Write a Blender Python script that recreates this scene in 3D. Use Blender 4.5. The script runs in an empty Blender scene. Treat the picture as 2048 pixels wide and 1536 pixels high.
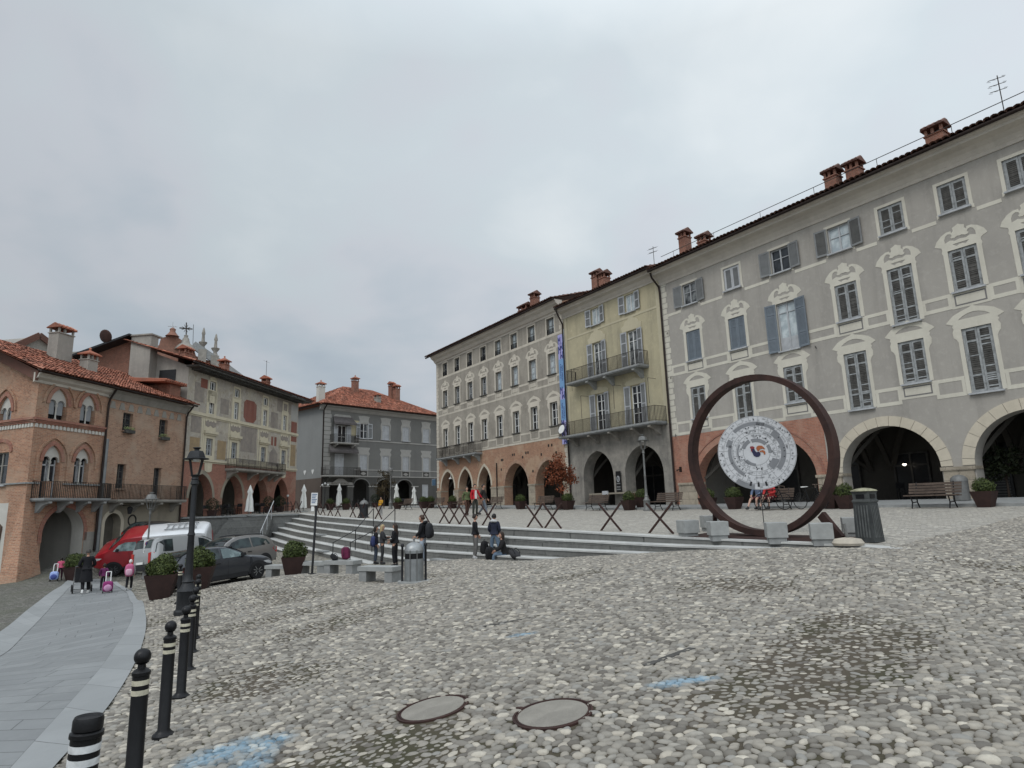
import bpy, bmesh, math, random
import numpy as np
from mathutils import Vector, Matrix
from mathutils.geometry import tessellate_polygon
random.seed(11); rng = np.random.default_rng(5)
SC = bpy.context.scene; COL = SC.collection
PI = math.pi; rad = math.radians
sin, cos, hypot, atan2 = math.sin, math.cos, math.hypot, math.atan2

# ---------------------------------------------------------------- survey frame
# z = 0 is the photographer's eye level; +Y is the viewing azimuth.
FOC, PITCH, ROLL = 1250.0, rad(10.996), rad(-1.738)
def _axes():
    cp, sp = cos(PITCH), sin(PITCH); c, s = cos(ROLL), sin(ROLL)
    f = Vector((0, cp, sp)); u0 = Vector((0, -sp, cp)); r0 = Vector((1, 0, 0))
    return c*r0 + s*u0, -s*r0 + c*u0, f
RT, UP, FW = _axes()
def sight(px, py):
    return RT*((px-1024)/FOC) + UP*((768-py)/FOC) + FW
def azim(px, py=1010):
    d = sight(px, py); return atan2(d.x, d.y)
AZ = rad(-34.24)                                  # the long side of the square
TX, TY = sin(AZ), cos(AZ); NX, NY = cos(AZ), -sin(AZ)
def xy(t, n): return (TX*t+NX*n, TY*t+NY*n)
def tn(x, y): return (TX*x+TY*y, NX*x+NY*y)
def polar(px, d, py=1010):
    a = azim(px, py); return (d*sin(a), d*cos(a))

# ---------------------------------------------------------------- ground heights
def slope(px, py): d = sight(px, py); return d.z/hypot(d.x, d.y)
N_EDGE, N_FAC = 13.8, 29.0
def _edge():
    out = [[-60,-2.3],[-30,-2.05],[-10,-1.72],[0,-1.5]]
    for px, py in ((1690,1090),(1340,1074),(1120,1062),(860,1049),(640,1033)):
        a = azim(px, py); d = N_EDGE/(sin(a)*NX+cos(a)*NY); out.append([d*(sin(a)*TX+cos(a)*TY), d*slope(px, py)])
    return np.array(out+[[50,-.13],[70,.35],[120,.6]])
_ZT = _edge()
_ZF = np.array([[-60,-.6],[-10,-.42],[10,-.36],[26,-.34],[37,-.17],[56,.13],[70,.35],[120,.6]])
_RR = np.array([[0,.06],[7.4,.1],[12.4,.195],[17.5,.265],[27.3,.35],[44.5,.33],[60,.31]])
def z_top(t): return np.interp(t, _ZT[:,0], _ZT[:,1])
def z_fac(t): return np.interp(t, _ZF[:,0], _ZF[:,1])
def riser(t): return np.interp(t, _RR[:,0], _RR[:,1])
_ctl = []
for px, py, d in [(325,1475,6.9),(360,1397,8.5),(375,1345,10),(383,1306,11.75),(357,1208,20),(324,1196,21.5),(290,1158,33),(170,1188,30.5),(257,1182,30),(118,1160,39),(150,1237,22.5),(225,1158,40),(165,1110,42.5),(100,1150,40.5),(333,1090,43.5),(372,1153,34),(462,1146,32),
                  (503,1165,26.3),(380,1184,25),(684,1150,22),(760,1166,19),(828,1165,17),(624,1147,20.3),(586,1153,23.5),(752,1129,28),(790,1134,26),(845,1131,23),(1106,1433,4.95),
                  (560,1108,39.4),(720,1130,30.6),(860,1121,26.4),(945,1118,24.3),(1120,1117,20.5),(1340,1104,17.8),(1640,1096,15.8)]:
    x, y = polar(px, d, py); t, n = tn(x, y); _ctl.append((t, n, d*slope(px, py)))
_ctl.append((*tn(*polar(268, 5.3, 1560)), -1.95))
_ctl += [(0,0,-1.66),(-3,6,-1.58),(-6,-6,-1.75),(-12,0,-1.8),(0,-8,-1.95),(12,-8,-2.7),(47,6,-2.75),(53,3,-2.8),(20,-14,-3.3),(38,-12,-3.7),(-12,13,-1.75),(-12,-20,-2.4),(60,-4,-3.1),(44,-2,-3.0)]
for t in (-6, 0, 4, 7): _ctl.append((t, 13.8, float(z_top(t))))
for t, z in ((17,-1.8),(21,-2.05),(27,-2.3),(33,-2.6),(42,-2.75),(50,-2.75)): _ctl.append((t, 13.8, z))
def _tps_fit(c):
    P = np.array(c); X = P[:,:2]; n = len(P)
    d = np.linalg.norm(X[:,None]-X[None], axis=2); K = np.where(d > 0, d*d*np.log(d+1e-9), 0) + np.eye(n)*.15
    A = np.zeros((n+3, n+3)); A[:n,:n] = K; A[:n,n] = 1; A[:n,n+1:] = X; A[n,:n] = 1; A[n+1:,:n] = X.T
    return X, np.linalg.solve(A, np.r_[P[:,2], 0, 0, 0])
_TX, _TW = _tps_fit(_ctl)
def z_low(t, n):
    t = np.clip(np.asarray(t, float), -12, 60); n = np.clip(np.asarray(n, float), -22, 13.8)
    sh = np.broadcast(t, n).shape; t = np.broadcast_to(t, sh).ravel(); n = np.broadcast_to(n, sh).ravel()
    Q = np.stack([t, n], 1); d = np.linalg.norm(Q[:,None]-_TX[None], axis=2)
    K = np.where(d > 0, d*d*np.log(d+1e-9), 0)
    return (K@_TW[:-3] + _TW[-3] + Q@_TW[-2:]).reshape(sh)
def z_plaza(t, n):
    k = np.clip((np.asarray(n, float)-N_EDGE)/(N_FAC-N_EDGE), -.6, 1); return z_top(t)*(1-k)+z_fac(t)*k
def gz(x, y):
    t, n = tn(np.asarray(x, float), np.asarray(y, float))
    # the upper terrace turns the corner at the far end of the steps
    up = (n >= N_EDGE) | ((t >= 50) & (n >= 3))
    z = np.where(up, z_plaza(t, n), z_low(t, n))
    return float(z) if z.ndim == 0 else z
def at_ground(px, py, dmax=90):
    "where the sight line through a measured point meets the ground"
    d = sight(px, py); d = d/hypot(d.x, d.y); last = None
    k = np.arange(1.5, dmax, .05); zz = gz(d.x*k, d.y*k); below = np.nonzero(d.z*k <= zz)[0]
    i = below[0] if len(below) else len(k)-1
    return Vector((d.x*k[i], d.y*k[i], float(zz[i])))
def on_n(px, n, py=1010):
    "ground point in that direction on the line n metres from the facade axis"
    a = azim(px, py); dn = sin(a)*NX+cos(a)*NY; k = n/dn
    return Vector((k*sin(a), k*cos(a), gz(k*sin(a), k*cos(a))))
def at_d(px, d, py=1010):
    x, y = polar(px, d, py); return Vector((x, y, gz(x, y)))

# ---------------------------------------------------------------- mesh helpers
class MB:
    def __init__(s): s.v = []; s.f = []; s.m = []
    def add(s, vs, fs, mi=0):
        o = len(s.v); s.v.extend([tuple(v) for v in vs]); s.f.extend([tuple(i+o for i in f) for f in fs]); s.m.extend([mi]*len(fs)); return s
    def box(s, x0, x1, y0, y1, z0, z1, mi=0):
        return s.add([(x0,y0,z0),(x1,y0,z0),(x1,y1,z0),(x0,y1,z0),(x0,y0,z1),(x1,y0,z1),(x1,y1,z1),(x0,y1,z1)],
              [(0,3,2,1),(4,5,6,7),(0,1,5,4),(1,2,6,5),(2,3,7,6),(3,0,4,7)], mi)
    def hexa(s, b, t, mi=0):
        return s.add(list(b)+list(t), [(0,3,2,1),(4,5,6,7),(0,1,5,4),(1,2,6,5),(2,3,7,6),(3,0,4,7)], mi)
    def bar(s, p, q, w, h=None, up=(0,0,1), mi=0):
        p, q = Vector(p), Vector(q); h = h or w; d = (q-p).normalized(); u = Vector(up)
        if abs(d.dot(u)) > .98: u = Vector((0,1,0))
        a = d.cross(u).normalized()*(w/2); b = a.cross(d).normalized()*(h/2)
        return s.hexa([p-a-b,p+a-b,p+a+b,p-a+b],[q-a-b,q+a-b,q+a+b,q-a+b], mi)
    def tube(s, pts, r, n=8, mi=0, caps=True):
        pts = [Vector(p) for p in pts]; R = r if isinstance(r, (list,tuple)) else [r]*len(pts); o = len(s.v); prev = None
        for i, p in enumerate(pts):
            d = (pts[min(i+1,len(pts)-1)]-pts[max(i-1,0)]).normalized()
            u = prev if prev is not None else (Vector((0,0,1)) if abs(d.z) < .95 else Vector((1,0,0)))
            a = (u-d*u.dot(d)).normalized(); prev = a; b = d.cross(a)
            for k in range(n):
                w = 2*PI*k/n; s.v.append(tuple(p+a*(cos(w)*R[i])+b*(sin(w)*R[i])))
        for i in range(len(pts)-1):
            for k in range(n):
                s.f.append((o+i*n+k,o+i*n+(k+1)%n,o+(i+1)*n+(k+1)%n,o+(i+1)*n+k)); s.m.append(mi)
        if caps:
            s.f.append(tuple(o+k for k in range(n))[::-1]); s.m.append(mi); e = o+(len(pts)-1)*n
            s.f.append(tuple(e+k for k in range(n))); s.m.append(mi)
        return s
    def lathe(s, prof, n=16, c=(0,0,0), mi=0, sq=None, ph=0.):
        o = len(s.v)
        for r, z in prof:
            for k in range(n):
                w = 2*PI*k/n+ph; s.v.append((c[0]+r*cos(w), c[1]+r*sin(w), c[2]+z))
        for i in range(len(prof)-1):
            for k in range(n):
                s.f.append((o+i*n+k,o+i*n+(k+1)%n,o+(i+1)*n+(k+1)%n,o+(i+1)*n+k)); s.m.append(mi)
        s.f.append(tuple(o+k for k in range(n))[::-1]); s.m.append(mi); e = o+(len(prof)-1)*n
        s.f.append(tuple(e+k for k in range(n))); s.m.append(mi)
        return s
    def prism(s, loops, y0, y1, mi=0, back=False):
        "polygon (with holes) in the XZ plane, thickened from y0 (front) to y1"
        if not isinstance(loops[0][0], (list,tuple)): loops = [loops]
        tri = tessellate_polygon([[Vector((x,z,0)) for x,z in l] for l in loops]); flat = [p for l in loops for p in l]
        s.add([(x,y0,z) for x,z in flat], tri, mi)
        if back: s.add([(x,y1,z) for x,z in flat], tri, mi)
        for l in loops:
            m = len(l); s.add([(x,y0,z) for x,z in l]+[(x,y1,z) for x,z in l], [(i,(i+1)%m,m+(i+1)%m,m+i) for i in range(m)], mi)
        return s
    def xf(s, M, start=0):
        for i in range(start, len(s.v)): s.v[i] = tuple(M @ Vector(s.v[i]))
        return s
    def mesh(s, name, mats, smooth=None):
        me = bpy.data.meshes.new(name); me.from_pydata(s.v, [], s.f)
        mats = mats if isinstance(mats, (list,tuple)) else [mats]
        for m in mats: me.materials.append(m)
        if len(mats) > 1: me.polygons.foreach_set('material_index', s.m)
        if smooth is not None:
            me.polygons.foreach_set('use_smooth', [True]*len(me.polygons))
            me.set_sharp_from_angle(angle=rad(smooth))
        me.update(); return me
    def build(s, name, mats, parent=None, smooth=None, loc=None):
        return link(name, s.mesh(name, mats, smooth), parent, loc)
def link(name, me, parent=None, loc=None, rot=None):
    o = bpy.data.objects.new(name, me); COL.objects.link(o)
    if parent: o.parent = parent
    if loc is not None: o.location = loc
    if rot is not None: o.rotation_euler = rot
    return o
def tag(o, label=None, cat=None, group=None, kind=None):
    if label: o['label'] = label
    if cat: o['category'] = cat
    if group: o['group'] = group
    if kind: o['kind'] = kind
    return o
def thing(name, label, cat, loc=(0,0,0), rz=0, group=None):
    o = bpy.data.objects.new(name, None); COL.objects.link(o); o.empty_display_size = .3
    o.location = loc; o.rotation_euler = (0,0,rz); return tag(o, label, cat, group)
_kids = {}
def kids(o): return [c for c in bpy.data.objects if c.parent == o]
def clone(root, loc, rz=None, label=None, group=None, scale=None):
    r = root.copy(); COL.objects.link(r); r.location = loc
    if rz is not None: r.rotation_euler = (0,0,rz)
    if scale: r.scale = scale
    if label: r['label'] = label
    if group: r['group'] = group
    for c in kids(root):
        k = c.copy(); COL.objects.link(k); k.parent = r
        for g in kids(c):
            q = g.copy(); COL.objects.link(q); q.parent = k
    return r
def rzdir(dx, dy): return atan2(dy, dx)

# ---------------------------------------------------------------- materials
class NT:
    def __init__(s, name, world=None):
        if world: s.t = world.node_tree
        else:
            s.mat = bpy.data.materials.new(name); s.mat.use_nodes = True; s.t = s.mat.node_tree
        s.t.nodes.clear()
    def n(s, typ, **kw):
        nd = s.t.nodes.new(typ); ins = kw.pop('ins', {})
        for k, v in kw.items(): setattr(nd, k, v)
        for k, v in ins.items(): s.put(nd, k, v)
        return nd
    def put(s, nd, k, v):
        i = nd.inputs[k]
        if isinstance(v, bpy.types.NodeSocket): s.t.links.new(v, i)
        elif isinstance(v, bpy.types.Node): s.t.links.new(v.outputs[0], i)
        elif isinstance(v, (tuple,list)) and i.type == 'RGBA': i.default_value = tuple(v)+((1,) if len(v) == 3 else ())
        else: i.default_value = v
    def math(s, op, a, b=0., c=None, clamp=False):
        nd = s.n('ShaderNodeMath', operation=op, use_clamp=clamp); s.put(nd, 0, a); s.put(nd, 1, b)
        if c is not None: s.put(nd, 2, c)
        return nd.outputs[0]
    def mix(s, f, a, b, mode='MIX'):
        nd = s.n('ShaderNodeMix', data_type='RGBA', blend_type=mode, clamp_factor=True)
        s.put(nd, 0, f); s.put(nd, 6, a); s.put(nd, 7, b); return nd.outputs[2]
    def noise(s, vec, scale, detail=4, rough=.55, dist=0.):
        return s.n('ShaderNodeTexNoise', ins={'Vector':vec,'Scale':scale,'Detail':detail,'Roughness':rough,'Distortion':dist}).outputs[0]
    def ramp(s, f, stops, interp='LINEAR'):
        nd = s.n('ShaderNodeValToRGB'); r = nd.color_ramp; r.interpolation = interp
        while len(r.elements) < len(stops): r.elements.new(.5)
        for e, (p, c) in zip(r.elements, stops):
            e.position = p; e.color = (c if isinstance(c, (tuple,list)) else (c,c,c))+(1,) if not (isinstance(c,(tuple,list)) and len(c)==4) else c
        s.put(nd, 0, f); return nd.outputs[0]
    def obj(s): return s.n('ShaderNodeTexCoord').outputs['Object']
    def scale(s, v, sc):
        return s.n('ShaderNodeMapping', ins={'Vector':v,'Scale':sc}).outputs[0]
    def bsdf(s, col, rough=.85, bump=None, bs=.3, bd=.02, metal=0., spec=.3, **kw):
        b = s.n('ShaderNodeBsdfPrincipled'); s.put(b, 'Base Color', col); s.put(b, 'Roughness', rough); s.put(b, 'Metallic', metal)
        s.put(b, 'Specular IOR Level', spec)
        for k, v in kw.items(): s.put(b, k, v)
        if bump is not None:
            bn = s.n('ShaderNodeBump', ins={'Height':bump,'Strength':bs,'Distance':bd}); s.put(b, 'Normal', bn.outputs[0])
        o = s.n('ShaderNodeOutputMaterial'); s.t.links.new(b.outputs[0], o.inputs[0]); return s.mat
def paint(name, col, rough=.6, metal=0., var=.18, sc=3., spec=.3, bs=.15, **kw):
    k = NT(name); v = k.obj(); f = k.noise(v, sc, 5, .6); g = k.noise(v, sc*14, 3)
    d = tuple(c*(1-var) for c in col); l = tuple(min(1, c*(1+var)) for c in col)
    c = k.mix(k.ramp(f, [(.3,0.),(.7,1.)]), d, l)
    c = k.mix(k.math('MULTIPLY', g, var*.6), c, tuple(x*.6 for x in col))
    return k.bsdf(c, rough, g, bs, .01, metal, spec, **kw)
def plaster(name, c1, c2, stain=(.12,.11,.1), amt=.35, sc=.5, bs=.35, streak=1.):
    k = NT(name); v = k.obj()
    a = k.noise(v, sc, 6, .62); c = k.mix(k.ramp(a, [(.35,0.),(.65,1.)]), c1, c2)
    st = k.noise(k.scale(v, (1.3,1.3,.16)), 1.1*streak, 5, .65); c = k.mix(k.math('MULTIPLY', k.ramp(st, [(.48,0.),(.75,1.)]), amt), c, stain)
    bl = k.noise(v, 3.7, 5, .7); c = k.mix(k.math('MULTIPLY', k.ramp(bl, [(.52,0.),(.7,1.)]), amt*.6), c, tuple(min(1, x*1.35) for x in c1))
    f = k.noise(v, 38, 4, .7); c = k.mix(k.math('MULTIPLY', f, .22), c, tuple(x*.55 for x in c2))
    return k.bsdf(c, .92, k.math('ADD', f, k.math('MULTIPLY', bl, 1.5)), bs, .012)
def brickwork(name, c1, c2, mortar, w=.27, h=.075, amt=.3, patch=None, pamt=0., bs=.6, psc=.4):
    k = NT(name); v = k.obj(); sp = k.n('ShaderNodeSeparateXYZ', ins={0:v})
    cb = k.n('ShaderNodeCombineXYZ', ins={0:k.math('ADD', sp.outputs[0], sp.outputs[1]), 1:sp.outputs[2]})
    wob = k.noise(v, 2.5, 2); cv = k.n('ShaderNodeVectorMath', operation='ADD', ins={0:cb.outputs[0], 1:k.scale(wob, (.03,.03,0))})
    b = k.n('ShaderNodeTexBrick', offset=.5, ins={'Vector':cv.outputs[0],'Color1':c1,'Color2':c2,'Mortar':mortar,'Scale':1.,'Mortar Size':.011,'Mortar Smooth':.3,'Bias':0.,'Brick Width':w,'Row Height':h})
    a = k.noise(v, .55, 6, .65); c = k.mix(k.math('MULTIPLY', k.ramp(a, [(.35,0.),(.7,1.)]), amt), b.outputs[0], tuple(x*.45 for x in c2))
    a2 = k.noise(v, 5., 5, .7); c = k.mix(k.math('MULTIPLY', k.ramp(a2, [(.4,0.),(.75,1.)]), .55), c, tuple(min(1,x*1.35) for x in c1))
    if patch:
        p = k.noise(k.scale(v, (1,1,1)), psc, 7, .72); c = k.mix(k.math('MULTIPLY', k.ramp(p, [(.5,0.),(.58,1.)]), pamt), c, patch)
    f = k.noise(v, 30, 3, .7)
    return k.bsdf(c, .93, k.math('ADD', k.math('MULTIPLY', b.outputs[1], -1.2), k.math('ADD', f, a2)), bs, .02)
def tiles_mat(name, c):
    k = NT(name); g = k.n('ShaderNodeNewGeometry').outputs['Random Per Island']; v = k.obj()
    col = k.ramp(g, [(0., tuple(x*.45 for x in c)), (.25, tuple(x*.8 for x in c)), (.55, c), (.8, (c[0]*1.3,c[1]*1.35,c[2]*1.4)), (1., (c[0]*1.5,c[1]*1.9,c[2]*2.1))])
    a = k.noise(v, 1.1, 6, .7); col = k.mix(k.math('MULTIPLY', k.ramp(a, [(.45,0.),(.72,1.)]), .55), col, (.07,.055,.045))
    f = k.noise(v, 22, 4, .7); col = k.mix(k.math('MULTIPLY', k.ramp(f, [(.45,0.),(.75,1.)]), .5), col, (.16,.13,.1))
    return k.bsdf(col, .9, f, .4, .01)
def glass_mat(name, c=(.015,.017,.02), rough=.06, cur=None):
    k = NT(name); v = k.obj(); f = k.noise(v, 2.2, 3)
    col = k.mix(k.ramp(f, [(.42,0.),(.6,1.)]), c, cur or tuple(x*2.2 for x in c))
    return k.bsdf(col, rough, k.noise(v, 1.2, 1), .05, .02, 0., .5)
class M: pass
M.cream = plaster('cream_lime_paint', (.60,.57,.485), (.53,.50,.425), (.30,.27,.22), .3, .8, .25)
M.grey = plaster('grey_render', (.375,.35,.312), (.315,.295,.265), (.18,.168,.15), .5, .35, .45)
M.grey3 = plaster('taupe_render', (.355,.325,.275), (.255,.23,.195), (.15,.135,.112), .7, .55, .45)
M.cream3 = plaster('old_cream_paint', (.58,.53,.445), (.48,.44,.37), (.24,.21,.175), .45, .7, .3)
M.greyband = plaster('mid_grey_paint', (.2,.19,.185), (.17,.165,.16), (.13,.12,.12), .2)
M.cornice = plaster('cornice_stucco', (.56,.515,.445), (.47,.43,.375), (.27,.245,.21), .3, .6, .2)
M.yellow = plaster('ochre_render', (.46,.405,.27), (.36,.325,.225), (.19,.175,.13), .65, .45, .4)
M.stucco_y = plaster('yellow_stucco_trim', (.50,.45,.32), (.42,.38,.27), (.24,.21,.16), .3)
M.stone = plaster('grey_rubble_stone', (.33,.305,.265), (.20,.187,.167), (.1,.095,.085), .6, 1.3, .9)
M.pier = brickwork('pier_stone_blocks', (.36,.31,.24), (.27,.235,.185), (.15,.13,.11), .95, .42, .35, None, 0, .7)
M.vouss = plaster('arch_stone', (.56,.50,.40), (.49,.44,.35), (.3,.26,.2), .25, 2., .3)
M.brick = brickwork('warm_brick', (.42,.225,.14), (.255,.125,.08), (.44,.365,.28), amt=.5, patch=(.40,.30,.22), pamt=.5)
M.brickb = brickwork('worn_brown_brick', (.38,.23,.155), (.235,.13,.085), (.42,.34,.265), amt=.4, patch=(.40,.315,.24), pamt=.5)
M.brick3 = brickwork('arcade_brick', (.36,.20,.125), (.27,.14,.09), (.36,.29,.22), amt=.35, patch=(.44,.33,.23), pamt=.55)
M.brickR = brickwork('patched_brick', (.36,.165,.11), (.27,.12,.085), (.32,.23,.18), amt=.25, patch=(.40,.25,.185), pamt=.45, psc=.8)
M.brickF = brickwork('red_arcade_brick', (.33,.145,.10), (.25,.11,.08), (.3,.2,.16), amt=.35, patch=(.4,.3,.22), pamt=.3)
M.brickdk = brickwork('chimney_brick', (.27,.12,.08), (.2,.085,.06), (.25,.2,.16), amt=.6)
M.tiles = tiles_mat('terracotta_tiles', (.31,.105,.062))
M.tilesdk = tiles_mat('dark_terracotta_tiles', (.13,.06,.045))
M.dark = paint('dark_iron', (.022,.022,.024), .5, .3, .3, 6)
M.iron = paint('wrought_iron', (.05,.043,.038), .6, .4, .4, 6)
M.gutter = paint('dark_copper_gutter', (.035,.025,.022), .45, .5, .4, 2)
M.black = paint('black_cast_iron', (.008,.008,.009), .42, .2, .3, 8)
M.white = paint('white_wood_paint', (.66,.66,.64), .55, 0, .1, 4)
M.greywood = paint('pale_grey_wood', (.38,.39,.40), .6, 0, .2, 3)
M.shut = paint('grey_shutter', (.19,.195,.195), .65, 0, .15, 3)
M.shutblue = paint('blue_grey_shutter', (.15,.175,.20), .6, 0, .12, 3)
M.shutold = paint('peeling_shutter_frame', (.27,.28,.28), .8, 0, .4, 5)
M.slat = paint('dark_weathered_slats', (.075,.072,.066), .9, 0, .5, 3)
M.slat2 = paint('dark_grey_slats', (.12,.12,.115), .85, 0, .2, 3)
M.shutwhite = paint('pale_shutter', (.42,.43,.44), .65, 0, .12, 3)
M.glass = glass_mat('window_glass')
M.glasslace = glass_mat('window_with_curtain', (.34,.39,.41), .15, (.52,.57,.58))
M.glasshalf = glass_mat('window_half_curtain', (.03,.033,.036), .1, (.2,.21,.21))
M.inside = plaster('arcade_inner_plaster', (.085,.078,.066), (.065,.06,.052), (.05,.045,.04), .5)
M.doordark = paint('dark_shopfront', (.014,.014,.015), .35, 0, .4, 2)
M.granite = paint('grey_granite', (.235,.24,.235), .8, 0, .18, 5)
M.granite2 = paint('pale_granite', (.285,.29,.28), .8, 0, .15, 4)
M.granwall = brickwork('stone_facing', (.17,.17,.16), (.12,.12,.115), (.06,.06,.055), 1.0, .5, .4, bs=.3)
def rust(name, c1, c2):
    k = NT(name); v = k.obj(); a = k.noise(v, 2.5, 7, .7); b = k.noise(v, 30, 4, .7)
    c = k.mix(k.ramp(a, [(.35,0.),(.65,1.)]), c1, c2); return k.bsdf(c, .8, b, .25, .008, .25)
M.corten = rust('corten_steel', (.032,.019,.017), (.062,.032,.026))
M.corten2 = rust('corten_planter', (.052,.029,.025), (.034,.02,.018))
# ================================================================ camera, light, sky
cam = bpy.data.cameras.new('camera'); co = bpy.data.objects.new('camera', cam); COL.objects.link(co)
cam.sensor_width = 36; cam.lens = FOC/2048*36; cam.clip_end = 1500; cam.clip_start = .05
co.matrix_world = Matrix(((RT.x,UP.x,-FW.x,0),(RT.y,UP.y,-FW.y,0),(RT.z,UP.z,-FW.z,0),(0,0,0,1)))
SC.camera = co
SUN_EL, SUN_AZ = rad(50), rad(-140)               # azimuth measured from +Y towards +X
sl = bpy.data.lights.new('sun', 'SUN'); sl.energy = 1.2; sl.angle = rad(25); sl.color = (1,.975,.94)
so = bpy.data.objects.new('sun', sl); COL.objects.link(so)
sd = Vector((sin(SUN_AZ)*cos(SUN_EL), cos(SUN_AZ)*cos(SUN_EL), sin(SUN_EL)))
so.rotation_euler = sd.to_track_quat('Z','Y').to_euler(); so.location = (0,0,40)
W = bpy.data.worlds.new('World'); SC.world = W; W.use_nodes = True
k = NT('', W)
dirv = k.n('ShaderNodeTexCoord').outputs['Generated']
sx = k.n('ShaderNodeSeparateXYZ', ins={0:dirv})
zc = k.math('MAXIMUM', sx.outputs[2], 0.)
den = k.math('ADD', zc, .32)
cl = k.n('ShaderNodeCombineXYZ', ins={0:k.math('DIVIDE', sx.outputs[0], den), 1:k.math('DIVIDE', sx.outputs[1], den), 2:.37})
n1 = k.noise(cl.outputs[0], 1.15, 4, .5, .25)
n2 = k.noise(k.n('ShaderNodeMapping', ins={'Vector':cl.outputs[0],'Location':(7.3,2.1,0)}).outputs[0], 2.6, 5, .55, .3)
f = k.math('ADD', k.math('MULTIPLY', n1, .72), k.math('MULTIPLY', n2, .28))
base = k.ramp(f, [(.34,(.47,.55,.635)),(.45,(.565,.64,.71)),(.52,(.66,.705,.765)),(.58,(.66,.735,.785)),(.68,(.78,.84,.875))])
side = k.math('MULTIPLY_ADD', sx.outputs[0], .22, .92)           # the overcast is thicker towards the west
alt = k.math('MULTIPLY_ADD', k.n('ShaderNodeMapRange', ins={0:zc,1:.0,2:.5,3:0.,4:1.}).outputs[0], .20, .86)
zen = k.math('MULTIPLY_ADD', k.n('ShaderNodeMapRange', ins={0:zc,1:.62,2:1.,3:0.,4:1.}).outputs[0], 1.1, 1.)
rear = k.math('MULTIPLY_ADD', k.n('ShaderNodeMapRange', ins={0:k.math('MULTIPLY', sx.outputs[1], -1.),1:-.1,2:.8,3:0.,4:1.}).outputs[0], .9, 1.)   # unseen sky behind the camera, brightened to light the facades
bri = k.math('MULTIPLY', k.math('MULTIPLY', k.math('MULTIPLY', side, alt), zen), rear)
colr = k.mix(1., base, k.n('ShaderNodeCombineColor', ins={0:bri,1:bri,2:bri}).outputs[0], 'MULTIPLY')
skyt = k.n('ShaderNodeTexSky', sky_type='NISHITA', sun_disc=False, sun_elevation=SUN_EL, sun_rotation=SUN_AZ, air_density=1., dust_density=3.)
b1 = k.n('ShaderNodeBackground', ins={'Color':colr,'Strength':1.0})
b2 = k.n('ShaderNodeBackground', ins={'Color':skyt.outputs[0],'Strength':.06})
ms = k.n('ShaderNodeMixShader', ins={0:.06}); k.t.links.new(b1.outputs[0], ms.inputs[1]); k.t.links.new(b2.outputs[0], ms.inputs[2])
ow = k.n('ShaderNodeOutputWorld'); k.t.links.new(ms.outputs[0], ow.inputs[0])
SC.view_settings.view_transform = 'Standard'; SC.view_settings.look = 'None'; SC.view_settings.exposure = 0; SC.view_settings.gamma = 1
try: SC.view_settings.use_curve_mapping = False
except Exception: pass

# ================================================================ ground materials
BLUE = [((1370,1366),.30,.07),((1335,1372),.22,.06),((1405,1360),.18,.05),((470,1505),.26,.22),((545,1490),.22,.18),((400,1525),.25,.2),((500,1535),.22,.18),((1045,1272),.25,.08)]
def sprayed(k, v, col):
    "sky-blue marker paint sprayed on the stones at fixed spots"
    tot = 0.
    wob = k.noise(v, 14, 3, .7)
    for (px, r, q) in BLUE:
        p = at_ground(*px)
        d = k.n('ShaderNodeVectorMath', operation='SUBTRACT', ins={0:v, 1:(p.x,p.y,0)}).outputs[0]
        s = k.n('ShaderNodeSeparateXYZ', ins={0:d})
        a = k.math('DIVIDE', s.outputs[0], r*1.0); b = k.math('DIVIDE', s.outputs[1], q*1.6)
        e = k.math('SUBTRACT', 1., k.math('SQRT', k.math('ADD', k.math('MULTIPLY', a, a), k.math('MULTIPLY', b, b))), clamp=True)
        tot = k.math('ADD', tot, e) if not isinstance(tot, float) else e
    m = k.math('MULTIPLY', k.ramp(k.math('MULTIPLY', tot, k.math('ADD', k.math('MULTIPLY', wob, 1.6), -.35)), [(.03,0.),(.45,1.)]), .6)
    return k.mix(m, col, (.17,.31,.42))
def pebble_ramp(k, g):
    return k.ramp(g, [(0.,(.095,.085,.072)),(.18,(.16,.147,.125)),(.36,(.215,.20,.172)),(.54,(.265,.245,.21)),(.68,(.31,.28,.23)),(.79,(.235,.23,.212)),(.90,(.38,.345,.285)),(1.,(.52,.48,.40))])
def cobble_near():
    k = NT('river_cobbles'); g = k.n('ShaderNodeNewGeometry').outputs['Random Per Island']; v = k.obj()
    c = pebble_ramp(k, g)
    a = k.noise(v, .35, 5, .6); c = k.mix(k.math('MULTIPLY', k.ramp(a, [(.35,0.),(.7,1.)]), .35), c, (.21,.19,.165))
    f = k.noise(v, 26, 5, .7); c = k.mix(k.math('MULTIPLY', k.ramp(f, [(.4,0.),(.75,1.)]), .4), c, (.16,.15,.135))
    c = sprayed(k, v, c)
    return k.bsdf(c, .78, f, .25, .004, 0, .3)
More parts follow.
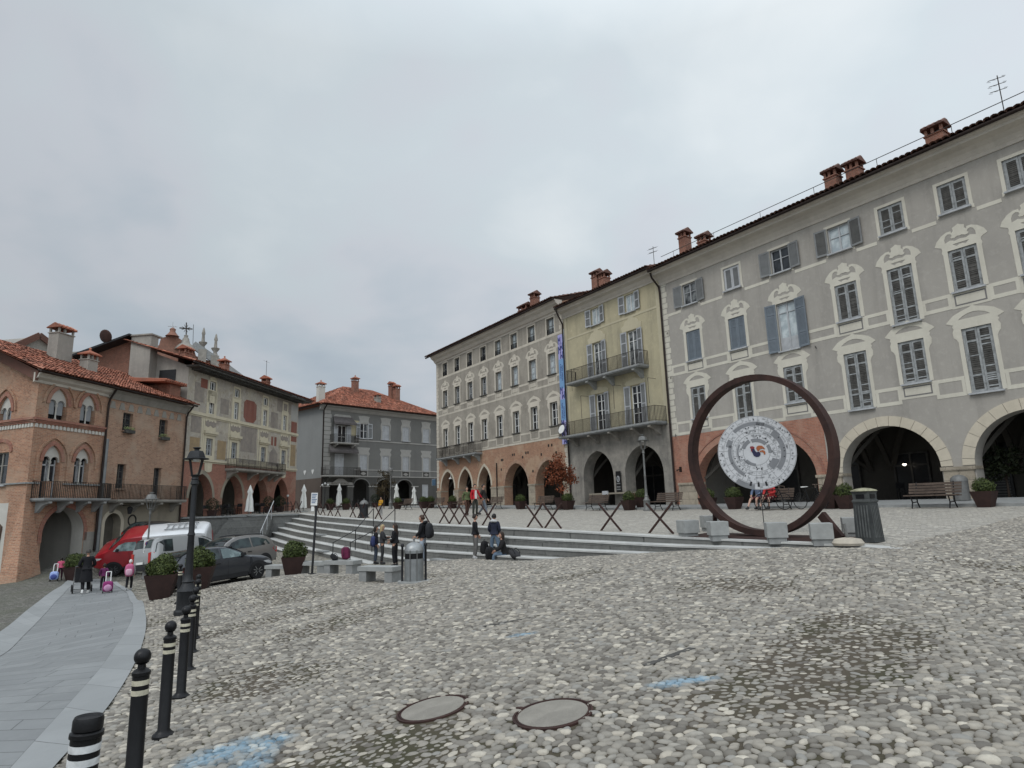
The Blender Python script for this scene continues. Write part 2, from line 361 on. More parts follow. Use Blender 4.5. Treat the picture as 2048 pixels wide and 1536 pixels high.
def cobble_bed():
    "mortar, grit and moss between the stones; further off the stones themselves"
    k = NT('cobble_bed'); v = k.obj()
    vx = k.n('ShaderNodeMapping', ins={'Vector':v,'Rotation':(0,0,.5),'Scale':(8.2,10.5,0)}).outputs[0]
    vo = k.n('ShaderNodeTexVoronoi', voronoi_dimensions='2D', ins={'Vector':vx,'Scale':1.,'Randomness':.85})
    ve = k.n('ShaderNodeTexVoronoi', voronoi_dimensions='2D', feature='DISTANCE_TO_EDGE', ins={'Vector':vx,'Scale':1.,'Randomness':.85})
    g = k.n('ShaderNodeSeparateColor', ins={0:vo.outputs['Color']}).outputs[0]
    st = pebble_ramp(k, g); a = k.noise(v, .3, 5, .6)
    st = k.mix(k.math('MULTIPLY', k.ramp(a, [(.35,0.),(.7,1.)]), .25), st, (.24,.22,.19))
    mo = k.noise(v, .8, 6, .7); moss = k.mix(k.ramp(mo, [(.45,0.),(.6,1.)]), (.115,.1,.08), (.062,.066,.028))
    e = k.ramp(ve.outputs[0], [(.02,0.),(.13,1.)])
    c = k.mix(e, moss, st); c = sprayed(k, v, c)
    h = k.math('ADD', k.math('MULTIPLY', e, 1.), k.math('MULTIPLY', k.noise(v, 30, 3), .3))
    return k.bsdf(c, .85, h, .8, .03)
def grit_mat():
    k = NT('mossy_grit'); v = k.obj(); mo = k.noise(v, .75, 6, .72); f = k.noise(v, 40, 4, .8)
    c = k.mix(k.ramp(mo, [(.45,0.),(.62,1.)]), (.085,.07,.05), (.046,.046,.02))
    l = k.noise(v, .28, 4, .6); c = k.mix(k.math('MULTIPLY', k.ramp(l, [(.55,0.),(.68,1.)]), .8), c, (.2,.185,.155))
    c = k.mix(k.math('MULTIPLY', f, .5), c, (.06,.05,.04)); return k.bsdf(sprayed(k, v, c), .95, f, .7, .015)
def plaza_mat():
    k = NT('plaza_cobbles'); v = k.obj()
    vx = k.n('ShaderNodeMapping', ins={'Vector':v,'Rotation':(0,0,.5),'Scale':(7.5,9.,0)}).outputs[0]
    vo = k.n('ShaderNodeTexVoronoi', voronoi_dimensions='2D', ins={'Vector':vx,'Scale':1.,'Randomness':.9})
    ve = k.n('ShaderNodeTexVoronoi', voronoi_dimensions='2D', feature='DISTANCE_TO_EDGE', ins={'Vector':vx,'Scale':1.,'Randomness':.9})
    g = k.n('ShaderNodeSeparateColor', ins={0:vo.outputs['Color']}).outputs[0]
    st = k.mix(.45, pebble_ramp(k, g), (.42,.40,.36)); a = k.noise(v, .25, 5, .6)
    st = k.mix(k.math('MULTIPLY', k.ramp(a, [(.4,0.),(.7,1.)]), .35), st, (.33,.31,.27))
    e = k.ramp(ve.outputs[0], [(.0,0.),(.1,1.)]); c = k.mix(e, (.21,.195,.17), st)
    return k.bsdf(c, .85, e, .5, .02)
def slab_mat():
    k = NT('granite_slabs'); uv = k.n('ShaderNodeUVMap').outputs[0]; v = k.obj()
    b = k.n('ShaderNodeTexBrick', offset=.37, squash=1.3, squash_frequency=3, ins={'Vector':uv,'Color1':(.245,.255,.255),'Color2':(.19,.198,.20),'Mortar':(.075,.078,.078),'Scale':1.,'Mortar Size':.009,'Mortar Smooth':.15,'Bias':0.,'Brick Width':1.15,'Row Height':.42})
    a = k.noise(v, .5, 6, .65); c = k.mix(k.math('MULTIPLY', k.ramp(a, [(.4,0.),(.65,1.)]), .5), b.outputs[0], (.15,.157,.157))
    d = k.noise(v, 3, 5, .7); c = k.mix(k.math('MULTIPLY', k.ramp(d, [(.5,0.),(.72,1.)]), .45), c, (.29,.295,.29))
    f = k.noise(v, 60, 3, .8); c = k.mix(k.math('MULTIPLY', f, .3), c, (.12,.125,.125))
    return k.bsdf(c, .72, k.math('ADD', k.math('MULTIPLY', b.outputs[1], -1.), k.math('MULTIPLY', f, .3)), .4, .012, 0, .35)
def border_mat():
    k = NT('granite_border'); uv = k.n('ShaderNodeUVMap').outputs[0]; v = k.obj()
    b = k.n('ShaderNodeTexBrick', offset=0., ins={'Vector':uv,'Color1':(.285,.295,.295),'Color2':(.245,.255,.255),'Mortar':(.09,.09,.09),'Scale':1.,'Mortar Size':.008,'Brick Width':4.,'Row Height':1.3})
    a = k.noise(v, .8, 6, .65); c = k.mix(k.math('MULTIPLY', k.ramp(a, [(.4,0.),(.65,1.)]), .45), b.outputs[0], (.19,.2,.2))
    f = k.noise(v, 60, 3, .8); c = k.mix(k.math('MULTIPLY', f, .25), c, (.14,.145,.145)); return k.bsdf(c, .72, f, .2, .006, 0, .35)
M.cobbed, M.grit, M.plaza, M.slab, M.border, M.peb = cobble_bed(), grit_mat(), plaza_mat(), slab_mat(), border_mat(), cobble_near()
def street_mat():
    k = NT('street_setts'); v = k.obj()
    vx = k.n('ShaderNodeMapping', ins={'Vector':v,'Scale':(9,11,0)}).outputs[0]
    ve = k.n('ShaderNodeTexVoronoi', voronoi_dimensions='2D', feature='DISTANCE_TO_EDGE', ins={'Vector':vx,'Scale':1.})
    vo = k.n('ShaderNodeTexVoronoi', voronoi_dimensions='2D', ins={'Vector':vx,'Scale':1.})
    g = k.n('ShaderNodeSeparateColor', ins={0:vo.outputs['Color']}).outputs[0]
    c = k.ramp(g, [(0.,(.085,.082,.072)),(.6,(.14,.135,.12)),(1.,(.21,.2,.18))]); e = k.ramp(ve.outputs[0], [(.0,0.),(.12,1.)])
    a = k.noise(v, .5, 5, .6); c = k.mix(k.math('MULTIPLY', k.ramp(a, [(.4,0.),(.65,1.)]), .6), c, (.10,.105,.075))
    return k.bsdf(k.mix(e, (.06,.058,.045), c), .85, e, .6, .02)
M.street = street_mat()

# ================================================================ ground sheet
def grid_mesh(name, ts, ns, zf, mat, xyf=xy):
    Tt, Nn = np.meshgrid(ts, ns, indexing='ij'); X = TX*Tt+NX*Nn; Y = TY*Tt+NY*Nn; Z = zf(Tt, Nn)
    V = np.stack([X, Y, Z], -1).reshape(-1, 3); a, b = Tt.shape
    i = np.arange(a*b).reshape(a, b); F = np.stack([i[:-1,:-1], i[1:,:-1], i[1:,1:], i[:-1,1:]], -1).reshape(-1, 4)
    return V, F
V1, F1 = grid_mesh('l', np.r_[np.linspace(-160,-14,8), np.linspace(-12,62,150), np.linspace(66,200,8)], np.r_[np.linspace(-200,-24,8), np.linspace(-22,13.8,74)], z_low, None)
V2, F2 = grid_mesh('p', np.r_[np.linspace(-160,-14,8), np.linspace(-12,74,120), np.linspace(80,200,6)], np.r_[np.linspace(13.8,30,24), np.linspace(36,200,6)], z_plaza, None)
V3, F3 = grid_mesh('u', np.linspace(50,110,40), np.linspace(3.2,13.8,12), z_plaza, None)
VV = np.concatenate([V1, V2, V3]); FF = np.concatenate([F1, F2+len(V1), F3+len(V1)+len(V2)])
me = bpy.data.meshes.new('ground'); me.from_pydata(VV.tolist(), [], FF.tolist())
for m in (M.cobbed, M.grit, M.plaza, M.street): me.materials.append(m)
cx = VV[FF].mean(1); dist = np.hypot(cx[:,0], cx[:,1]); tt = TX*cx[:,0]+TY*cx[:,1]; nn = NX*cx[:,0]+NY*cx[:,1]
mi = np.zeros(len(FF), int); mi[(dist < 24)] = 1; mi[len(F1):][(nn[len(F1):] > 13.7)] = 2; mi[len(F1)+len(F2):] = 2
mi[(nn < 0.5) & (tt > 24) & (mi == 0)] = 3; mi[(nn < -1.2) & (tt > 2)] = 3; mi[(nn < 5) & (tt > 34) & (np.arange(len(FF)) < len(F1))] = 3
me.polygons.foreach_set('material_index', mi.tolist()); me.polygons.foreach_set('use_smooth', [True]*len(FF)); me.update()
tag(link('ground', me), kind='structure')

# ---------------------------------------------------------------- slab path down the left side
PR = [(60,1600),(112,1536),(168,1475),(225,1405),(262,1345),(283,1295),(292,1255),(290,1225),(280,1203),(266,1187),(250,1176),(236,1166),(224,1156)]   # outer edge, right
PRI = [(-30,1600),(28,1534),(92,1462),(152,1396),(200,1340),(232,1294),(255,1258),(265,1230),(264,1208),(255,1190),(240,1178),(226,1167),(213,1157)]
PLI = [(-640,1600),(-520,1536),(-400,1475),(-270,1420),(-160,1375),(-60,1338),(6,1312),(45,1276),(80,1240),(108,1208),(129,1187),(146,1172),(158,1160)]
PLO = [(-740,1600),(-620,1536),(-500,1475),(-370,1415),(-260,1368),(-150,1328),(-70,1302),(2,1264),(50,1225),(85,1198),(110,1180),(129,1167),(144,1156)]
def dense(pts, m=6):
    P = [at_ground(*p) for p in pts]; out = []
    for i in range(len(P)-1):
        p0, p1, p2, p3 = P[max(i-1,0)], P[i], P[i+1], P[min(i+2,len(P)-1)]
        for j in range(m):
            t = j/m; out.append(.5*((2*p1)+(p2-p0)*t+(2*p0-5*p1+4*p2-p3)*t*t+(3*p1-3*p2+p3-p0)*t**3))
    out.append(P[-1]); return out
dPR, dPRI, dPLI, dPLO = dense(PR), dense(PRI), dense(PLI), dense(PLO)
def strip(name, L, R, mat, lift, nu, kw=0.):
    n = len(L); vs = []; uvs = []; s = 0.
    for i in range(n):
        if i: s += ((L[i]+R[i])/2-(L[i-1]+R[i-1])/2).length
        w = (R[i]-L[i]).length
        for j in range(nu+1):
            p = L[i].lerp(R[i], j/nu); vs.append((p.x, p.y, gz(p.x, p.y)+lift)); uvs.append((w*(j/nu), s))
    fs = [(i*(nu+1)+j, i*(nu+1)+j+1, (i+1)*(nu+1)+j+1, (i+1)*(nu+1)+j) for i in range(n-1) for j in range(nu)]
    me = bpy.data.meshes.new(name); me.from_pydata(vs, [], fs); me.materials.append(mat); uv = me.uv_layers.new(name='UVMap')
    for lp in me.loops: uv.data[lp.index].uv = uvs[lp.vertex_index]
    me.polygons.foreach_set('use_smooth', [True]*len(fs)); me.update(); return link(name, me)
tag(strip('pavement', dPLI, dPRI, M.slab, .022, 10), kind='structure')
tag(strip('pavement_border', dPRI, dPR, M.border, .03, 2), kind='structure')
tag(strip('pavement_border', dPLO, dPLI, M.border, .03, 2), kind='structure')
# raised flagged walk in front of the arcades
walk = MB(); tw = np.linspace(-10, 57, 30)
for a, b in zip(tw[:-1], tw[1:]):
    q = [(a,25.6),(b,25.6),(b,29.3),(a,29.3)]
    walk.hexa([(*xy(t,n), float(z_plaza(t,n))-.2) for t,n in q], [(*xy(t,n), float(z_plaza(t,n))+.1) for t,n in q])
tag(walk.build('arcade_pavement', M.granite), kind='structure')

# ---------------------------------------------------------------- loose river stones set in the ground nearest the camera
def pebbles(rmin, rmax, sp, seg, inner):
    a0, a1 = rad(-46), rad(46); xs = np.arange(-rmax*.75, rmax*.75, sp); ys = np.arange(0, rmax, sp*.9)
    X, Y = np.meshgrid(xs, ys); X = X + (np.arange(len(ys)) % 2)[:,None]*sp*.5
    X = (X+rng.uniform(-.27,.27,X.shape)*sp).ravel(); Y = (Y+rng.uniform(-.27,.27,Y.shape)*sp).ravel()
    d = np.hypot(X, Y); az = np.arctan2(X, Y); k = (d >= rmin) & (d < rmax) & (az > a0) & (az < a1); X, Y = X[k], Y[k]
    t, n = tn(X, Y); k = (n < 13.7-np.maximum(0, np.interp(t, [7.4,12.4,17.5,27.3,44.5], [.0,.45,1.0,1.65,2.9]))) | (t < 6.8); X, Y = X[k], Y[k]
    # keep the flagged path clear
    poly = np.array([(p.x,p.y) for p in dPR]+[(p.x,p.y) for p in dPLO[::-1]]); ins = np.zeros(len(X), bool)
    for (x0,y0),(x1,y1) in zip(poly, np.roll(poly,-1,0)):
        c = ((y0 > Y) != (y1 > Y)) & (X < (x1-x0)*(Y-y0)/(y1-y0+1e-12)+x0); ins ^= c
    t, n = tn(X, Y); keep = ~ins & ~((n < -1.2) & (t > 2))
    for q in MANHOLES: keep &= np.hypot(X-q.x, Y-q.y) > .31
    X, Y = X[keep], Y[keep]; Z = gz(X, Y); m = len(X)
    # patches where mortar has swallowed the stones
    big = np.sin(X*1.1+2.*np.sin(Y*.7))*np.cos(Y*.9+1.3*np.sin(X*.8)); sunk = np.clip((big-.3)*.03, -.004, .011)
    r = sp*rng.uniform(.42,.66,m)*np.where(rng.random(m) < .06, 1.25, 1.); el = rng.uniform(1.05,2.0,m); th = rng.normal(.25,.6,m); h = r*rng.uniform(.26,.5,m)
    ang = np.arange(seg)*2*PI/seg
    rings = [(1.02,-.35),(.94,.35),(.62,.85)] if inner else [(1.,-.2),(.72,.72)]
    P = []
    lum = rng.uniform(.85,1.12,(m,seg))
    for q, zz in rings:
        ex = np.cos(ang)[None]*(r*el**.5)[:,None]*q*lum; ey = np.sin(ang)[None]*(r/el**.5)[:,None]*q*lum
        P.append(np.stack([X[:,None]+ex*np.cos(th)[:,None]-ey*np.sin(th)[:,None], Y[:,None]+ex*np.sin(th)[:,None]+ey*np.cos(th)[:,None], (Z-sunk)[:,None]+np.broadcast_to((h*zz)[:,None], ex.shape)], -1))
    top = np.stack([X, Y, Z-sunk+h], -1)[:,None]; V = np.concatenate(P+[top], 1); nv = V.shape[1]; V = V.reshape(-1,3)
    # tilt with the slope of the ground
    base = (np.arange(m)*nv)[:,None]; j = np.arange(seg); j2 = (j+1) % seg; Fq = []
    for i in range(len(rings)-1):
        Fq.append(np.stack([base+i*seg+j, base+i*seg+j2, base+(i+1)*seg+j2, base+(i+1)*seg+j], -1).reshape(-1,4))
    Fq = np.concatenate(Fq); l = (len(rings)-1)*seg
    Ft = np.stack([base+l+j, base+l+j2, np.broadcast_to(base+len(rings)*seg, (m,seg))], -1).reshape(-1,3)
    return V, Fq, Ft
def fast_mesh(name, parts, mat):
    Vs = []; L = []; S = []; o = 0
    for V, Fq, Ft in parts:
        L.append((Fq+o).ravel()); S.append(np.full(len(Fq), 4)); L.append((Ft+o).ravel()); S.append(np.full(len(Ft), 3)); Vs.append(V); o += len(V)
    V = np.concatenate(Vs).astype(np.float32); L = np.concatenate(L).astype(np.int32); S = np.concatenate(S); st = np.r_[0, np.cumsum(S)[:-1]].astype(np.int32)
    me = bpy.data.meshes.new(name); me.vertices.add(len(V)); me.vertices.foreach_set('co', V.ravel()); me.loops.add(len(L)); me.loops.foreach_set('vertex_index', L)
    me.polygons.add(len(S)); me.polygons.foreach_set('loop_start', st); me.polygons.foreach_set('use_smooth', np.ones(len(S), bool)); me.update(calc_edges=True)
    me.materials.append(mat); return me
MANHOLES = [at_ground(866,1419), at_ground(1106,1433)]
tag(link('cobblestones', fast_mesh('cobblestones', [pebbles(2.2, 9., .07, 9, True), pebbles(9., 25., .084, 7, False)], M.peb)),
    'grey and cream river cobbles set in mossy grit', 'cobbles', kind='stuff')
for q, lab in zip(MANHOLES, ('rust rimmed round manhole filled with concrete, left of two', 'rust rimmed round manhole filled with concrete, right of two and larger')):
    tl, n0 = tn(q.x, q.y); e = .3; sx_ = (gz(q.x+e,q.y)-gz(q.x-e,q.y))/(2*e); sy_ = (gz(q.x,q.y+e)-gz(q.x,q.y-e))/(2*e)
    r = thing('manhole_cover', lab, 'manhole cover', q, group='manhole covers'); r.rotation_euler = (math.atan(sy_), -math.atan(sx_), 0)
    ring = MB(); n = 40
    prof = [(.302,-.02),(.302,.012),(.286,.013),(.284,.004),(.276,.004),(.274,.010),(.262,.010),(.262,-.02)]; o = len(ring.v)
    for rr, z in prof:
        for i in range(n): ring.v.append((rr*cos(2*PI*i/n), rr*sin(2*PI*i/n), z))
    for j in range(len(prof)):
        for i in range(n): ring.f.append((j*n+i, j*n+(i+1)%n, ((j+1)%len(prof))*n+(i+1)%n, ((j+1)%len(prof))*n+i)); ring.m.append(0)
    for w in (.4, 2.4): ring.bar((.29*cos(w),.29*sin(w),.005),(.36*cos(w),.36*sin(w),.003), .03, .015)
    ring.build('rim', M.corten, r, 40)
    fl = MB(); fl.lathe([(.262,-.02),(.262,.012),(.15,.018)], 40); fl.build('cover', M.manfill, r, 40) if hasattr(M,'manfill') else fl.build('cover', plaster('manhole_concrete', (.29,.27,.235), (.2,.187,.16), (.14,.13,.12), .5, 4., .8), r, 40)
# dark drain strips let into the paving
for a, b, lab, cat in [((965,1256),(1062,1238),'dark slate strip set across the cobbles','slate strip'),((1290,1336),(1385,1300),'tarred joint strip weathered into the cobbles','joint strip'),
                  ((95,1283),(148,1275),'rusty slot drain in the slab path','drain')]:
    p, q = at_ground(*a), at_ground(*b); m_ = MB(); d = (q-p); w = Vector((-d.y,d.x,0)).normalized()*.035
    k_ = 10
    for i in range(k_):
        u, v_ = p.lerp(q, i/k_), p.lerp(q, (i+1)/k_)
        zz = lambda c: (c.x, c.y, gz(c.x,c.y)+.018)
        zl = lambda c: (c.x, c.y, gz(c.x,c.y)-.03)
        m_.hexa([zl(u-w),zl(v_-w),zl(v_+w),zl(u+w)],[zz(u-w),zz(v_-w),zz(v_+w),zz(u+w)])
    tag(m_.build('drain_strip', M.slat), lab, cat)
# ================================================================ building kit
# local frame of a building: X along the facade (left to right), Y into the house, Z up from its base
_cache = {}
class House:
    def __init__(h, name, label, cat, origin, rz, base, x_off=0.):
        h.root = thing(name, label, cat, (origin[0], origin[1], base), rz); h.zb = base; h.xo = x_off
    def X(h, s): return s-h.xo
    def Z(h, z): return z-h.zb
    def put(h, name, mb, mats, smooth=None, parent=None, loc=None):
        return mb.build(name, mats, parent or h.root, smooth, loc)
def arch_curve(kind, a, b, zs, za, n=14):
    w = (b-a)/2; c = (a+b)/2; hh = za-zs; pts = []
    if kind == 'p' and hh > w:
        R = (w*w+hh*hh)/(2*w); th = math.asin(min(1, hh/R))
        for i in range(n+1): t = th*i/n; pts.append((a+R-R*cos(t), zs+R*sin(t)))
        return pts + [(a+b-x, z) for x, z in pts[-2::-1]]
    if kind == 'p':       # slightly pointed ellipse
        e = .86; L = []
        for i in range(n+1):
            u = i/n; ang = u*PI/2*.93; L.append((c-w*cos(ang)/1., zs+hh*(sin(ang)/sin(PI/2*.93))))
        L[-1] = (c, za); return L + [(a+b-x, z) for x, z in L[-2::-1]]
    return [(c-w*cos(PI*i/(2*n)), zs+hh*sin(PI*i/(2*n))) for i in range(2*n+1)]
def wall(h, name, mat, s0, s1, z0, z1, holes=(), arches=(), depth=.25, y=0., parent=None, adepth=.55, revmat=None):
    mb = MB(); H = [(a,b,c,d) for a,b,c,d in holes]+[(A['a'],A['b'],A['z0'],A['za']) for A in arches]
    xs = sorted({s0,s1,*[v for q in H for v in q[:2] if s0 < v < s1]}); zs = sorted({z0,z1,*[v for q in H for v in q[2:] if z0 < v < z1]})
    X, Z = h.X, h.Z
    for i in range(len(xs)-1):
        for j in range(len(zs)-1):
            cx_, cz_ = (xs[i]+xs[i+1])/2, (zs[j]+zs[j+1])/2
            if any(a < cx_ < b and c < cz_ < d for a,b,c,d in H): continue
            mb.add([(X(xs[i]),y,Z(zs[j])),(X(xs[i+1]),y,Z(zs[j])),(X(xs[i+1]),y,Z(zs[j+1])),(X(xs[i]),y,Z(zs[j+1]))],[(0,1,2,3)])
    for a,b,c,d in holes:
        P = [(a,c),(b,c),(b,d),(a,d)]
        for k_ in range(4):
            p, q = P[k_], P[(k_+1)%4]; mb.add([(X(p[0]),y,Z(p[1])),(X(q[0]),y,Z(q[1])),(X(q[0]),y+depth,Z(q[1])),(X(p[0]),y+depth,Z(p[1]))],[(0,1,2,3)], 1 if revmat else 0)
    for A in arches:
        cv = arch_curve(A.get('k','r'), A['a'], A['b'], A['zs'], A['za'])
        for p, q in zip(cv[:-1], cv[1:]):
            mb.add([(X(p[0]),y,Z(p[1])),(X(q[0]),y,Z(q[1])),(X(q[0]),y,Z(A['za'])),(X(p[0]),y,Z(A['za']))],[(0,1,2,3)])
        full = [(A['a'],A['z0'])]+cv+[(A['b'],A['z0'])]
        for p, q in zip(full[:-1], full[1:]):
            mb.add([(X(p[0]),y,Z(p[1])),(X(q[0]),y,Z(q[1])),(X(q[0]),y+adepth,Z(q[1])),(X(p[0]),y+adepth,Z(p[1]))],[(0,1,2,3)], 1 if revmat else 0)
    return h.put(name, mb, [mat, revmat] if revmat else mat, parent=parent)
def archivolt(h, A, t, mat, proud=.03, jamb=None, name='arch_surround', joints=0, parent=None):
    cv = arch_curve(A.get('k','r'), A['a'], A['b'], A['zs'], A['za']); c = (A['a']+A['b'])/2; mb = MB(); X, Z = h.X, h.Z
    w = (A['b']-A['a'])/2; out = arch_curve(A.get('k','r'), A['a']-t, A['b']+t, A['zs'], A['za']+t*(1.15 if A.get('k') == 'p' else 1))
    n = len(cv); zj = jamb if jamb is not None else A['zs']
    ins = [(A['a'],zj)]+cv+[(A['b'],zj)]; ou = [(A['a']-t,zj)]+out+[(A['b']+t,zj)]
    for i in range(len(ins)-1):
        q = [ins[i], ins[i+1], ou[i+1], ou[i]]
        if joints and 0 < i < len(ins)-2 and i % joints == 0:           # open joint between voussoirs
            q[0] = (q[0][0]*.93+q[1][0]*.07, q[0][1]*.93+q[1][1]*.07); q[3] = (q[3][0]*.93+q[2][0]*.07, q[3][1]*.93+q[2][1]*.07)
        mb.hexa([(X(x),-proud,Z(z)) for x,z in q], [(X(x),.004,Z(z)) for x,z in q])
    return h.put(name, mb, mat, parent=parent)
def molding(h, name, mat, s0, s1, prof, parent=None, ends=True):
    "profile of (outward, z) swept along the facade"
    mb = MB(); X, Z = h.X, h.Z; n = len(prof)
    mb.add([(X(s0),-d,Z(z)) for d,z in prof]+[(X(s1),-d,Z(z)) for d,z in prof], [(i,i+1,n+i+1,n+i) for i in range(n-1)]+([tuple(range(n)),tuple(range(n,2*n))] if ends else []))
    return h.put(name, mb, mat, parent=parent)
def band(h, mb, s0, s1, z0, z1, p=.012, y=0.):
    return mb.box(h.X(s0), h.X(s1), y-p, y+.004, h.Z(z0), h.Z(z1))
def cached(key, fn):
    if key not in _cache: _cache[key] = fn()
    return _cache[key]
def shutter_mesh(w, hgt, fm, sm, cross, flat=False, rot=0.):
    def mk():
        mb = MB(); st = min(.075, w*.16); t = .035
        mb.box(0,st,-t,0,0,hgt); mb.box(w-st,w,-t,0,0,hgt); mb.box(st,w-st,-t,0,0,st*1.2); mb.box(st,w-st,-t,0,hgt-st*1.2,hgt)
        for c in cross: mb.box(st,w-st,-t,0,c*hgt-st*.5,c*hgt+st*.5)
        n = max(6, int(hgt/(.085 if rot else .065))); r = random.Random(int(w*1000+hgt*77+rot*13))
        for i in range(n):
            z = st*1.2+(hgt-2.4*st)*(i+.5)/n; dz = (hgt-2.4*st)/n
            if any(abs(z-c*hgt) < st*.55 for c in cross): continue
            if flat: continue
            j = r.uniform(-.3,.5) if rot else 0; a = dz*(.55+j*.3)
            if rot and r.random() < .06: continue
            mb.add([(st,-t*.85,z-a),(w-st,-t*.85,z-a),(w-st,-t*.1,z+a*.7),(st,-t*.1,z+a*.7)],[(0,1,2,3)],0 if rot and r.random() < .13 else 1)
        mb.box(st,w-st,-.012,-.004,st,hgt-st,1)
        return mb.mesh('shutter', [fm, sm])
    return cached(('sh',round(w,3),round(hgt,3),fm.name,sm.name,tuple(cross),flat,round(rot,3)), mk)
def casement_mesh(w, hgt, fm, cols, rows, fr=.06, bar=.035, dado=0.):
    def mk():
        mb = MB(); x0, x1 = -w/2, w/2
        mb.box(x0,x0+fr,-.05,0,0,hgt); mb.box(x1-fr,x1,-.05,0,0,hgt); mb.box(x0+fr,x1-fr,-.05,0,hgt-fr,hgt); mb.box(x0+fr,x1-fr,-.05,0,0,fr)
        if cols > 1: mb.box(-fr*.6,fr*.6,-.055,0,fr,hgt-fr)
        for r in rows:
            mb.box(x0+fr,-fr*.6,-.045,0,r*hgt-bar/2,r*hgt+bar/2); mb.box(fr*.6,x1-fr,-.045,0,r*hgt-bar/2,r*hgt+bar/2)
        if dado: mb.box(x0+fr,x1-fr,-.03,0,fr,dado*hgt)
        return mb.mesh('window', fm)
    return cached(('cs',round(w,3),round(hgt,3),fm.name,cols,tuple(rows),fr,dado), mk)
def pane_mesh(w, hgt, gm):
    return cached(('pn',round(w,3),round(hgt,3),gm.name), lambda: MB().add([(-w/2,0,0),(w/2,0,0),(w/2,0,hgt),(-w/2,0,hgt)],[(0,1,2,3)]).mesh('pane', gm))
def sill_mesh(w, m, t=.07, d=.14):
    return cached(('sl',round(w,3),m.name,t,d), lambda: MB().box(-w/2,w/2,-d,.1,-t,0).mesh('sill', m))
def window(h, s, z0, z1, w, kind='glass', yd=.17, fm=None, gm=None, rows=(.36,.68), sm=None, slat=None, cross=(.72,), sill=True, flat=False, dado=0., sillm=None, old=0., y=0., name='window', open_ang=None):
    fm = fm or M.white; gm = gm or M.glass; sm = sm or M.shut; slat = slat or M.slat2
    hgt = z1-z0; X = h.X(s); Zb = h.Z(z0)
    if kind == 'closed':
        win = link(name, casement_mesh(w, hgt, sm, 1, (), .05), h.root, (X, y+.1, Zb))
        for sg in (-1, 1):
            link('shutter', shutter_mesh(w/2-.055, hgt-.06, sm, slat, cross, flat, old*(1+sg*.3+s*.01) if old else 0), win, ((-w/2+.05) if sg < 0 else .005, -.02, .03))
        if flat: pass
    else:
        win = link(name, casement_mesh(w, hgt, fm, 2, rows, .06, .035, dado), h.root, (X, y+yd, Zb))
        link('pane', pane_mesh(w-.04, hgt-.04, gm), win, (0, -.006, .02))
        if kind == 'open':
            aL, aR = open_ang or (rad(172), rad(172))
            lw = w/2+.06
            for sg, an in ((-1,aL),(1,aR)):
                ob = link('shutter', shutter_mesh(lw, hgt+.02, sm, slat, cross, flat), win, (sg*(w/2+.02), -yd-.03, -.01))
                if sg > 0: ob.rotation_euler = (0,0,-(PI-an))
                else: ob.scale = (-1,1,1); ob.rotation_euler = (0,0,(PI-an))
    if sill: link('sill', sill_mesh(w+.14, sillm or M.greywood), win, (0, -yd if kind != 'closed' else -.1, 0))
    return win
def mirror(pts): return pts+[(-x,z) for x,z in pts[::-1] if abs(x) > 1e-6]
def surround_B(w2, hgt, low=.0):
    "painted frame with a scrolled crest; origin at centre of the sill"
    T = hgt; o = w2+.17
    L = [(-o,low),(-o,T-.12),(-o-.04,T-.02),(-o,T+.10),(-o-.02,T+.2),(-o-.26,T+.32),(-o-.17,T+.52),(-o+.03,T+.72),(-o+.24,T+.82),(-o+.4,T+.82),(-.27,T+.72),(-.2,T+.8),(-.22,T+.93),(-.1,T+.98),(0,T+1.04)]
    outer = mirror(L)
    hole = [(-w2,low),(w2,low),(w2,T),(-w2,T)]
    outer = [(x,z) for x,z in outer]
    m1 = mirror([(0,T+.40),(-.2,T+.36),(-.36,T+.43),(-.56,T+.36),(-.56,T+.52),(-.5,T+.66),(-.4,T+.72),(-.3,T+.68),(-.27,T+.6),(-.33,T+.56),(-.3,T+.5),(-.2,T+.48),(-.08,T+.54),(0,T+.52)])
    m2 = [(-.3,T+.24),(-.16,T+.12),(-.05,T+.17),(.05,T+.17),(.16,T+.12),(.3,T+.24)]
    return L, w2, T, low, [m1, m2]
def surround_C(w2, hgt, low=.0):
    T = hgt; o = w2+.15
    L = [(-o,low),(-o,T-.52),(-o-.05,T-.40),(-o-.14,T-.30),(-o-.16,T-.08),(-o-.1,T+.05),(-o-.14,T+.14),(-o-.1,T+.22),(-o-.34,T+.34),(-o-.24,T+.44),(-o-.04,T+.62),(-.42,T+.74),(-.14,T+.82),(0,T+.90)]
    arcp = [(-.56,T+.40),(-.4,T+.52),(-.2,T+.60),(0,T+.63)]
    lens = mirror(arcp); return L, w2, T, low, [lens]
def surround_A(w2, hgt, low=0.):
    o = w2+.13; T = hgt; L = [(-o-.03,low-.1),(-o-.03,low+.08),(-o,low+.1),(-o,T+.13),(0,T+.13)]
    return L, w2, T, low, []
def surround_mesh(fn, w, hgt, mat, low=0., bandm=None):
    def mk():
        L, w2, T, lo, hs = fn(w/2, hgt, low); mb = MB()
        # head piece
        top = [p for p in L if p[1] >= T-1e-6]; k0 = L.index(top[0]); p0, p1 = L[k0-1], L[k0]
        f_ = (T-p0[1])/(p1[1]-p0[1]+1e-9); cutx = p0[0]+(p1[0]-p0[0])*f_
        head = mirror([(cutx,T)]+top)
        mb.prism([head]+hs, -.014, .003)
        # jamb strips
        side = [p for p in L if p[1] < T-1e-6]+[(cutx,T)]
        for sg in (1,-1):
            poly = [(sg*x,z) for x,z in side]+[(-sg*w2,T),(-sg*w2,lo)]
            mb.prism(poly, -.014, .003)
        return mb.mesh('surround', mat)
    return cached(('su',fn.__name__,round(w,3),round(hgt,3),mat.name,round(low,3)), mk)
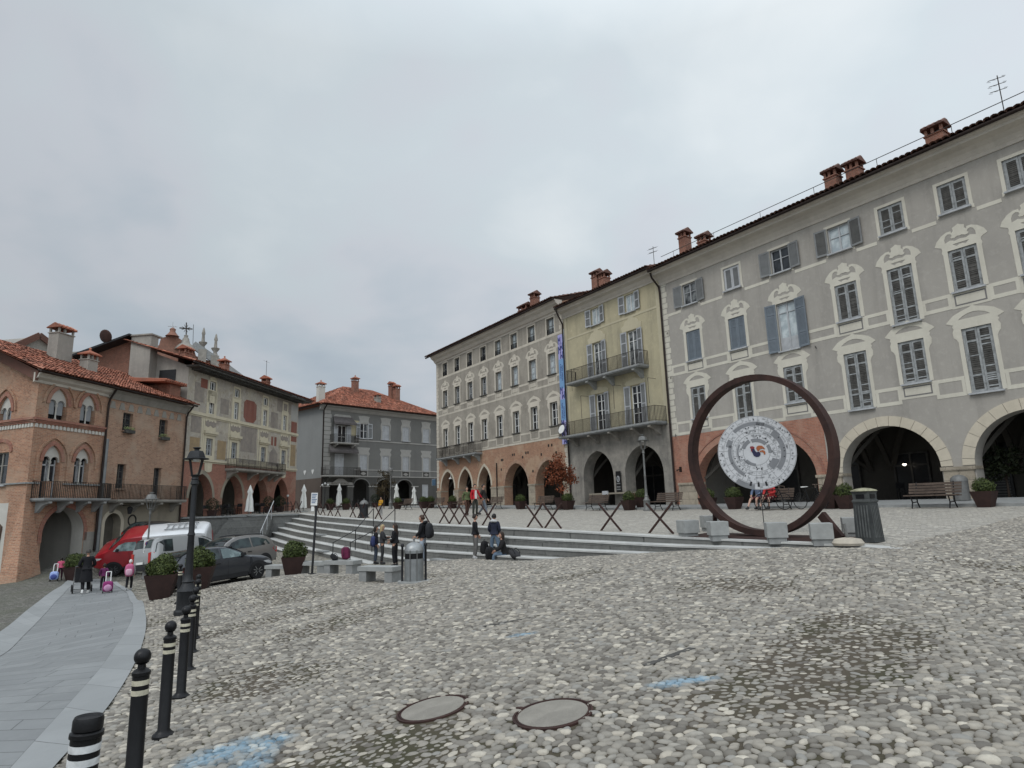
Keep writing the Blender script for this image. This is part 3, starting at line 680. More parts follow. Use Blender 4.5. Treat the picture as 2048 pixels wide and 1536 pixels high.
def panel_mesh(w, hgt, m1, m2, m3):
    "painted apron panel below a window: cream field, grey frame, cream centre"
    def mk():
        mb = MB(); mb.box(-w/2,w/2,-.012,.003,-hgt,0,0); a = .12; mb.box(-w/2+a,w/2-a,-.016,.003,-hgt+.1,-.1,1); b = a+.055; mb.box(-w/2+b,w/2-b,-.02,.003,-hgt+.155,-.155,2)
        return mb.mesh('apron_panel', [m1, m2, m3])
    return cached(('ap',round(w,3),round(hgt,3)), mk)
def roof_sheet(h, name, mat, poly, tw=.2, th=.36, parent=None, lift=.02, world=False, rseed=1):
    "barrel tiles laid over a planar polygon (eave edge = first two points)"
    P = [Vector(p) for p in poly]; u = (P[1]-P[0]).normalized(); nrm = None
    for q in P[2:]:
        c = u.cross(q-P[0])
        if c.length > 1e-6: nrm = c.normalized(); break
    if nrm.z < 0: nrm = -nrm
    v = nrm.cross(u).normalized()
    if v.dot(P[2]-P[0]) < 0: v = -v
    Q = [((p-P[0]).dot(u), (p-P[0]).dot(v)) for p in P]
    def inside(x, y):
        c = False
        for (x0,y0),(x1,y1) in zip(Q, Q[1:]+Q[:1]):
            if (y0 > y) != (y1 > y) and x < (x1-x0)*(y-y0)/(y1-y0)+x0: c = not c
        return c
    mb = MB(); mb.add([p-nrm*.03 for p in P], [tuple(range(len(P)))], 0); r = random.Random(rseed)
    x0, x1 = min(q[0] for q in Q), max(q[0] for q in Q); y0, y1 = min(q[1] for q in Q), max(q[1] for q in Q)
    nx, ny = int((x1-x0)/tw), int((y1-y0)/th)
    for i in range(nx+1):
        for j in range(-1, ny+1):
            cx_, cy_ = x0+(i+.5)*tw, y0+(j+.5)*th
            if not (inside(cx_, cy_) or inside(cx_, cy_+th*.3) or (j == -1 and inside(cx_, cy_+th))): continue
            ya = y0+j*th-.04+r.uniform(-.03,.03); yb = ya+th*1.18
            if j == -1: ya = y0-.07+r.uniform(-.02,.02)
            ra, rb = tw*.56, tw*.46; dx = r.uniform(-.012,.012); lz = r.uniform(0,.018); o = len(mb.v); ns = 5
            for (yy, rr, zo) in ((ya, ra, .035+lz), (yb, rb, .0+lz)):
                for k_ in range(ns):
                    a = PI*k_/(ns-1); p = P[0]+u*(cx_+dx-cos(a)*rr)+v*yy+nrm*(sin(a)*rr*.75+zo+lift); mb.v.append(tuple(p))
            for k_ in range(ns-1): mb.f.append((o+k_,o+k_+1,o+ns+k_+1,o+ns+k_)); mb.m.append(0)
    return mb.build(name, mat, parent or h.root)
def railing(mb, pts, z0, z1, step=.11, r=.011, top=.03, posts=True, mid=None):
    for a, b in zip(pts[:-1], pts[1:]):
        A, B = Vector((*a,0)), Vector((*b,0)); L = (B-A).length; n = max(2, int(L/step))
        mb.bar((*a,z1),(*b,z1),top,top*.7); mb.bar((*a,z0+.06),(*b,z0+.06),top*.6,top*.5)
        if mid: mb.bar((*a,z0+mid*(z1-z0)),(*b,z0+mid*(z1-z0)),top*.5,top*.4)
        for i in range(n+1):
            p = A.lerp(B, i/n); w = r*2 if i % 8 else r*3; mb.bar((p.x,p.y,z0),(p.x,p.y,z1),w,w)
def balcony(h, s0, s1, zslab, zrail, d, brackets, matS=None, thick=.12, name='balcony', bm=None):
    X, Z = h.X, h.Z; mb = MB(); mb.box(X(s0),X(s1),-d,.01,Z(zslab)-thick,Z(zslab)); mb.box(X(s0)+.04,X(s1)-.04,-d+.05,.01,Z(zslab)-thick-.06,Z(zslab)-thick)
    b = h.put(name, mb, matS or M.granite)
    m = MB(); railing(m, [(X(s0)+.04,-.02),(X(s0)+.04,-d+.05),(X(s1)-.04,-d+.05),(X(s1)-.04,-.02)], Z(zslab), Z(zrail)); h.put('railing', m, M.iron, parent=b)
    for s in brackets:
        k_ = MB(); w = .11; prof = [(0,0),(-d*.9,0),(-d*.92,-.12),(-d*.7,-.16),(-d*.45,-.26),(-d*.25,-.45),(-.08,-.58),(0,-.6)]
        for sg in (0,): k_.add([(X(s)-w,p,Z(zslab)-thick-.06+z) for p,z in prof]+[(X(s)+w,p,Z(zslab)-thick-.06+z) for p,z in prof], [(i,(i+1)%8,8+(i+1)%8,8+i) for i in range(8)]+[tuple(range(8)),tuple(range(8,16))])
        h.put('bracket', k_, bm or M.granite2, parent=b)
    return b
def chimney(h, s, y, z0, z1, w=.55, d=.5, mat=None, cap='gable', w2=None, parent=None, capm=None):
    X, Z = h.X, h.Z; mb = MB(); x = X(s); a, b = Z(z0), Z(z1); mat = mat or M.brickdk
    mb.box(x-w/2,x+w/2,y-d/2,y+d/2,a,b-.34*1)
    # smoke openings between little piers under the cap
    for px_ in (-w/2, -w*.13, w/2-.11): mb.box(x+px_,x+px_+.11,y-d/2,y-d/2+.1,b-.34,b-.06); mb.box(x+px_,x+px_+.11,y+d/2-.1,y+d/2,b-.34,b-.06)
    mb.box(x-w/2-.05,x+w/2+.05,y-d/2-.05,y+d/2+.05,b-.4,b-.34)
    o = h.put('chimney', mb, mat, parent=parent)
    c = MB(); e = .13
    if cap == 'gable':
        A = [(x-w/2-e,y-d/2-e,b-.06),(x+w/2+e,y-d/2-e,b-.06),(x+w/2+e,y+d/2+e,b-.06),(x-w/2-e,y+d/2+e,b-.06)]
        c.add(A+[(x-w/2-e,y,b+.2),(x+w/2+e,y,b+.2)], [(0,1,5,4),(2,3,4,5),(1,2,5),(3,0,4),(0,3,2,1)])
        for i in range(5): q = x-w/2-e+(w+2*e)*(i+.5)/5; c.tube([(q,y-d/2-e-.03,b-.03),(q,y,b+.24)],.06,6); c.tube([(q,y+d/2+e+.03,b-.03),(q,y,b+.24)],.06,6)
    else:
        c.box(x-w/2-e,x+w/2+e,y-d/2-e,y+d/2+e,b-.06,b+.02); c.add([(x-w/2-e,y-d/2-e,b+.02),(x+w/2+e,y-d/2-e,b+.02),(x+w/2+e,y+d/2+e,b+.02),(x-w/2-e,y+d/2+e,b+.02),(x,y,b+.3)],[(0,1,4),(1,2,4),(2,3,4),(3,0,4)])
        c.lathe([(.09,b+.2),(.05,b+.32),(.09,b+.38),(.02,b+.46)],8,(x,y,0))
    h.put('chimney_cap', c, capm or M.tilesdk, parent=o); return o
def antenna(h, s, y, z0, z1, parent=None, arms=3, sz=.55):
    m = MB(); x = h.X(s); m.tube([(x,y,h.Z(z0)),(x,y,h.Z(z1))],.02,5)
    for i in range(arms):
        z = h.Z(z1)-.12-.28*i; m.bar((x-sz*.6,y-.1,z),(x+sz*.4,y+.1,z),.02)
        for j in range(4): q = x-sz*.6+sz*j/3; m.bar((q,y-.25,z-.12),(q,y+.25,z+.1),.012)
    return h.put('antenna', m, M.iron, parent=parent)
def portico(h, s0, s1, z0, z1, depth, mat=None, vaults=(), y0=.55):
    "room behind the arches: floor, back and side walls, cross vault ribs"
    X, Z = h.X, h.Z; mb = MB(); a, b, c, d = X(s0), X(s1), Z(z0), Z(z1)
    mb.add([(a,y0,c),(b,y0,c),(b,depth,c),(a,depth,c),(a,y0,d),(b,y0,d),(b,depth,d),(a,depth,d)], [(3,2,6,7),(0,3,7,4),(1,2,6,5),(4,5,6,7),(0,1,2,3)])
    # back faces of the street wall beside the arches
    for (u, v, zt) in vaults:
        mid = X((u+v)/2)
        n = 8
        for p, q in (((X(u),y0),(X(v),depth)),((X(v),y0),(X(u),depth)),((X(u),y0),(X(u),depth)),((X(v),y0),(X(v),depth))):
            pts = []
            for i in range(n+1):
                t = i/n; pts.append((p[0]+(q[0]-p[0])*t, p[1]+(q[1]-p[1])*t, Z(zt)+(d-Z(zt)-.03)*sin(PI*t)))
            for e, g in zip(pts[:-1], pts[1:]): mb.bar(e, g, .22, .16)
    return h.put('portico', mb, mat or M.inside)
def pipe(h, pts, r=.055, name='downpipe', mat=None):
    m = MB(); m.tube([(h.X(s), -d, h.Z(z)) for s, d, z in pts], r, 8); return h.put(name, m, mat or M.gutter, 60)
# ================================================================ the long arcaded row on the right
RZ_ROW = atan2(-TY, -TX)
def row_house(name, label, cat, s_left, base):
    return House(name, label, cat, xy(-s_left, N_FAC), RZ_ROW, base, s_left)
# ---------------------------------------------------------------- big grey palazzo
R = row_house('arcaded_palazzo', 'long grey rendered palazzo with cream painted window surrounds behind the steel ring', 'building', -25.72, -.36)
sL, sR = -25.72, 4.0
ARCH_R = [dict(k='r',a=-24.05,b=-16.9,z0=-.36,zs=1.0,za=3.42), dict(k='r',a=-15.62,b=-11.55,z0=-.36,zs=1.04,za=2.95), dict(k='r',a=-10.35,b=-6.3,z0=-.36,zs=1.04,za=2.98), dict(k='r',a=-5.0,b=-1.0,z0=-.36,zs=1.04,za=2.98)]
cols = [-23.68+.2,-20.47,-17.5,-14.38,-11.98,-9.54,-7.22,-4.9,-2.6,-.3,2.0]
WA = ['open','flat','open','openold','old','old','old','old','old','old','old']
WB = ['flat','flat','door','old','tall','old','old','old','tall','old','old']
WC = ['old','tall','old','tall','old','tall','old','tall','old','tall','old']
holes = []; wins = []
for c, a, b_, c_ in zip(cols, WA, WB, WC):
    wA = 1.05; holes.append((c-wA/2,c+wA/2,11.47,12.78)); wins.append((c,11.47,12.78,wA,a,'A'))
    zb = {'door':7.32,'tall':7.28}.get(b_, 8.05); zt = 9.84; holes.append((c-.52,c+.52,zb,zt)); wins.append((c,zb,zt,1.04,b_,'B'))
    zc = 3.84 if c_ == 'tall' else 4.62; zt = 6.48; holes.append((c-.52,c+.52,zc,zt)); wins.append((c,zc,zt,1.04,c_,'C'))
wall(R, 'upper_wall', M.grey, sL, sR, 3.76, 13.5, holes, depth=.3)
wall(R, 'arcade_wall', M.brickR, sL, -16.3, -.36, 3.76, (), ARCH_R[:1], adepth=.7)
wall(R, 'arcade_wall', M.grey, -16.3, sR, -.36, 3.76, (), ARCH_R[1:], adepth=.7)
for (c, z0, z1, w, kd, row) in wins:
    if kd == 'flat': o = window(R, c, z0, z1, w, 'closed', sm=M.shutblue if row == 'B' else M.shutwhite, slat=M.shutblue if row == 'B' else M.shut, cross=(.74,) if row == 'B' else (), flat=False)
    elif kd == 'open': o = window(R, c, z0, z1, w, 'open', sm=M.shut, slat=M.shut, fm=M.greywood, gm=M.glasshalf if c < -20 else M.glass, rows=(.6,), cross=())
    elif kd == 'openold': o = window(R, c, z0, z1, w, 'open', sm=M.shut, slat=M.slat2, fm=M.shutwhite, gm=M.glasslace, rows=(.6,), cross=())
    elif kd == 'door': o = window(R, c, z0, z1, w, 'open', sm=M.shutblue, slat=M.shutblue, fm=M.greywood, gm=M.glasslace, rows=(.8,), cross=(.3,.8), dado=.28)
    else: o = window(R, c, z0, z1, w, 'closed', sm=M.shutold, slat=M.slat, cross=(.26,.8) if z1-z0 > 2.2 else ((.76,) if row != 'A' else ()), old=1.)
    fn = {'A':surround_A,'B':surround_B,'C':surround_C}[row]
    yy = -.1 if kd in ('flat','old','tall') else -.17
    link('surround', surround_mesh(fn, w, z1-z0, M.cream, low=-.05 if row == 'A' else 0.), o, (0, yy-.0, 0))
    if row != 'A' and kd not in ('door','tall'):
        link('apron_panel', panel_mesh(1.36, .66 if row == 'B' else .62, M.cream, M.greyband, M.cream), o, (0, yy, -.03))
for i in range(len(cols)):
    mb = MB(); l = (cols[i-1]+.68) if i else sL+.45; r_ = cols[i]-.68
    for a, b_ in ((8.04,7.89),(7.55,7.39),(4.58,4.43),(3.95,3.79)):
        if b_ == 3.79 and l > -16: pass
        l2 = l if not (i and ((WB[i-1] in ('tall','door') and a > 7) or (WC[i-1] == 'tall' and a < 5))) else l-.02
        band(R, mb, l2, r_, b_, a)
    for a, b_ in ((7.89,7.55),(4.43,3.95)):
        band(R, mb, l, l+.12, b_, a); band(R, mb, r_-.12, r_, b_, a)
    band(R, mb, (cols[i-1]+.74) if i else sL+.45, cols[i]-.74, 11.15, 11.31); R.put('painted_band', mb, M.cream)
q = MB(); z = 3.8
while z < 13.3:
    j = .02; wq = .42 if int(z/.36) % 2 else .5; q.box(R.X(sL)+.08, R.X(sL)+wq, -.014, .003, R.Z(z+j), R.Z(min(z+.36,13.4)-j)); z += .36
R.put('painted_quoins', q, M.cream)
for A, m in ((ARCH_R[0], None),)+tuple((a, M.vouss) for a in ARCH_R[1:]):
    if m: archivolt(R, A, .43, m, .035, joints=2)
    else: archivolt(R, A, .34, M.brickR, .02); archivolt(R, dict(A,a=A['a']-.36,b=A['b']+.36,za=A['za']+.36), .09, M.brickF, .05)
for a, b_ in ((sL,-24.05),(-16.9,-15.62),(-11.55,-10.35),(-6.3,-5.0),(-1,4)):
    pm = MB(); pm.box(R.X(a)+(.06 if a > sL else .3), R.X(b_)-.06, -.07, .69, 0, R.Z(.86))
    pm.box(R.X(a)-(.02 if a > sL else -.3), R.X(b_)+.02, -.12, .66, R.Z(.86), R.Z(1.0)); R.put('pier', pm, M.pier)
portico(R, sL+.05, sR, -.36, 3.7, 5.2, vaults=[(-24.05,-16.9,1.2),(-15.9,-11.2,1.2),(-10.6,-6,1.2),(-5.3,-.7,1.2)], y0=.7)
def shop(h, s, z0, w, hg, y, kind='glass', parent=None):
    mb = MB(); X = h.X(s); Z = h.Z(z0); mb.box(X-w/2,X+w/2,y-.12,y,Z,Z+hg,0); 
    if kind == 'shutter':
        for i in range(int(hg*.8/.12)): mb.box(X-w/2+.1,X+w/2-.1,y-.17,y-.12,Z+i*.12+.02,Z+i*.12+.1,1)
    else:
        mb.box(X-w/2-.08,X-w/2,y-.2,y,Z,Z+hg+.08,1); mb.box(X+w/2,X+w/2+.08,y-.2,y,Z,Z+hg+.08,1); mb.box(X-w/2,X+w/2,y-.2,y,Z+hg,Z+hg+.08,1); mb.box(X-.04,X+.04,y-.17,y-.12,Z,Z+hg,1)
        mb.box(X-w/2,X+w/2,y-.16,y-.12,Z+hg*.74,Z+hg*.78,1)
    return h.put('shopfront', mb, [M.doordark, M.slat2 if kind == 'shutter' else M.slat], parent=parent)
for s, w, hg, kd in ((-22.2,2.4,2.6,'glass'),(-18.6,2.2,2.5,'glass'),(-14.9,1.5,2.3,'glass'),(-11.9,2.1,2.5,'shutter'),(-7.6,2.4,2.6,'glass'),(-2.5,2,2.5,'glass')): shop(R, s, -.36, w, hg, 5.2, kd)
molding(R, 'cornice', M.cornice, sL+.02, sR, [(0,13.28),(.05,13.28),(.07,13.42),(.1,13.46),(.12,13.5),(.2,13.62),(.38,13.76),(.62,13.84),(.68,13.86),(.68,13.98),(.8,14.04),(.86,14.12),(0,14.16)])
g = MB(); g.tube([(R.X(sL)-.05,-.93,R.Z(14.12)),(R.X(sR),-.93,R.Z(14.12))],.085,8); R.put('gutter', g, M.gutter, 60)
rf = roof_sheet(R, 'roof', M.tilesdk, [(R.X(sL)-.05,-.98,R.Z(14.16)),(R.X(sR),-.98,R.Z(14.16)),(R.X(sR),7,R.Z(16.6)),(R.X(sL),7,R.Z(16.6))], .24, .42)
fb = MB(); fb.box(R.X(sL),R.X(sR),6.9,13,0,R.Z(16.4)); fb.box(R.X(sL),R.X(sL)+.3,.75,7,0,R.Z(13.9)); R.put('rear_wall', fb, M.grey)
for s, y, w, z1 in ((-25.25,2.2,.55,17.2),(-23.6,2.0,.6,16.25),(-15.05,1.6,.62,16.4),(-14.0,1.7,.62,16.35),(-10.2,1.4,.72,16.1)): chimney(R, s, y, 14.3, z1, w, .6, parent=rf)
antenna(R, -7.9, 2.2, 14.6, 17.6, rf); w_ = MB(); w_.tube([(R.X(-25),-.5,R.Z(14.9)),(R.X(-1),-.5,R.Z(14.95))],.018,5)
for s in range(-24, -1, 3): w_.tube([(R.X(s),-.5,R.Z(14.2)),(R.X(s),-.5,R.Z(14.93))],.014,4)
R.put('snow_guard_rail', w_, M.iron, parent=rf)
pipe(R, [(-25.66,.85,14.0),(-25.66,.75,13.7),(-25.66,.2,13.2),(-25.66,.13,12.9),(-25.66,.13,-.3)], .06)
for s, z in ((-25.4,10.2),(-25.4,7.4),(-25.4,3.9),(-16.35,3.9),(-16.2,7.2)):
    hk = MB(); hk.bar((R.X(s),0,R.Z(z)),(R.X(s)+.22,-.3,R.Z(z)-.2),.03); R.put('wall_hook', hk, M.dark)
al = MB(); x_, z_ = R.X(-25.0), R.Z(1.75); al.bar((x_-.5,-.05,z_),(x_+.25,-.55,z_+.03),.05); al.box(x_+.2,x_+.3,-.62,-.5,z_-.15,z_+.15); R.put('lamp_bracket', al, M.gutter)
tl = MB(); x_, z_ = R.X(-16.05), R.Z(3.05); tl.box(x_-.13,x_+.13,-.03,0,z_-.13,z_+.13); R.put('wall_plaque', tl, M.white)

# ---------------------------------------------------------------- narrow ochre house
Y = row_house('ochre_house', 'narrow yellow ochre house with two iron balconies and grey stone arcade', 'building', -35.45, -.3)
yL, yR = -35.45, -25.78
AY = [dict(k='p',a=-34.0,b=-30.95,z0=-.3,zs=1.75,za=3.52), dict(k='p',a=-29.85,b=-26.55,z0=-.3,zs=1.75,za=3.5)]
hs = []; cy = (-31.85,-28.42)
for c in cy: hs += [(c-.45,c+.45,12.38,13.6),(c-.45,c+.45,8.62,11.08),(c-.45,c+.45,4.82,7.42)]
wall(Y, 'upper_wall', M.yellow, yL, yR, 4.62, 14.0, hs, depth=.3); wall(Y, 'arcade_wall', M.stone, yL, yR, -.3, 4.62, (), AY, adepth=.9)
for c in cy:
    o = window(Y, c, 12.38, 13.6, .9, 'open', gm=M.glasslace, rows=(), sm=M.greywood, slat=M.shut, cross=(.5,))
    o = window(Y, c, 8.62, 11.08, .9, 'open', gm=M.glasshalf, rows=(.72,), sm=M.greywood, slat=M.shut, cross=(.35,.7), sill=False, dado=.0)
    cr = MB(); cr.prism(mirror([(-.85,2.5),(-.95,2.85),(-.7,2.95),(-.55,3.2),(-.3,3.25),(-.2,3.4),(0,3.45)])+[], -.03, .003); o2 = cr.build('stucco_crest', M.stucco_y, o, None, (0,-.17,0))
    o = window(Y, c, 4.82, 7.42, .9, 'open', gm=M.glass, rows=(.3,.55,.8), sm=M.greywood, slat=M.shut, cross=(.5,), sill=False)
    cr = MB(); cr.prism(mirror([(-.8,2.64),(-.95,2.8),(-.75,2.95),(-.4,3.0),(0,3.1)]), -.03, .003); cr.build('stucco_crest', M.stucco_y, o, None, (0,-.17,0))
balcony(Y, -34.35, -27.1, 8.5, 9.42, .95, (-32.2,-30.4,-27.7), bm=M.granite2); balcony(Y, -35.35, -25.95, 4.75, 5.68, 1.05, (-34.4,-32.2,-30.2,-28.1,-26.6), bm=M.stone)
mb = MB(); band(Y, mb, yL+.3, yR-.3, 11.98, 12.12, .02)
for a, b_ in ((yL+.05,yL+.35),(yR-.35,yR-.05)): band(Y, mb, a, b_, 4.8, 13.75, .015)
Y.put('stucco_band', mb, M.stucco_y)
for A in AY: archivolt(Y, A, .3, M.stone, .015)
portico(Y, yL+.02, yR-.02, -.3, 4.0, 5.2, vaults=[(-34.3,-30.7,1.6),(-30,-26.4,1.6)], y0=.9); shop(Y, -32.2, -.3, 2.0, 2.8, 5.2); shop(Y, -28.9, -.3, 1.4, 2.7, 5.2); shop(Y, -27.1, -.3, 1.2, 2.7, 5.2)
molding(Y, 'cornice', M.cornice, yL+.02, yR-.02, [(0,13.72),(.05,13.72),(.07,13.85),(.12,13.9),(.25,14.08),(.5,14.18),(.55,14.3),(.72,14.42),(0,14.46)])
g = MB(); g.tube([(Y.X(yL),-.79,Y.Z(14.42)),(Y.X(yR)-.1,-.79,Y.Z(14.42))],.085,8); Y.put('gutter', g, M.gutter, 60)
rf = roof_sheet(Y, 'roof', M.tilesdk, [(Y.X(yL),-.84,Y.Z(14.46)),(Y.X(yR),-.84,Y.Z(14.46)),(Y.X(yR),7,Y.Z(16.8)),(Y.X(yL),7,Y.Z(16.8))], .24, .42)
fb = MB(); fb.box(Y.X(yL),Y.X(yR),6.9,13,0,Y.Z(16.6)); Y.put('rear_wall', fb, M.brick3)
pipe(Y, [(-35.4,.72,14.35),(-35.4,.5,13.9),(-35.4,.14,13.3),(-35.38,.13,-.2)], .06)
for s, y, z1 in ((-33.4,1.8,17.1),(-32.6,1.8,16.75)): chimney(Y, s, y, 14.8, z1, .62, .6, parent=rf)
antenna(Y, -28.0, 2.2, 15.2, 17.3, rf, 2)
for s, z in ((-33.9,9.5),(-29.7,7.6),(-26.6,7.5),(-33,7.4)):
    aw = MB(); x_ = Y.X(s); aw.bar((x_,-.04,Y.Z(z)),(x_,-.75,Y.Z(z)),.02); aw.bar((x_,-.75,Y.Z(z)),(x_,-.75,Y.Z(z)-1.6),.02); Y.put('awning_rail', aw, M.iron)

# ---------------------------------------------------------------- grey-cream palace at the far end
P3 = row_house('painted_arcade_palace', 'pale taupe four storey palace with rows of cream painted frames over brick pointed arches', 'building', -56.4, .12)
pL, pR = -56.4, -35.48
c3 = [-54.52,-52.05,-49.6,-47.15,-44.66,-42.16,-39.62,-37.08]; h3 = []; w3 = []
for i, c in enumerate(c3):
    h3 += [(c-.48,c+.48,12.98,14.28),(c-.48,c+.48,9.8,11.46),(c-.47,c+.47,5.83,7.64)]
wall(P3, 'upper_wall', M.grey3, pL, pR, 4.9, 14.5, h3, depth=.34)
A3 = [dict(k='p',a=-55.5,b=-52.85,z0=.0,zs=1.75,za=3.42), dict(k='p',a=-51.95,b=-49.55,z0=0.,zs=1.75,za=3.45), dict(k='p',a=-48.4,b=-46.3,z0=-.05,zs=1.75,za=3.46), dict(k='p',a=-44.15,b=-40.7,z0=-.12,zs=1.45,za=3.4), dict(k='p',a=-39.75,b=-36.3,z0=-.15,zs=1.4,za=3.32)]
for A in A3: A['z0'] = -.2
wall(P3, 'arcade_wall', M.brick3, pL, pR, -.2, 4.9, (), A3, adepth=.8)
for i, c in enumerate(c3):
    o = window(P3, c, 12.98, 14.28, .96, 'glass', yd=.26, gm=M.glasslace if i > 3 else M.glass, rows=(.55,), fm=M.shut, sill=False)
    rl = MB(); railing(rl, [(-.46,0),(.46,0)], 0., .42, .09, .012); rl.build('window_railing', M.dark, o, None, (0,-.22,0))
    link('surround', surround_mesh(surround_A, .96, 1.3, M.cream3), o, (0,-.26,0))
    o = window(P3, c, 9.8, 11.46, .96, 'glass', yd=.28, gm=M.glasslace if i > 3 else M.glasshalf, rows=(.36,.68), fm=M.greywood, sillm=M.slat)
    link('surround', surround_mesh(surround_B, .96, 1.66, M.cream3), o, (0,-.28,0)); link('apron_panel', panel_mesh(1.16, .62, M.cream3, M.grey3, M.cream3), o, (0,-.28,-.1))
    o = window(P3, c, 5.83, 7.64, .94, 'glass', yd=.26, gm=M.glass, rows=(.34,.67), fm=M.white, sillm=M.slat)
    link('surround', surround_mesh(surround_C, .94, 1.81, M.cream3), o, (0,-.26,0)); link('apron_panel', panel_mesh(1.2, .66, M.cream3, M.grey3, M.grey3), o, (0,-.26,-.12))
mb = MB()
for a, b_ in ((12.95,12.76),(9.7,9.55),(9.1,8.96),(5.68,5.55),(5.0,4.86)): band(P3, mb, pL+.02, pR-.05, b_, a, .02 if b_ == 4.86 else .011)
P3.put('painted_band', mb, M.cream3)
q = MB(); z = 1.9
while z < 14.2: q.box(0.01,.42 if int(z/.36)%2 else .5,-.014,.003,P3.Z(z+.015),P3.Z(z+.345)); q.box(P3.X(pR)-(.42 if int(z/.36)%2 else .5),P3.X(pR)-.02,-.014,.003,P3.Z(z+.015),P3.Z(z+.345)); z += .36
P3.put('painted_quoins', q, M.cream3)
for i, A in enumerate(A3): archivolt(P3, A, .22, M.vouss if i < 3 else M.brickb, .02, joints=2 if i < 3 else 0)
for a, b_ in ((pL,-55.5),(-52.85,-51.95),(-49.55,-48.4),(-46.3,-44.15),(-40.7,-39.75),(-36.3,pR)):
    pm = MB(); pm.box(P3.X(a)+.05,P3.X(b_)-.05,-.06,.79,-.3,P3.Z(1.5)); pm.box(P3.X(a)-.01,P3.X(b_)+.01,-.1,.76,P3.Z(1.5),P3.Z(1.62)); P3.put('pier', pm, M.pier)
pt = MB(); r_ = random.Random(3)
for i in range(26):
    s, z = r_.uniform(-45,-36), r_.choice([3.7,4.0,4.3,2.9,2.5]); 
    if any(A['a']-.3 < s < A['b']+.3 and z < A['za']+.3 for A in A3): continue
    pt.box(P3.X(s),P3.X(s)+.16,-.012,.0,P3.Z(z),P3.Z(z)+.2)
P3.put('putlog_holes', pt, M.doordark)
balcony(P3, -55.1, -47.6, 4.72, 5.72, .75, (-54.3,-51.9,-49.8,-48.1), thick=.12)
portico(P3, pL+.02, pR-.02, -.2, 4.2, 5.0, vaults=[(-55.9,-52.4,1.6),(-52.4,-49,1.6),(-49,-45.2,1.6),(-45,-40.2,1.5),(-40.2,-36,1.5)], y0=.8)
for s, w in ((-54,1.6),(-50.5,1.6),(-47,1.6),(-41.9,2.0),(-38.6,1.4)): shop(P3, s, -.1, w, 2.7, 5.0)
molding(P3, 'cornice', M.cornice, pL+.0, pR-.02, [(0,14.42),(.05,14.42),(.07,14.56),(.2,14.62),(.35,14.85),(.6,15.0),(.66,15.14),(.8,15.26),(0,15.3)])
g = MB(); g.tube([(P3.X(pL)-.7,-.86,P3.Z(15.24)),(P3.X(pR),-.86,P3.Z(15.24))],.085,8); P3.put('gutter', g, M.gutter, 60)
rf = roof_sheet(P3, 'roof', M.tilesdk, [(P3.X(pL)-.7,-.92,P3.Z(15.3)),(P3.X(pR),-.92,P3.Z(15.3)),(P3.X(pR),7,P3.Z(17.7)),(P3.X(pL)-.7,7,P3.Z(17.7))], .24, .42)
sw = MB(); sw.box(0,P3.X(pR)-.02,.84,13,0,P3.Z(15.2)) ; sw.v = []; sw.f = []; sw.m = []
sw.add([(0,0,0),(0,13,0),(0,13,P3.Z(17.4)),(0,6.9,P3.Z(17.5)),(0,0,P3.Z(15.2))],[(0,1,2,3,4)]); xr = P3.X(pR)-.03; sw.add([(xr,0,P3.Z(13)),(xr,13,P3.Z(13)),(xr,13,P3.Z(17.6)),(xr,6.9,P3.Z(17.6)),(xr,0,P3.Z(15.2))],[(0,1,2,3,4)])
P3.put('side_wall', sw, M.brick3)
for s, y, z1, w in ((-42.9,1.8,17.2,1.2),(-41.5,1.9,17.9,.62)): chimney(P3, s, y, 15.4, z1, w, .6, parent=rf)
dp = MB(); x_, z_ = P3.X(-44.9), P3.Z(0); pipe(P3, [(-45.2,.1,3.6),(-45.2,.1,0.2)], .05)
# ================================================================ houses on the left and at the far end
def az_house(name, label, cat, px, d, a_deg, base, x_off=0., py=950):
    a = rad(a_deg); x, y = polar(px, d, py); return House(name, label, cat, (x, y), atan2(cos(a), sin(a)), base, x_off)
def basis(h): return Matrix.Translation(h.root.location) @ Matrix.Rotation(h.root.rotation_euler.z, 4, 'Z')
def on_house(h, px, py, y=0.):
    Mi = basis(h).inverted(); o = Mi @ Vector((0,0,0)); d = (Mi.to_3x3() @ sight(px, py)); k_ = (y-o.y)/d.y; p = o+d*k_; return p.x+h.xo, p.z+h.zb
def adopt(h, side):
    "fold a wing built in its own frame into the house it belongs to"
    Mx = basis(h).inverted() @ basis(side)
    for c in kids(side.root): c.parent = h.root; c.matrix_basis = Mx @ c.matrix_basis
    bpy.data.objects.remove(side.root)
M.brickpl = plaster('beige_ground_plaster', (.31,.275,.215), (.245,.215,.17), (.13,.12,.1), .5, .6, .5)
M.white_arch = plaster('white_tympanum', (.52,.50,.45), (.46,.44,.4), (.3,.29,.26), .3)
M.stucco = plaster('old_side_plaster', (.31,.29,.255), (.25,.235,.21), (.14,.13,.12), .5)
M.blind = paint('grey_blind', (.25,.26,.27), .7, 0, .08, 3)
M.b4 = plaster('dark_grey_render', (.185,.183,.172), (.152,.151,.143), (.11,.108,.1), .35, .35, .4)
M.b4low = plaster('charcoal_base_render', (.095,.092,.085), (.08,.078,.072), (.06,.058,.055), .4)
M.b4side = plaster('smooth_grey_gable', (.235,.24,.235), (.205,.21,.205), (.15,.15,.145), .2, .3, .3)
M.b4brown = plaster('brown_base_render', (.12,.095,.08), (.1,.078,.066), (.07,.06,.05), .4)
M.b4trim = plaster('pale_grey_trim', (.37,.36,.335), (.32,.31,.29), (.22,.21,.2), .3, .8)

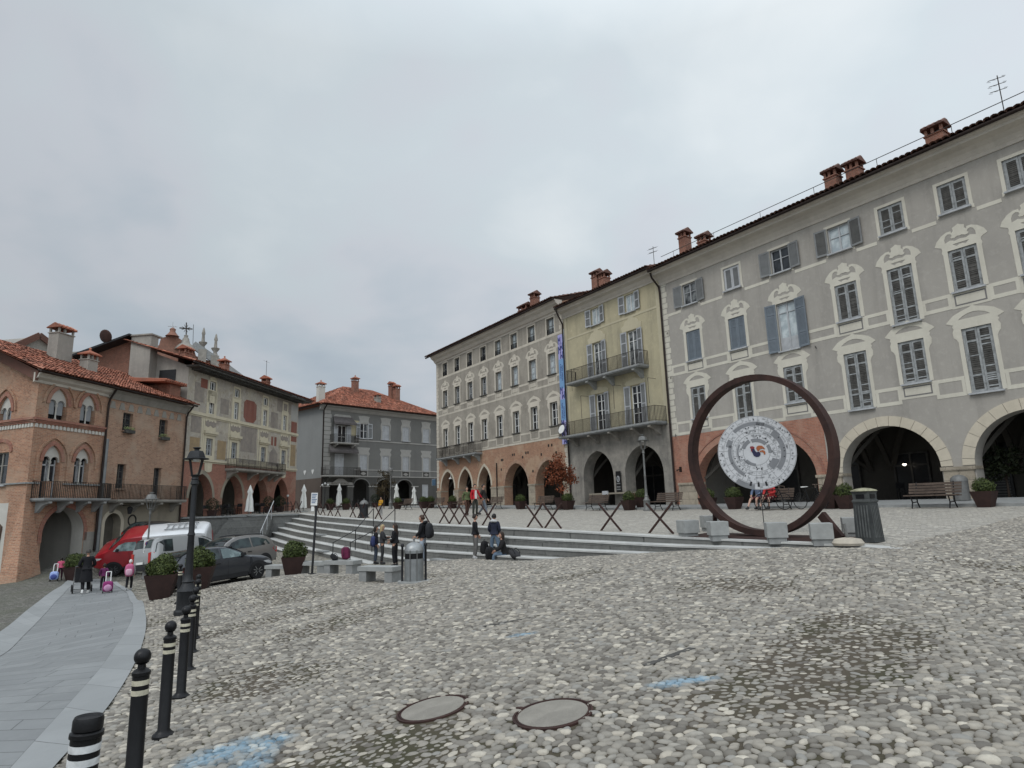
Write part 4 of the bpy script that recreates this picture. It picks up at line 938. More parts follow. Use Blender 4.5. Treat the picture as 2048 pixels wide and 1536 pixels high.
def bifora(h, s, z0, za, w, blind=False, split_door=None):
    "pointed twin-light window: brick arch, pale tympanum, slim column"
    X, Z = h.X, h.Z; zs = za-w*.78; mb = MB(); a, b = s-w/2, s+w/2
    cv = arch_curve('p', a, b, zs, za, 8); lw = w*.43; zl = zs+.02
    holes = []
    for c in (s-w*.235, s+w*.235): holes.append([(c-lw/2, zs-.3)]+[(c-lw/2*cos(PI*i/10), zl+lw*.5*sin(PI*i/10)) for i in range(11)]+[(c+lw/2, zs-.3)])
    outer = [(a,zs-.32)]+cv+[(b,zs-.32)]
    # tympanum: outer arch with two lobes bitten out of its lower edge
    poly = cv[:]  # left spring to right spring
    edge = [(b, zs-.02)]
    for c in (s+w*.235, s-w*.235): edge += [(c+lw/2, zs-.02)]+[(c+lw/2*cos(PI*i/10), zl+lw*.5*sin(PI*i/10)) for i in range(11)]+[(c-lw/2, zs-.02)]
    edge += [(a, zs-.02)]
    mb.prism([(X(x),Z(z)) for x,z in poly+edge], .10, .2)
    win = h.put('window', mb, M.white_arch)
    cm = MB(); zb = split_door if split_door else z0
    cm.lathe([(.07,Z(zb)),(.07,Z(zb)+.08),(.04,Z(zb)+.14),(.036,Z(zs)-.16),(.07,Z(zs)-.08),(.085,Z(zs))], 10, (X(s),.14,0)); h.put('column', cm, M.white_arch, 50, parent=win)
    if split_door: pb = MB(); pb.box(X(s)-.16,X(s)+.16,.05,.3,Z(z0),Z(split_door)-.0); pb.box(X(s)-.2,X(s)+.2,.02,.3,Z(split_door)-.06,Z(split_door)); h.put('mullion_pier', pb, M.brick, parent=win)
    pn = MB(); pn.add([(X(a),.34,Z(z0)),(X(b),.34,Z(z0)),(X(b),.34,Z(za)),(X(a),.34,Z(za))],[(0,1,2,3)]); h.put('pane', pn, M.glass, parent=win)
    fr = MB()
    for c in (s-w*.235, s+w*.235): fr.box(X(c)-lw/2,X(c)-lw/2+.05,.28,.33,Z(z0),Z(zs)+.1); fr.box(X(c)+lw/2-.05,X(c)+lw/2,.28,.33,Z(z0),Z(zs)+.1); fr.box(X(c)-lw/2,X(c)+lw/2,.28,.33,Z(zs)-.22,Z(zs)-.14)
    h.put('casement', fr, M.greywood if not blind else M.dark, parent=win)
    if blind:
        bl = MB()
        for c in (s-w*.235, s+w*.235): bl.box(X(c)-lw/2+.02,X(c)+lw/2-.02,.22,.25,Z(z0)+.32,Z(zs)+.25)
        h.put('roller_blind', bl, M.blind, parent=win)
    return dict(k='p', a=a, b=b, z0=z0, zs=zs, za=za)
# ---------------------------------------------------------------- brick corner house
BA = az_house('brick_corner_house', 'warm red brick corner house with pointed twin windows and an arched driveway', 'building', 362, 49.5, 8.9, -3.4, 0.)
a0, a1, b1 = -11.6, -6.98, .1
archs = []
for s, w, z0, za, bl, sd in ((-10.27,1.15,5.28,7.02,True,None),(-8.3,1.05,5.2,7.0,True,None),(-10.3,1.12,1.12,3.93,False,2.0),(-8.35,1.02,1.9,3.92,False,None)):
    A = bifora(BA, s, z0, za, w, bl, sd); archs.append(A)
top = [A for A in archs if A['za'] > 5]; mid = [A for A in archs if A['za'] < 5]
wall(BA, 'wall', M.brick, a0, a1, 5.17, 7.75, (), top, adepth=.35); wall(BA, 'wall', M.brick, a0, a1, .95, 5.17, (), mid, adepth=.35)
drv = dict(k='p', a=-10.45, b=-7.8, z0=-3.4, zs=-.75, za=.62)
wall(BA, 'wall', M.brick, a0, a1, -3.4, .95, (), [drv], adepth=.75, revmat=M.white_arch)
for A in archs: archivolt(BA, A, .2, M.brickF, .05); archivolt(BA, dict(A, a=A['a']-.34, b=A['b']+.34, za=A['za']+.36), .1, M.brick, .09, jamb=A['z0']+.9)
archivolt(BA, drv, .22, M.brickF, .04, jamb=-1.2)
portico(BA, a0+.3, a1-.2, -3.38, .9, 9, M.white_arch, y0=.75)
def frieze(h, s0, s1, z0, z1, step, m1, m2, parent=None):
    mb = MB(); n = max(1, int((s1-s0)/step)); st = (s1-s0)/n; X, Z = h.X, h.Z
    for i in range(n):
        a = s0+i*st; w = st*.68; c = a+st/2
        mb.prism([(X(c)-w/2,Z(z0))]+[(X(c)-w/2*cos(PI*j/8), Z(z1)-w*.5+w*.5*sin(PI*j/8)) for j in range(9)]+[(X(c)+w/2,Z(z0))], -.05, .003)
    return h.put('scalloped_frieze', mb, m1, parent=parent)
def courses(h, s0, s1, z, mat, parent=None):
    mb = MB()
    for d, a, b in ((.06,0,.08),(.10,.08,.16),(.16,.16,.25),(.1,.25,.3)): mb.box(h.X(s0),h.X(s1),-d,.003,h.Z(z+a),h.Z(z+b))
    return h.put('string_course', mb, mat, parent=parent)
frieze(BA, a0, a1, 4.78, 4.98, .24, M.white_arch, M.brick); courses(BA, a0-.1, a1, 5.0, M.brickF)
sc = MB(); sc.box(BA.X(-9.5),BA.X(a1),-.1,.003,BA.Z(1.84),BA.Z(1.92)); sc.box(BA.X(a0),BA.X(-10.95),-.1,.003,BA.Z(1.84),BA.Z(1.92)); BA.put('string_course', sc, M.granite)
balcony(BA, -11.35, -7.0, 1.1, 1.95, .85, (-10.9,-9.6,-8.4,-7.3), thick=.1)
bt = MB(); X, Z = BA.X, BA.Z      # battered corner buttress
bt.hexa([(X(-12.3),-.75,0),(X(-10.5),-.45,0),(X(-10.5),.4,0),(X(-12.3),.4,0)],[(X(-11.62),-.02,Z(.9)),(X(-11.2),-.02,Z(.9)),(X(-11.2),.2,Z(.9)),(X(-11.62),.2,Z(.9))]); BA.put('buttress', bt, M.brick)
bp = MB(); bp.box(X(-7.75),X(a1),-.04,.003,0,Z(-.75)); BA.put('plinth', bp, M.stucco)
molding(BA, 'cornice', M.cornice, a0-.35, a1, [(0,7.1),(.08,7.12),(.1,7.25),(.3,7.36),(.36,7.5),(.5,7.56),(0,7.62)])
# lower wing
wh = [(-5.65,-4.85,5.25,6.38),(-2.48,-1.7,5.13,6.36),(-5.75,-5.05,1.72,3.2),(-2.64,-1.95,1.2,3.13)]
BB = az_house('brown_brick_house', 'brown brick house with flower boxes and plastered ground floor right of the red corner house', 'building', 362, 49.5, 8.9, -3.2)
wall(BB, 'wall', M.brickb, a1, b1, 1.0, 7.75, wh, depth=.3); drB = dict(k='r', a=-6.35, b=-5.1, z0=-3.2, zs=-.35, za=.26)
wall(BB, 'wall', M.brickpl, a1, b1, -3.2, 1.0, [(-3.16,-2.35,-1.1,-.46),(-2.1,-1.35,-1.1,-.46)], [drB], depth=.3, adepth=.5); archivolt(BB, drB, .22, M.vouss, .03, jamb=-3.2)
dd = MB(); dd.box(BB.X(-6.35),BB.X(-5.1),.5,.56,0,BB.Z(.3)); BB.put('door', dd, paint('grey_brown_door', (.1,.09,.075), .7))
for (a, b, z0, z1) in wh: 
    o = window(BB, (a+b)/2, z0, z1, b-a, 'glass', yd=.24, fm=M.slat, rows=(.4,.7), sill=True, sillm=M.brickb)
    if z0 > 4:
        fb = MB(); fb.box(-.38,.38,-.52,-.28,-.14,.06); bx = fb.build('flower_box', M.slat, o); fl = MB(); r_ = random.Random(int(a*50))
        for i in range(90): c = Vector((r_.uniform(-.4,.4),-.4+r_.uniform(-.14,.12),.06+r_.uniform(0,.2))); u_ = Vector((r_.gauss(0,1),r_.gauss(0,1),r_.gauss(0,1))).normalized()*.05; v_ = u_.orthogonal().normalized()*.03; fl.add([c-u_,c+v_,c+u_,c-v_],[(0,1,2,3)])
        fl.build('flowers', paint('pale_green_blooms', (.26,.30,.13), .8, 0, .5, 20), o)
for a, b in ((-3.16,-2.35),(-2.1,-1.35)): window(BB, (a+b)/2, -1.1, -.46, b-a, 'glass', yd=.2, fm=M.slat, rows=(), sill=False)
ov = MB(); ov.lathe([(.36,-.04),(.36,.02),(.27,.02),(.27,-.01)], 24); ov.xf(Matrix.Translation((BB.X(-4.2),-.0,BB.Z(-.2))) @ Matrix.Rotation(PI/2,4,'X')); ov.xf(Matrix.Identity(4)); BB.put('oval_window', ov, [M.doordark])
zz = MB()
for i in range(9): s = -6.6+i*.74; zz.prism([(BB.X(s)-.06,BB.Z(6.93)),(BB.X(s)+.18,BB.Z(6.93)),(BB.X(s)+.3,BB.Z(6.5)),(BB.X(s)-.18,BB.Z(6.5))], -.03, .003)
BB.put('painted_frieze', zz, M.stucco)
balcony(BB, -6.4, -.3, 1.05, 1.95, .8, (-6.0,-4.3,-2.6,-.8), matS=M.stucco, bm=M.stucco)
nt = MB(); nt.box(BB.X(-4.95),BB.X(-4.6),-.02,.003,BB.Z(-1.5),BB.Z(-.9)); BB.put('notice', nt, M.white)
lp = MB(); x_, z_ = BB.X(-5.05), BB.Z(.2); lp.bar((x_,0,z_+.5),(x_,-.5,z_+.5),.03); lp.lathe([(.02,.45),(.16,.35),(.15,.32),(.1,0),(.05,-.02)], 6, (x_,-.5,z_)); BB.put('wall_lamp', lp, M.dark)
molding(BB, 'cornice', M.stucco, a1, b1, [(0,7.05),(.05,7.05),(.25,7.4),(.45,7.56),(0,7.62)])
for H_, x0_, x1_ in ((BA, a0-.6, a1), (BB, a1, b1+.25)):
    X, Z = H_.X, H_.Z; g = MB(); g.tube([(X(x0_),-.66,Z(7.62)),(X(x1_),-.66,Z(7.62))],.07,8); H_.put('gutter', g, M.gutter, 60)
    rf = roof_sheet(H_, 'roof', M.tiles, [(X(x0_),-.7,Z(7.66)),(X(x1_),-.7,Z(7.66)),(X(x1_)+(.3 if H_ is BB else 0),5.2,Z(10.3)),(X(x0_),5.2,Z(10.3))], .2, .36, rseed=4)
    if H_ is BA: rfA = rf
    else: rfB = rf
    bk = MB(); bk.box(X(x0_)+.6,X(x1_),5.1,9,0,Z(10.15)); H_.put('rear_wall', bk, M.stucco)
pipe(BA, [(-6.98,.6,7.6),(-6.98,.2,7.0),(-6.98,.12,6.7),(-7.05,.12,-1.8)], .06); pipe(BB, [(-6.85,.12,4.6),(-6.85,.12,-3.1)], .1, mat=M.shut); pipe(BB, [(.05,.6,7.6),(.05,.2,7.1),(.02,.12,6.8),(.0,.12,-.5)], .06)
def plain_chimney(h, px, py, y, w, d, z0, z1, m, cap, parent):
    s, z = on_house(h, px, py, y); return chimney(h, s, y, z0, z1, w, d, m, cap, parent=parent, capm=M.tiles)
plain_chimney(BA, 119, 710, 3.6, 1.1, .7, 8.6, 11.6, M.stucco, 'gable', rfA); plain_chimney(BA, 178, 725, 2.4, .75, .6, 8.3, 10.1, M.stucco, 'flat', rfA)
dm = MB(); s, z = on_house(BB, 318, 782, 1.6); X, Z = BB.X, BB.Z; x_ = X(s); dm.box(x_-.6,x_+.5,.3,2.6,Z(8.2),Z(9.0)); dmo = BB.put('dormer', dm, M.brickdk, parent=rfB)
rr = MB(); rr.hexa([(x_-1.5,.0,Z(9.0)),(x_+.75,.0,Z(9.0)),(x_+.75,2.9,Z(9.15)),(x_-1.5,2.9,Z(9.15))],[(x_-1.5,0,Z(9.1)),(x_+.75,0,Z(9.1)),(x_+.75,2.9,Z(9.35)),(x_-1.5,2.9,Z(9.35))])
for i in range(10): q = x_-1.4+i*.22; rr.tube([(q,-.08,Z(9.12)),(q,2.9,Z(9.38))],.08,6)
BB.put('dormer_roof', rr, M.tiles, parent=rfB)
s, z = on_house(BA, 75, 690, 7.5); X, Z = BA.X, BA.Z; gb = MB(); x_ = X(s); gb.add([(x_-1.7,7.5,Z(9)),(x_+2.2,7.5,Z(9)),(x_+2.2,7.5,Z(11.0)),(x_-.1,7.5,Z(11.9)),(x_-1.9,7.5,Z(10.6)),(x_-1.7,11,Z(9)),(x_+2.2,11,Z(9)),(x_+2.2,11,Z(11.0)),(x_-.1,11,Z(11.9)),(x_-1.9,11,Z(10.6))],[(0,1,2,3,4),(2,7,8,3),(3,8,9,4),(1,6,7,2),(0,4,9,5)]); BA.put('attic_gable', gb, M.stucco)
gv = MB(); gv.bar((x_-2.2,7.3,Z(10.5)),(x_-.1,7.3,Z(12.0)),.4,.1,up=(0,1,0)); gv.bar((x_-.1,7.3,Z(12.0)),(x_+2.5,7.3,Z(10.95)),.4,.1,up=(0,1,0)); BA.put('attic_eaves', gv, M.tilesdk)
# flank of the corner house, running away to the left
cx0, cy0 = (basis(BA) @ Vector((BA.X(a0),0,0))).xy
SA = House('wing', 'wing', 'building', (cx0, cy0), atan2(cos(rad(112)), sin(rad(112))), -3.4, 0.)
def sx_at(px, py): return on_house(SA, px, py)
st_, zt_ = sx_at(10, 850); sb_, zb_ = sx_at(12, 1000)
At = bifora(SA, st_-.15, zt_-.18, zt_+1.6, 1.15, True)
wall(SA, 'wall', M.brick, -12, 0, 5.17, 7.5, (), [At], adepth=.35)
wz = sx_at(8, 970)[1]; wt = sx_at(8, 905)[1]; wsx = sx_at(12, 940)[0]
wall(SA, 'wall', M.brick, -12, 0, -3.4, 5.17, [(wsx-1.3,wsx+.1,wz,wt)], depth=.3)
gg = MB(); gg.add([(SA.X(0),0,SA.Z(7.5)),(SA.X(-12),0,SA.Z(7.5)),(SA.X(-12),0,SA.Z(12.4)),(SA.X(-5.4),0,SA.Z(10.2))],[(0,1,2,3)]); SA.put('gable', gg, M.brick)
archivolt(SA, At, .2, M.brickF, .05); archivolt(SA, dict(At, a=At['a']-.34, b=At['b']+.34, za=At['za']+.36), .1, M.brick, .09, jamb=At['z0']+.9)
frieze(SA, -12, 0, 4.78, 4.98, .24, M.white_arch, M.brick); courses(SA, -12, 0.1, 5.0, M.brickF)
o = window(SA, wsx-.6, wz, wt, 1.4, 'glass', fm=M.stucco, rows=(.6,)); archivolt(SA, dict(k='r',a=wsx-1.35,b=wsx+.15,z0=wt,zs=wt+.1,za=wt+.55), .2, M.brickF, .05, jamb=wt)
sc = MB(); sc.box(SA.X(-12),SA.X(0),-.1,.003,SA.Z(1.84),SA.Z(1.92)); SA.put('string_course', sc, M.granite)
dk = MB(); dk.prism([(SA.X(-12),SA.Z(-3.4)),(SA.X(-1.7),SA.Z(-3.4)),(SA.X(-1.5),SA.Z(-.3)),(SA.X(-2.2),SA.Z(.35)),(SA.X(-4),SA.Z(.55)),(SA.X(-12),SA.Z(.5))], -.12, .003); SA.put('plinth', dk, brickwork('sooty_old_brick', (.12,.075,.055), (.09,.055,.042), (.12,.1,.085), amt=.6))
vr = MB(); vr.bar((SA.X(.3),-.25,SA.Z(7.42)),(SA.X(-12),-.25,SA.Z(12.55)),.5,.14,up=(0,1,0)); SA.put('verge', vr, M.tilesdk)
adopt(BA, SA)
# ---------------------------------------------------------------- frescoed house
def fresco_mat():
    k = NT('faded_fresco'); v = k.obj(); a = k.noise(v, .7, 6, .7, .4); b = k.noise(v, 2.4, 6, .75, .8)
    c = k.mix(k.ramp(a, [(.35,0.),(.62,1.)]), (.45,.40,.32), (.36,.33,.29))
    c = k.mix(k.math('MULTIPLY', k.ramp(b, [(.5,0.),(.62,1.)]), .5), c, (.56,.52,.455))
    d = k.noise(k.n('ShaderNodeMapping', ins={'Vector':v,'Location':(9,3,5)}).outputs[0], 1.6, 6, .72, .6)
    c = k.mix(k.math('MULTIPLY', k.ramp(d, [(.52,0.),(.66,1.)]), .6), c, (.175,.125,.10))
    e = k.noise(k.n('ShaderNodeMapping', ins={'Vector':v,'Location':(2,8,1)}).outputs[0], .9, 5, .7, .5)
    c = k.mix(k.math('MULTIPLY', k.ramp(e, [(.54,0.),(.66,1.)]), .4), c, (.37,.32,.2))
    f = k.noise(v, 26, 4, .75); c = k.mix(k.math('MULTIPLY', f, .35), c, (.13,.115,.1)); return k.bsdf(c, .93, f, .4, .012)
M.fresco = fresco_mat(); M.frcream = plaster('fresco_cream_frame', (.58,.52,.385), (.50,.45,.34), (.3,.27,.2), .4, .9)
M.frred = plaster('fresco_red_field', (.23,.085,.06), (.18,.075,.058), (.3,.2,.16), .5, 2.); M.frgrey = plaster('fresco_grey_field', (.22,.195,.175), (.3,.26,.22), (.12,.1,.09), .6, 2.5)
M.frochre = plaster('fresco_ochre_field', (.34,.25,.14), (.27,.2,.125), (.17,.12,.08), .5, 2.5)
FR = az_house('frescoed_house', 'tall house with faded frescoes and cream window frames above red brick pointed arches', 'building', 372, 50, 8.2, -.1, 0., 900)
f0, f1 = -.3, 16.2; fc = [2.6,5.83,10.2,13.68]; fh = []
for c in fc: fh += [(c-.36,c+.36,9.32,9.98),(c-.3,c+.3,7.5,8.88),(c-.38,c+.38,4.35,5.62)]
wall(FR, 'wall', M.fresco, f0, f1, 3.95, 10.5, fh, depth=.28)
AF = [dict(k='p',a=.62,b=3.35,z0=-.1,zs=1.2,za=2.96), dict(k='p',a=4.62,b=7.38,z0=-.1,zs=1.2,za=2.98), dict(k='p',a=8.8,b=11.2,z0=-.1,zs=1.2,za=2.97), dict(k='p',a=12.25,b=14.75,z0=-.1,zs=1.25,za=3.02)]
wall(FR, 'arcade_wall', M.brickF, f0, f1, -.1, 3.95, (), AF, adepth=.7)
for i, A in enumerate(AF): archivolt(FR, A, .26, M.brickpl if i < 2 else M.brickF, .02)
portico(FR, f0+.05, f1-.05, -.1, 3.4, 4.8, y0=.7)
for i, c in enumerate(fc):
    o = window(FR, c, 9.32, 9.98, .72, 'glass', fm=M.white, rows=(), sill=False)
    fm_ = MB(); fm_.prism([[(-.55,-1.0),(-.55,.6),(-.35,.95),(0,1.05),(.35,.95),(.55,.6),(.55,-1.0)],[(-.37,0),(.37,0),(.37,.66),(-.37,.66)]] if i in (0,) else [[(-.5,-.15),(-.5,.85),(.5,.85),(.5,-.15)],[(-.37,0),(.37,0),(.37,.66),(-.37,.66)]], -.02, .003); fm_.build('painted_frame', M.frcream, o, None, (0,-.17,0))
    o = window(FR, c, 7.5, 8.88, .6, 'glass', fm=M.white, rows=(.34,.67), sill=False); fm_ = MB(); fm_.prism([[(-.62,-.1),(-.62,1.75),(.62,1.75),(.62,-.1)],[(-.32,0),(.32,0),(.32,1.39),(-.32,1.39)]], -.02, .003); fm_.build('painted_frame', M.frcream, o, None, (0,-.17,0))
    o = window(FR, c, 4.35, 5.62, .76, 'glass', gm=M.glasshalf, fm=M.greywood, rows=(.34,.67), sill=False); fm_ = MB(); fm_.prism([[(-.66,-.32),(-.66,2.9),(.66,2.9),(.66,-.32)],[(-.39,0),(.39,0),(.39,1.28),(-.39,1.28)]], -.02, .003); fr_ = fm_.build('painted_frame', M.frcream, o, None, (0,-.17,0))
    hd = MB(); hd.box(-.8,.8,-.36,-.16,1.62,1.82); hd.box(-.72,.72,-.28,-.16,1.5,1.62); hd.build('window_hood', M.frcream, o); ct = MB(); ct.prism(mirror([(-.62,2.2),(-.66,2.55),(-.5,2.5),(-.35,2.66),(-.16,2.5),(0,2.6)])+[(.3,2.1),(0,2.25),(-.3,2.1)], -.035, -.018); ct.build('stucco_cartouche', M.frgrey, o, None, (0,-.17,0))
def field(pts, m, nm='fresco_panel', y=-.008): q = MB(); q.prism([(FR.X(s),FR.Z(z)) for s,z in pts], y, .003); FR.put(nm, q, m)
def rect(a, b, c, d): return [(a,c),(b,c),(b,d),(a,d)]
field([(6.9,7.85),(7.3,7.5),(8.4,7.5),(8.8,7.85),(8.8,9.1),(8.4,9.35),(7.2,9.35),(6.9,9.1)], M.frred); field(rect(6.7,9.0,5.0,7.1), M.frgrey); field([(11.2,4.2),(11.2,5.2),(11.9,5.75),(12.6,5.2),(12.6,4.2)], M.frgrey); field(rect(11.4,11.75,5.9,6.7), M.frred); field(rect(11.95,12.3,5.9,6.7), M.frred)
field(rect(.35,1.45,5.9,7.1), M.frgrey); field(rect(.35,1.45,4.2,5.55), M.frochre); field(rect(3.6,4.7,4.15,5.6), M.frochre); field(rect(14.9,16.0,6.6,8.5), M.frred); field(rect(14.8,16.1,8.6,10.1), M.b4trim); field(rect(12.2,14.95,9.1,10.3), M.frgrey, y=-.006); field(rect(3.7,4.8,7.7,8.9), M.frgrey); field(rect(11.2,12.4,7.5,8.9), M.frgrey); field(rect(14.9,15.9,4.3,6.3), M.frochre); field(rect(.5,1.6,8.2,9.6), M.frgrey); field(rect(1.15,1.95,9.3,10.0), M.frred, y=-.01)
mb = MB()
for a, b_, p in ((7.42,7.2,.1),(7.18,7.1,.04),(4.05,3.88,.1),(3.86,3.78,.03)): band(FR, mb, f0, f1, b_, a, p)
FR.put('string_course', mb, M.frcream); mb = MB()
for s in (1.55,1.75,4.9,9.2,14.75): band(FR, mb, s, s+.16, 4.05, 7.1, .02)
for s in (2.6,13.7): mb.prism([(FR.X(s)-.45,FR.Z(3.78)),(FR.X(s)+.45,FR.Z(3.78)),(FR.X(s)+.4,FR.Z(3.2)),(FR.X(s)+.15,FR.Z(3.1)),(FR.X(s)-.15,FR.Z(3.1)),(FR.X(s)-.4,FR.Z(3.2))], -.05, .003)
FR.put('painted_pilasters', mb, M.frcream); balcony(FR, 4.75, 12.5, 3.5, 4.25, .95, (5.1,8.0,9.8,11.2,12.2), thick=.14, matS=M.stone, bm=M.stone)
dn = MB(); n_ = 62
for i in range(n_): s = f0+.3+(f1-f0-.6)*i/n_; dn.box(FR.X(s),FR.X(s)+.11,-.75,.003,FR.Z(10.36),FR.Z(10.5))
FR.put('rafter_ends', dn, M.slat); ea = MB(); ea.box(FR.X(f0)-.3,FR.X(f1)+.8,-.98,.003,FR.Z(10.5),FR.Z(10.62)); FR.put('eaves_board', ea, M.slat)
g = MB(); g.tube([(FR.X(f0)-.9,-1.02,FR.Z(10.68)),(FR.X(f1)+.9,-1.02,FR.Z(10.68))],.07,8); FR.put('gutter', g, M.gutter, 60)
rfF = roof_sheet(FR, 'roof', M.tiles, [(FR.X(f0)-.9,-1.06,FR.Z(10.72)),(FR.X(f1)+.9,-1.06,FR.Z(10.72)),(FR.X(f1)+.9,4.6,FR.Z(12.6)),(FR.X(f0)-.9,4.6,FR.Z(12.6))], .2, .36, rseed=9)
sw = MB(); X, Z = FR.X, FR.Z; sw.add([(X(f0),0,0),(X(f0),11,0),(X(f0),11,Z(10.4)),(X(f0),4.6,Z(12.45)),(X(f0),0,Z(10.6))],[(0,1,2,3,4)]); sw.add([(X(f1),0,0),(X(f1),11,0),(X(f1),11,Z(10.4)),(X(f1),4.6,Z(12.45)),(X(f1),0,Z(10.6))],[(0,1,2,3,4)]); sw.box(X(f0)+.05,X(f1)-.05,4.55,11,0,Z(12.3)); FR.put('side_wall', sw, M.stucco)
aw = MB(); aw.box(X(f0)-.04,X(f0),1.0,2.3,Z(9.2),Z(10.4)); FR.put('attic_window', aw, M.doordark)
st = MB(); st.box(X(f0)-.75,X(f0)-.02,2.6,4.2,Z(6),Z(12.9)); st.box(X(f0)-.85,X(f0)+.3,2.5,4.3,Z(12.9),Z(13.0)); FR.put('chimney_stack', st, M.stucco)
sb = MB(); sb.box(X(f0)-.05,X(f0)+.2,4.3,11,Z(8),Z(11.2)); sb.add([(X(f0)-.06,4.2,Z(11.2)),(X(f0)-.06,11,Z(11.2)),(X(f0)-.06,4.4,Z(12.9))],[(0,1,2)]); FR.put('attic_wall', sb, M.brickdk)
sp = MB(); sp.bar((X(f0)-.5,4.2,Z(13.0)),(X(f0)-.5,11.4,Z(11.0)),1.0,.14); FR.put('attic_verge', sp, M.dark)
for px, py, y, w, zt, cap in ((372,700,3.4,.9,13.1,'gable'),(449,722,3.2,.62,13.2,'flat'),(532,757,3.0,.62,12.9,'gable')):
    s, z = on_house(FR, px, py, y); chimney(FR, s, y, 11.4, zt, w, .6, M.brickdk, cap, parent=rfF, capm=M.tiles)
s, z = on_house(FR, 533, 735, 3.4); antenna(FR, s, 3.4, 11.9, 14.9, rfF, 1, .4)
s, z = on_house(FR, 300, 692, 6.); ds = MB(); ds.lathe([(.5,.1),(.42,.04),(.2,0),(.05,-.01)], 18); ds.xf(Matrix.Translation((X(f0)-1.2,6.,Z(12.9))) @ Matrix.Rotation(rad(70),4,'Y')); FR.put('satellite_dish', ds, M.corten)
# ---------------------------------------------------------------- church gable rising behind
CH = az_house('church', 'old brick church gable with stone pinnacles and an iron star cross behind the frescoed roof', 'church', 372, 84, 62, 4, 0., 720)
def chp(px, py): s, z = on_house(CH, px, py); return (CH.X(s), CH.Z(z))
mb = MB(); P = [chp(*q) for q in ((300,800),(300,700),(318,690),(322,676),(338,672),(345,668),(352,672),(366,682),(386,692),(392,712),(420,722),(455,742),(520,790),(520,830))]; mb.prism(P, 0, 8, back=True); CH.put('gable_wall', mb, M.brickdk)
mb = MB(); Q = [chp(*q) for q in ((386,690),(455,738),(520,786))]; 
for p, q in zip(Q[:-1], Q[1:]): mb.bar((p[0],-.2,p[1]),(q[0],-.2,q[1]),.9,.5,up=(0,1,0))
CH.put('coping', mb, M.granite)
for px, py in ((404,716),(429,728)):
    x_, z_ = chp(px, py); pn = MB(); pn.box(x_-.45,x_+.45,-.5,.4,z_-.8,z_+1.0); pn.lathe([(.5,1.0),(.3,1.15),(.2,1.5),(.45,1.85),(.5,2.0),(.2,2.1),(.15,2.9),(.22,3.1),(.1,3.7),(.02,3.9)], 10, (x_,0,z_)); CH.put('pinnacle', pn, M.stone, 50)
x_, z_ = chp(371, 690); pn = MB(); pn.lathe([(1.2,-.6),(.9,-.1),(.5,.2),(.35,.8),(.2,1.0),(.25,1.2),(.05,1.3)], 10, (x_,0,z_)); cr0 = CH.put('cross_base', pn, M.stone, 50)
cm = MB(); ct = chp(372, 657); cm.bar((x_,0,z_+1.2),(ct[0],0,ct[1]+.75),.13); cm.bar((ct[0]-.72,0,ct[1]),(ct[0]+.72,0,ct[1]),.13)
for a in range(8): w = a*PI/4+PI/8; cm.bar((ct[0]+.15*cos(w),0,ct[1]+.15*sin(w)),(ct[0]+.5*cos(w),0,ct[1]+.5*sin(w)),.05)
CH.put('star_cross', cm, M.iron)
x_, z_ = chp(345, 668); ct = chp(345, 653); pn = MB(); pn.lathe([(.8,-.3),(.5,0),(.3,.3),(.35,.6),(.1,.8)], 10, (x_,0,z_)); CH.put('finial', pn, M.brickdk, 50); cm = MB(); cm.bar((x_,0,z_+.6),(ct[0],0,ct[1]+.6),.07); cm.bar((ct[0]-.5,0,ct[1]),(ct[0]+.5,0,ct[1]),.07); CH.put('iron_cross', cm, M.shutwhite)
x_, z_ = chp(386, 690); t_ = chp(387, 649); cm = MB(); cm.tube([(x_,0,z_-.5),(t_[0],0,t_[1])],.03,5); CH.put('lightning_rod', cm, M.iron)
# ---------------------------------------------------------------- grey corner house closing the square
G4 = az_house('grey_corner_house', 'dark grey corner house with red hipped tile roof and a cafe in its arcade', 'building', 645, 72, 42, .15, 0., 900)
g0, g1 = 0., 16.6; c4 = [5.35,8.46,11.5,14.75]; hh = []
for c in c4: hh += [(c-.52,c+.52,8.2,9.95),(c-.5,c+.5,4.55,6.3)]
hh += [(1.9,2.95,7.55,9.5),(1.55,2.75,3.85,6.3)]
wall(G4, 'upper_wall', M.b4, g0, g1, 3.75, 11.4, hh, depth=.2); A4 = [dict(k='r',a=4.05,b=6.2,z0=.15,zs=2.62,za=3.5), dict(k='r',a=7.25,b=9.42,z0=.15,zs=2.62,za=3.48), dict(k='r',a=10.2,b=12.5,z0=.15,zs=2.62,za=3.46)]
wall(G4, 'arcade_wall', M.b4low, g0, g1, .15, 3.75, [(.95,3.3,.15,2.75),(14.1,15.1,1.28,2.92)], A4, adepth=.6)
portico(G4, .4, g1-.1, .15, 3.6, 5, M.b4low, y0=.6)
for A in A4: archivolt(G4, A, .12, M.b4, .02, jamb=2.5)
cpp = MB()
for a, b_ in ((-.05,.95),(3.3,4.05),(6.2,7.25),(9.42,10.2),(12.5,13.4)): cpp.box(G4.X(a)-.05,G4.X(b_)+.05,-.08,.1,G4.Z(2.6),G4.Z(2.72))
G4.put('impost_moulding', cpp, M.b4trim)
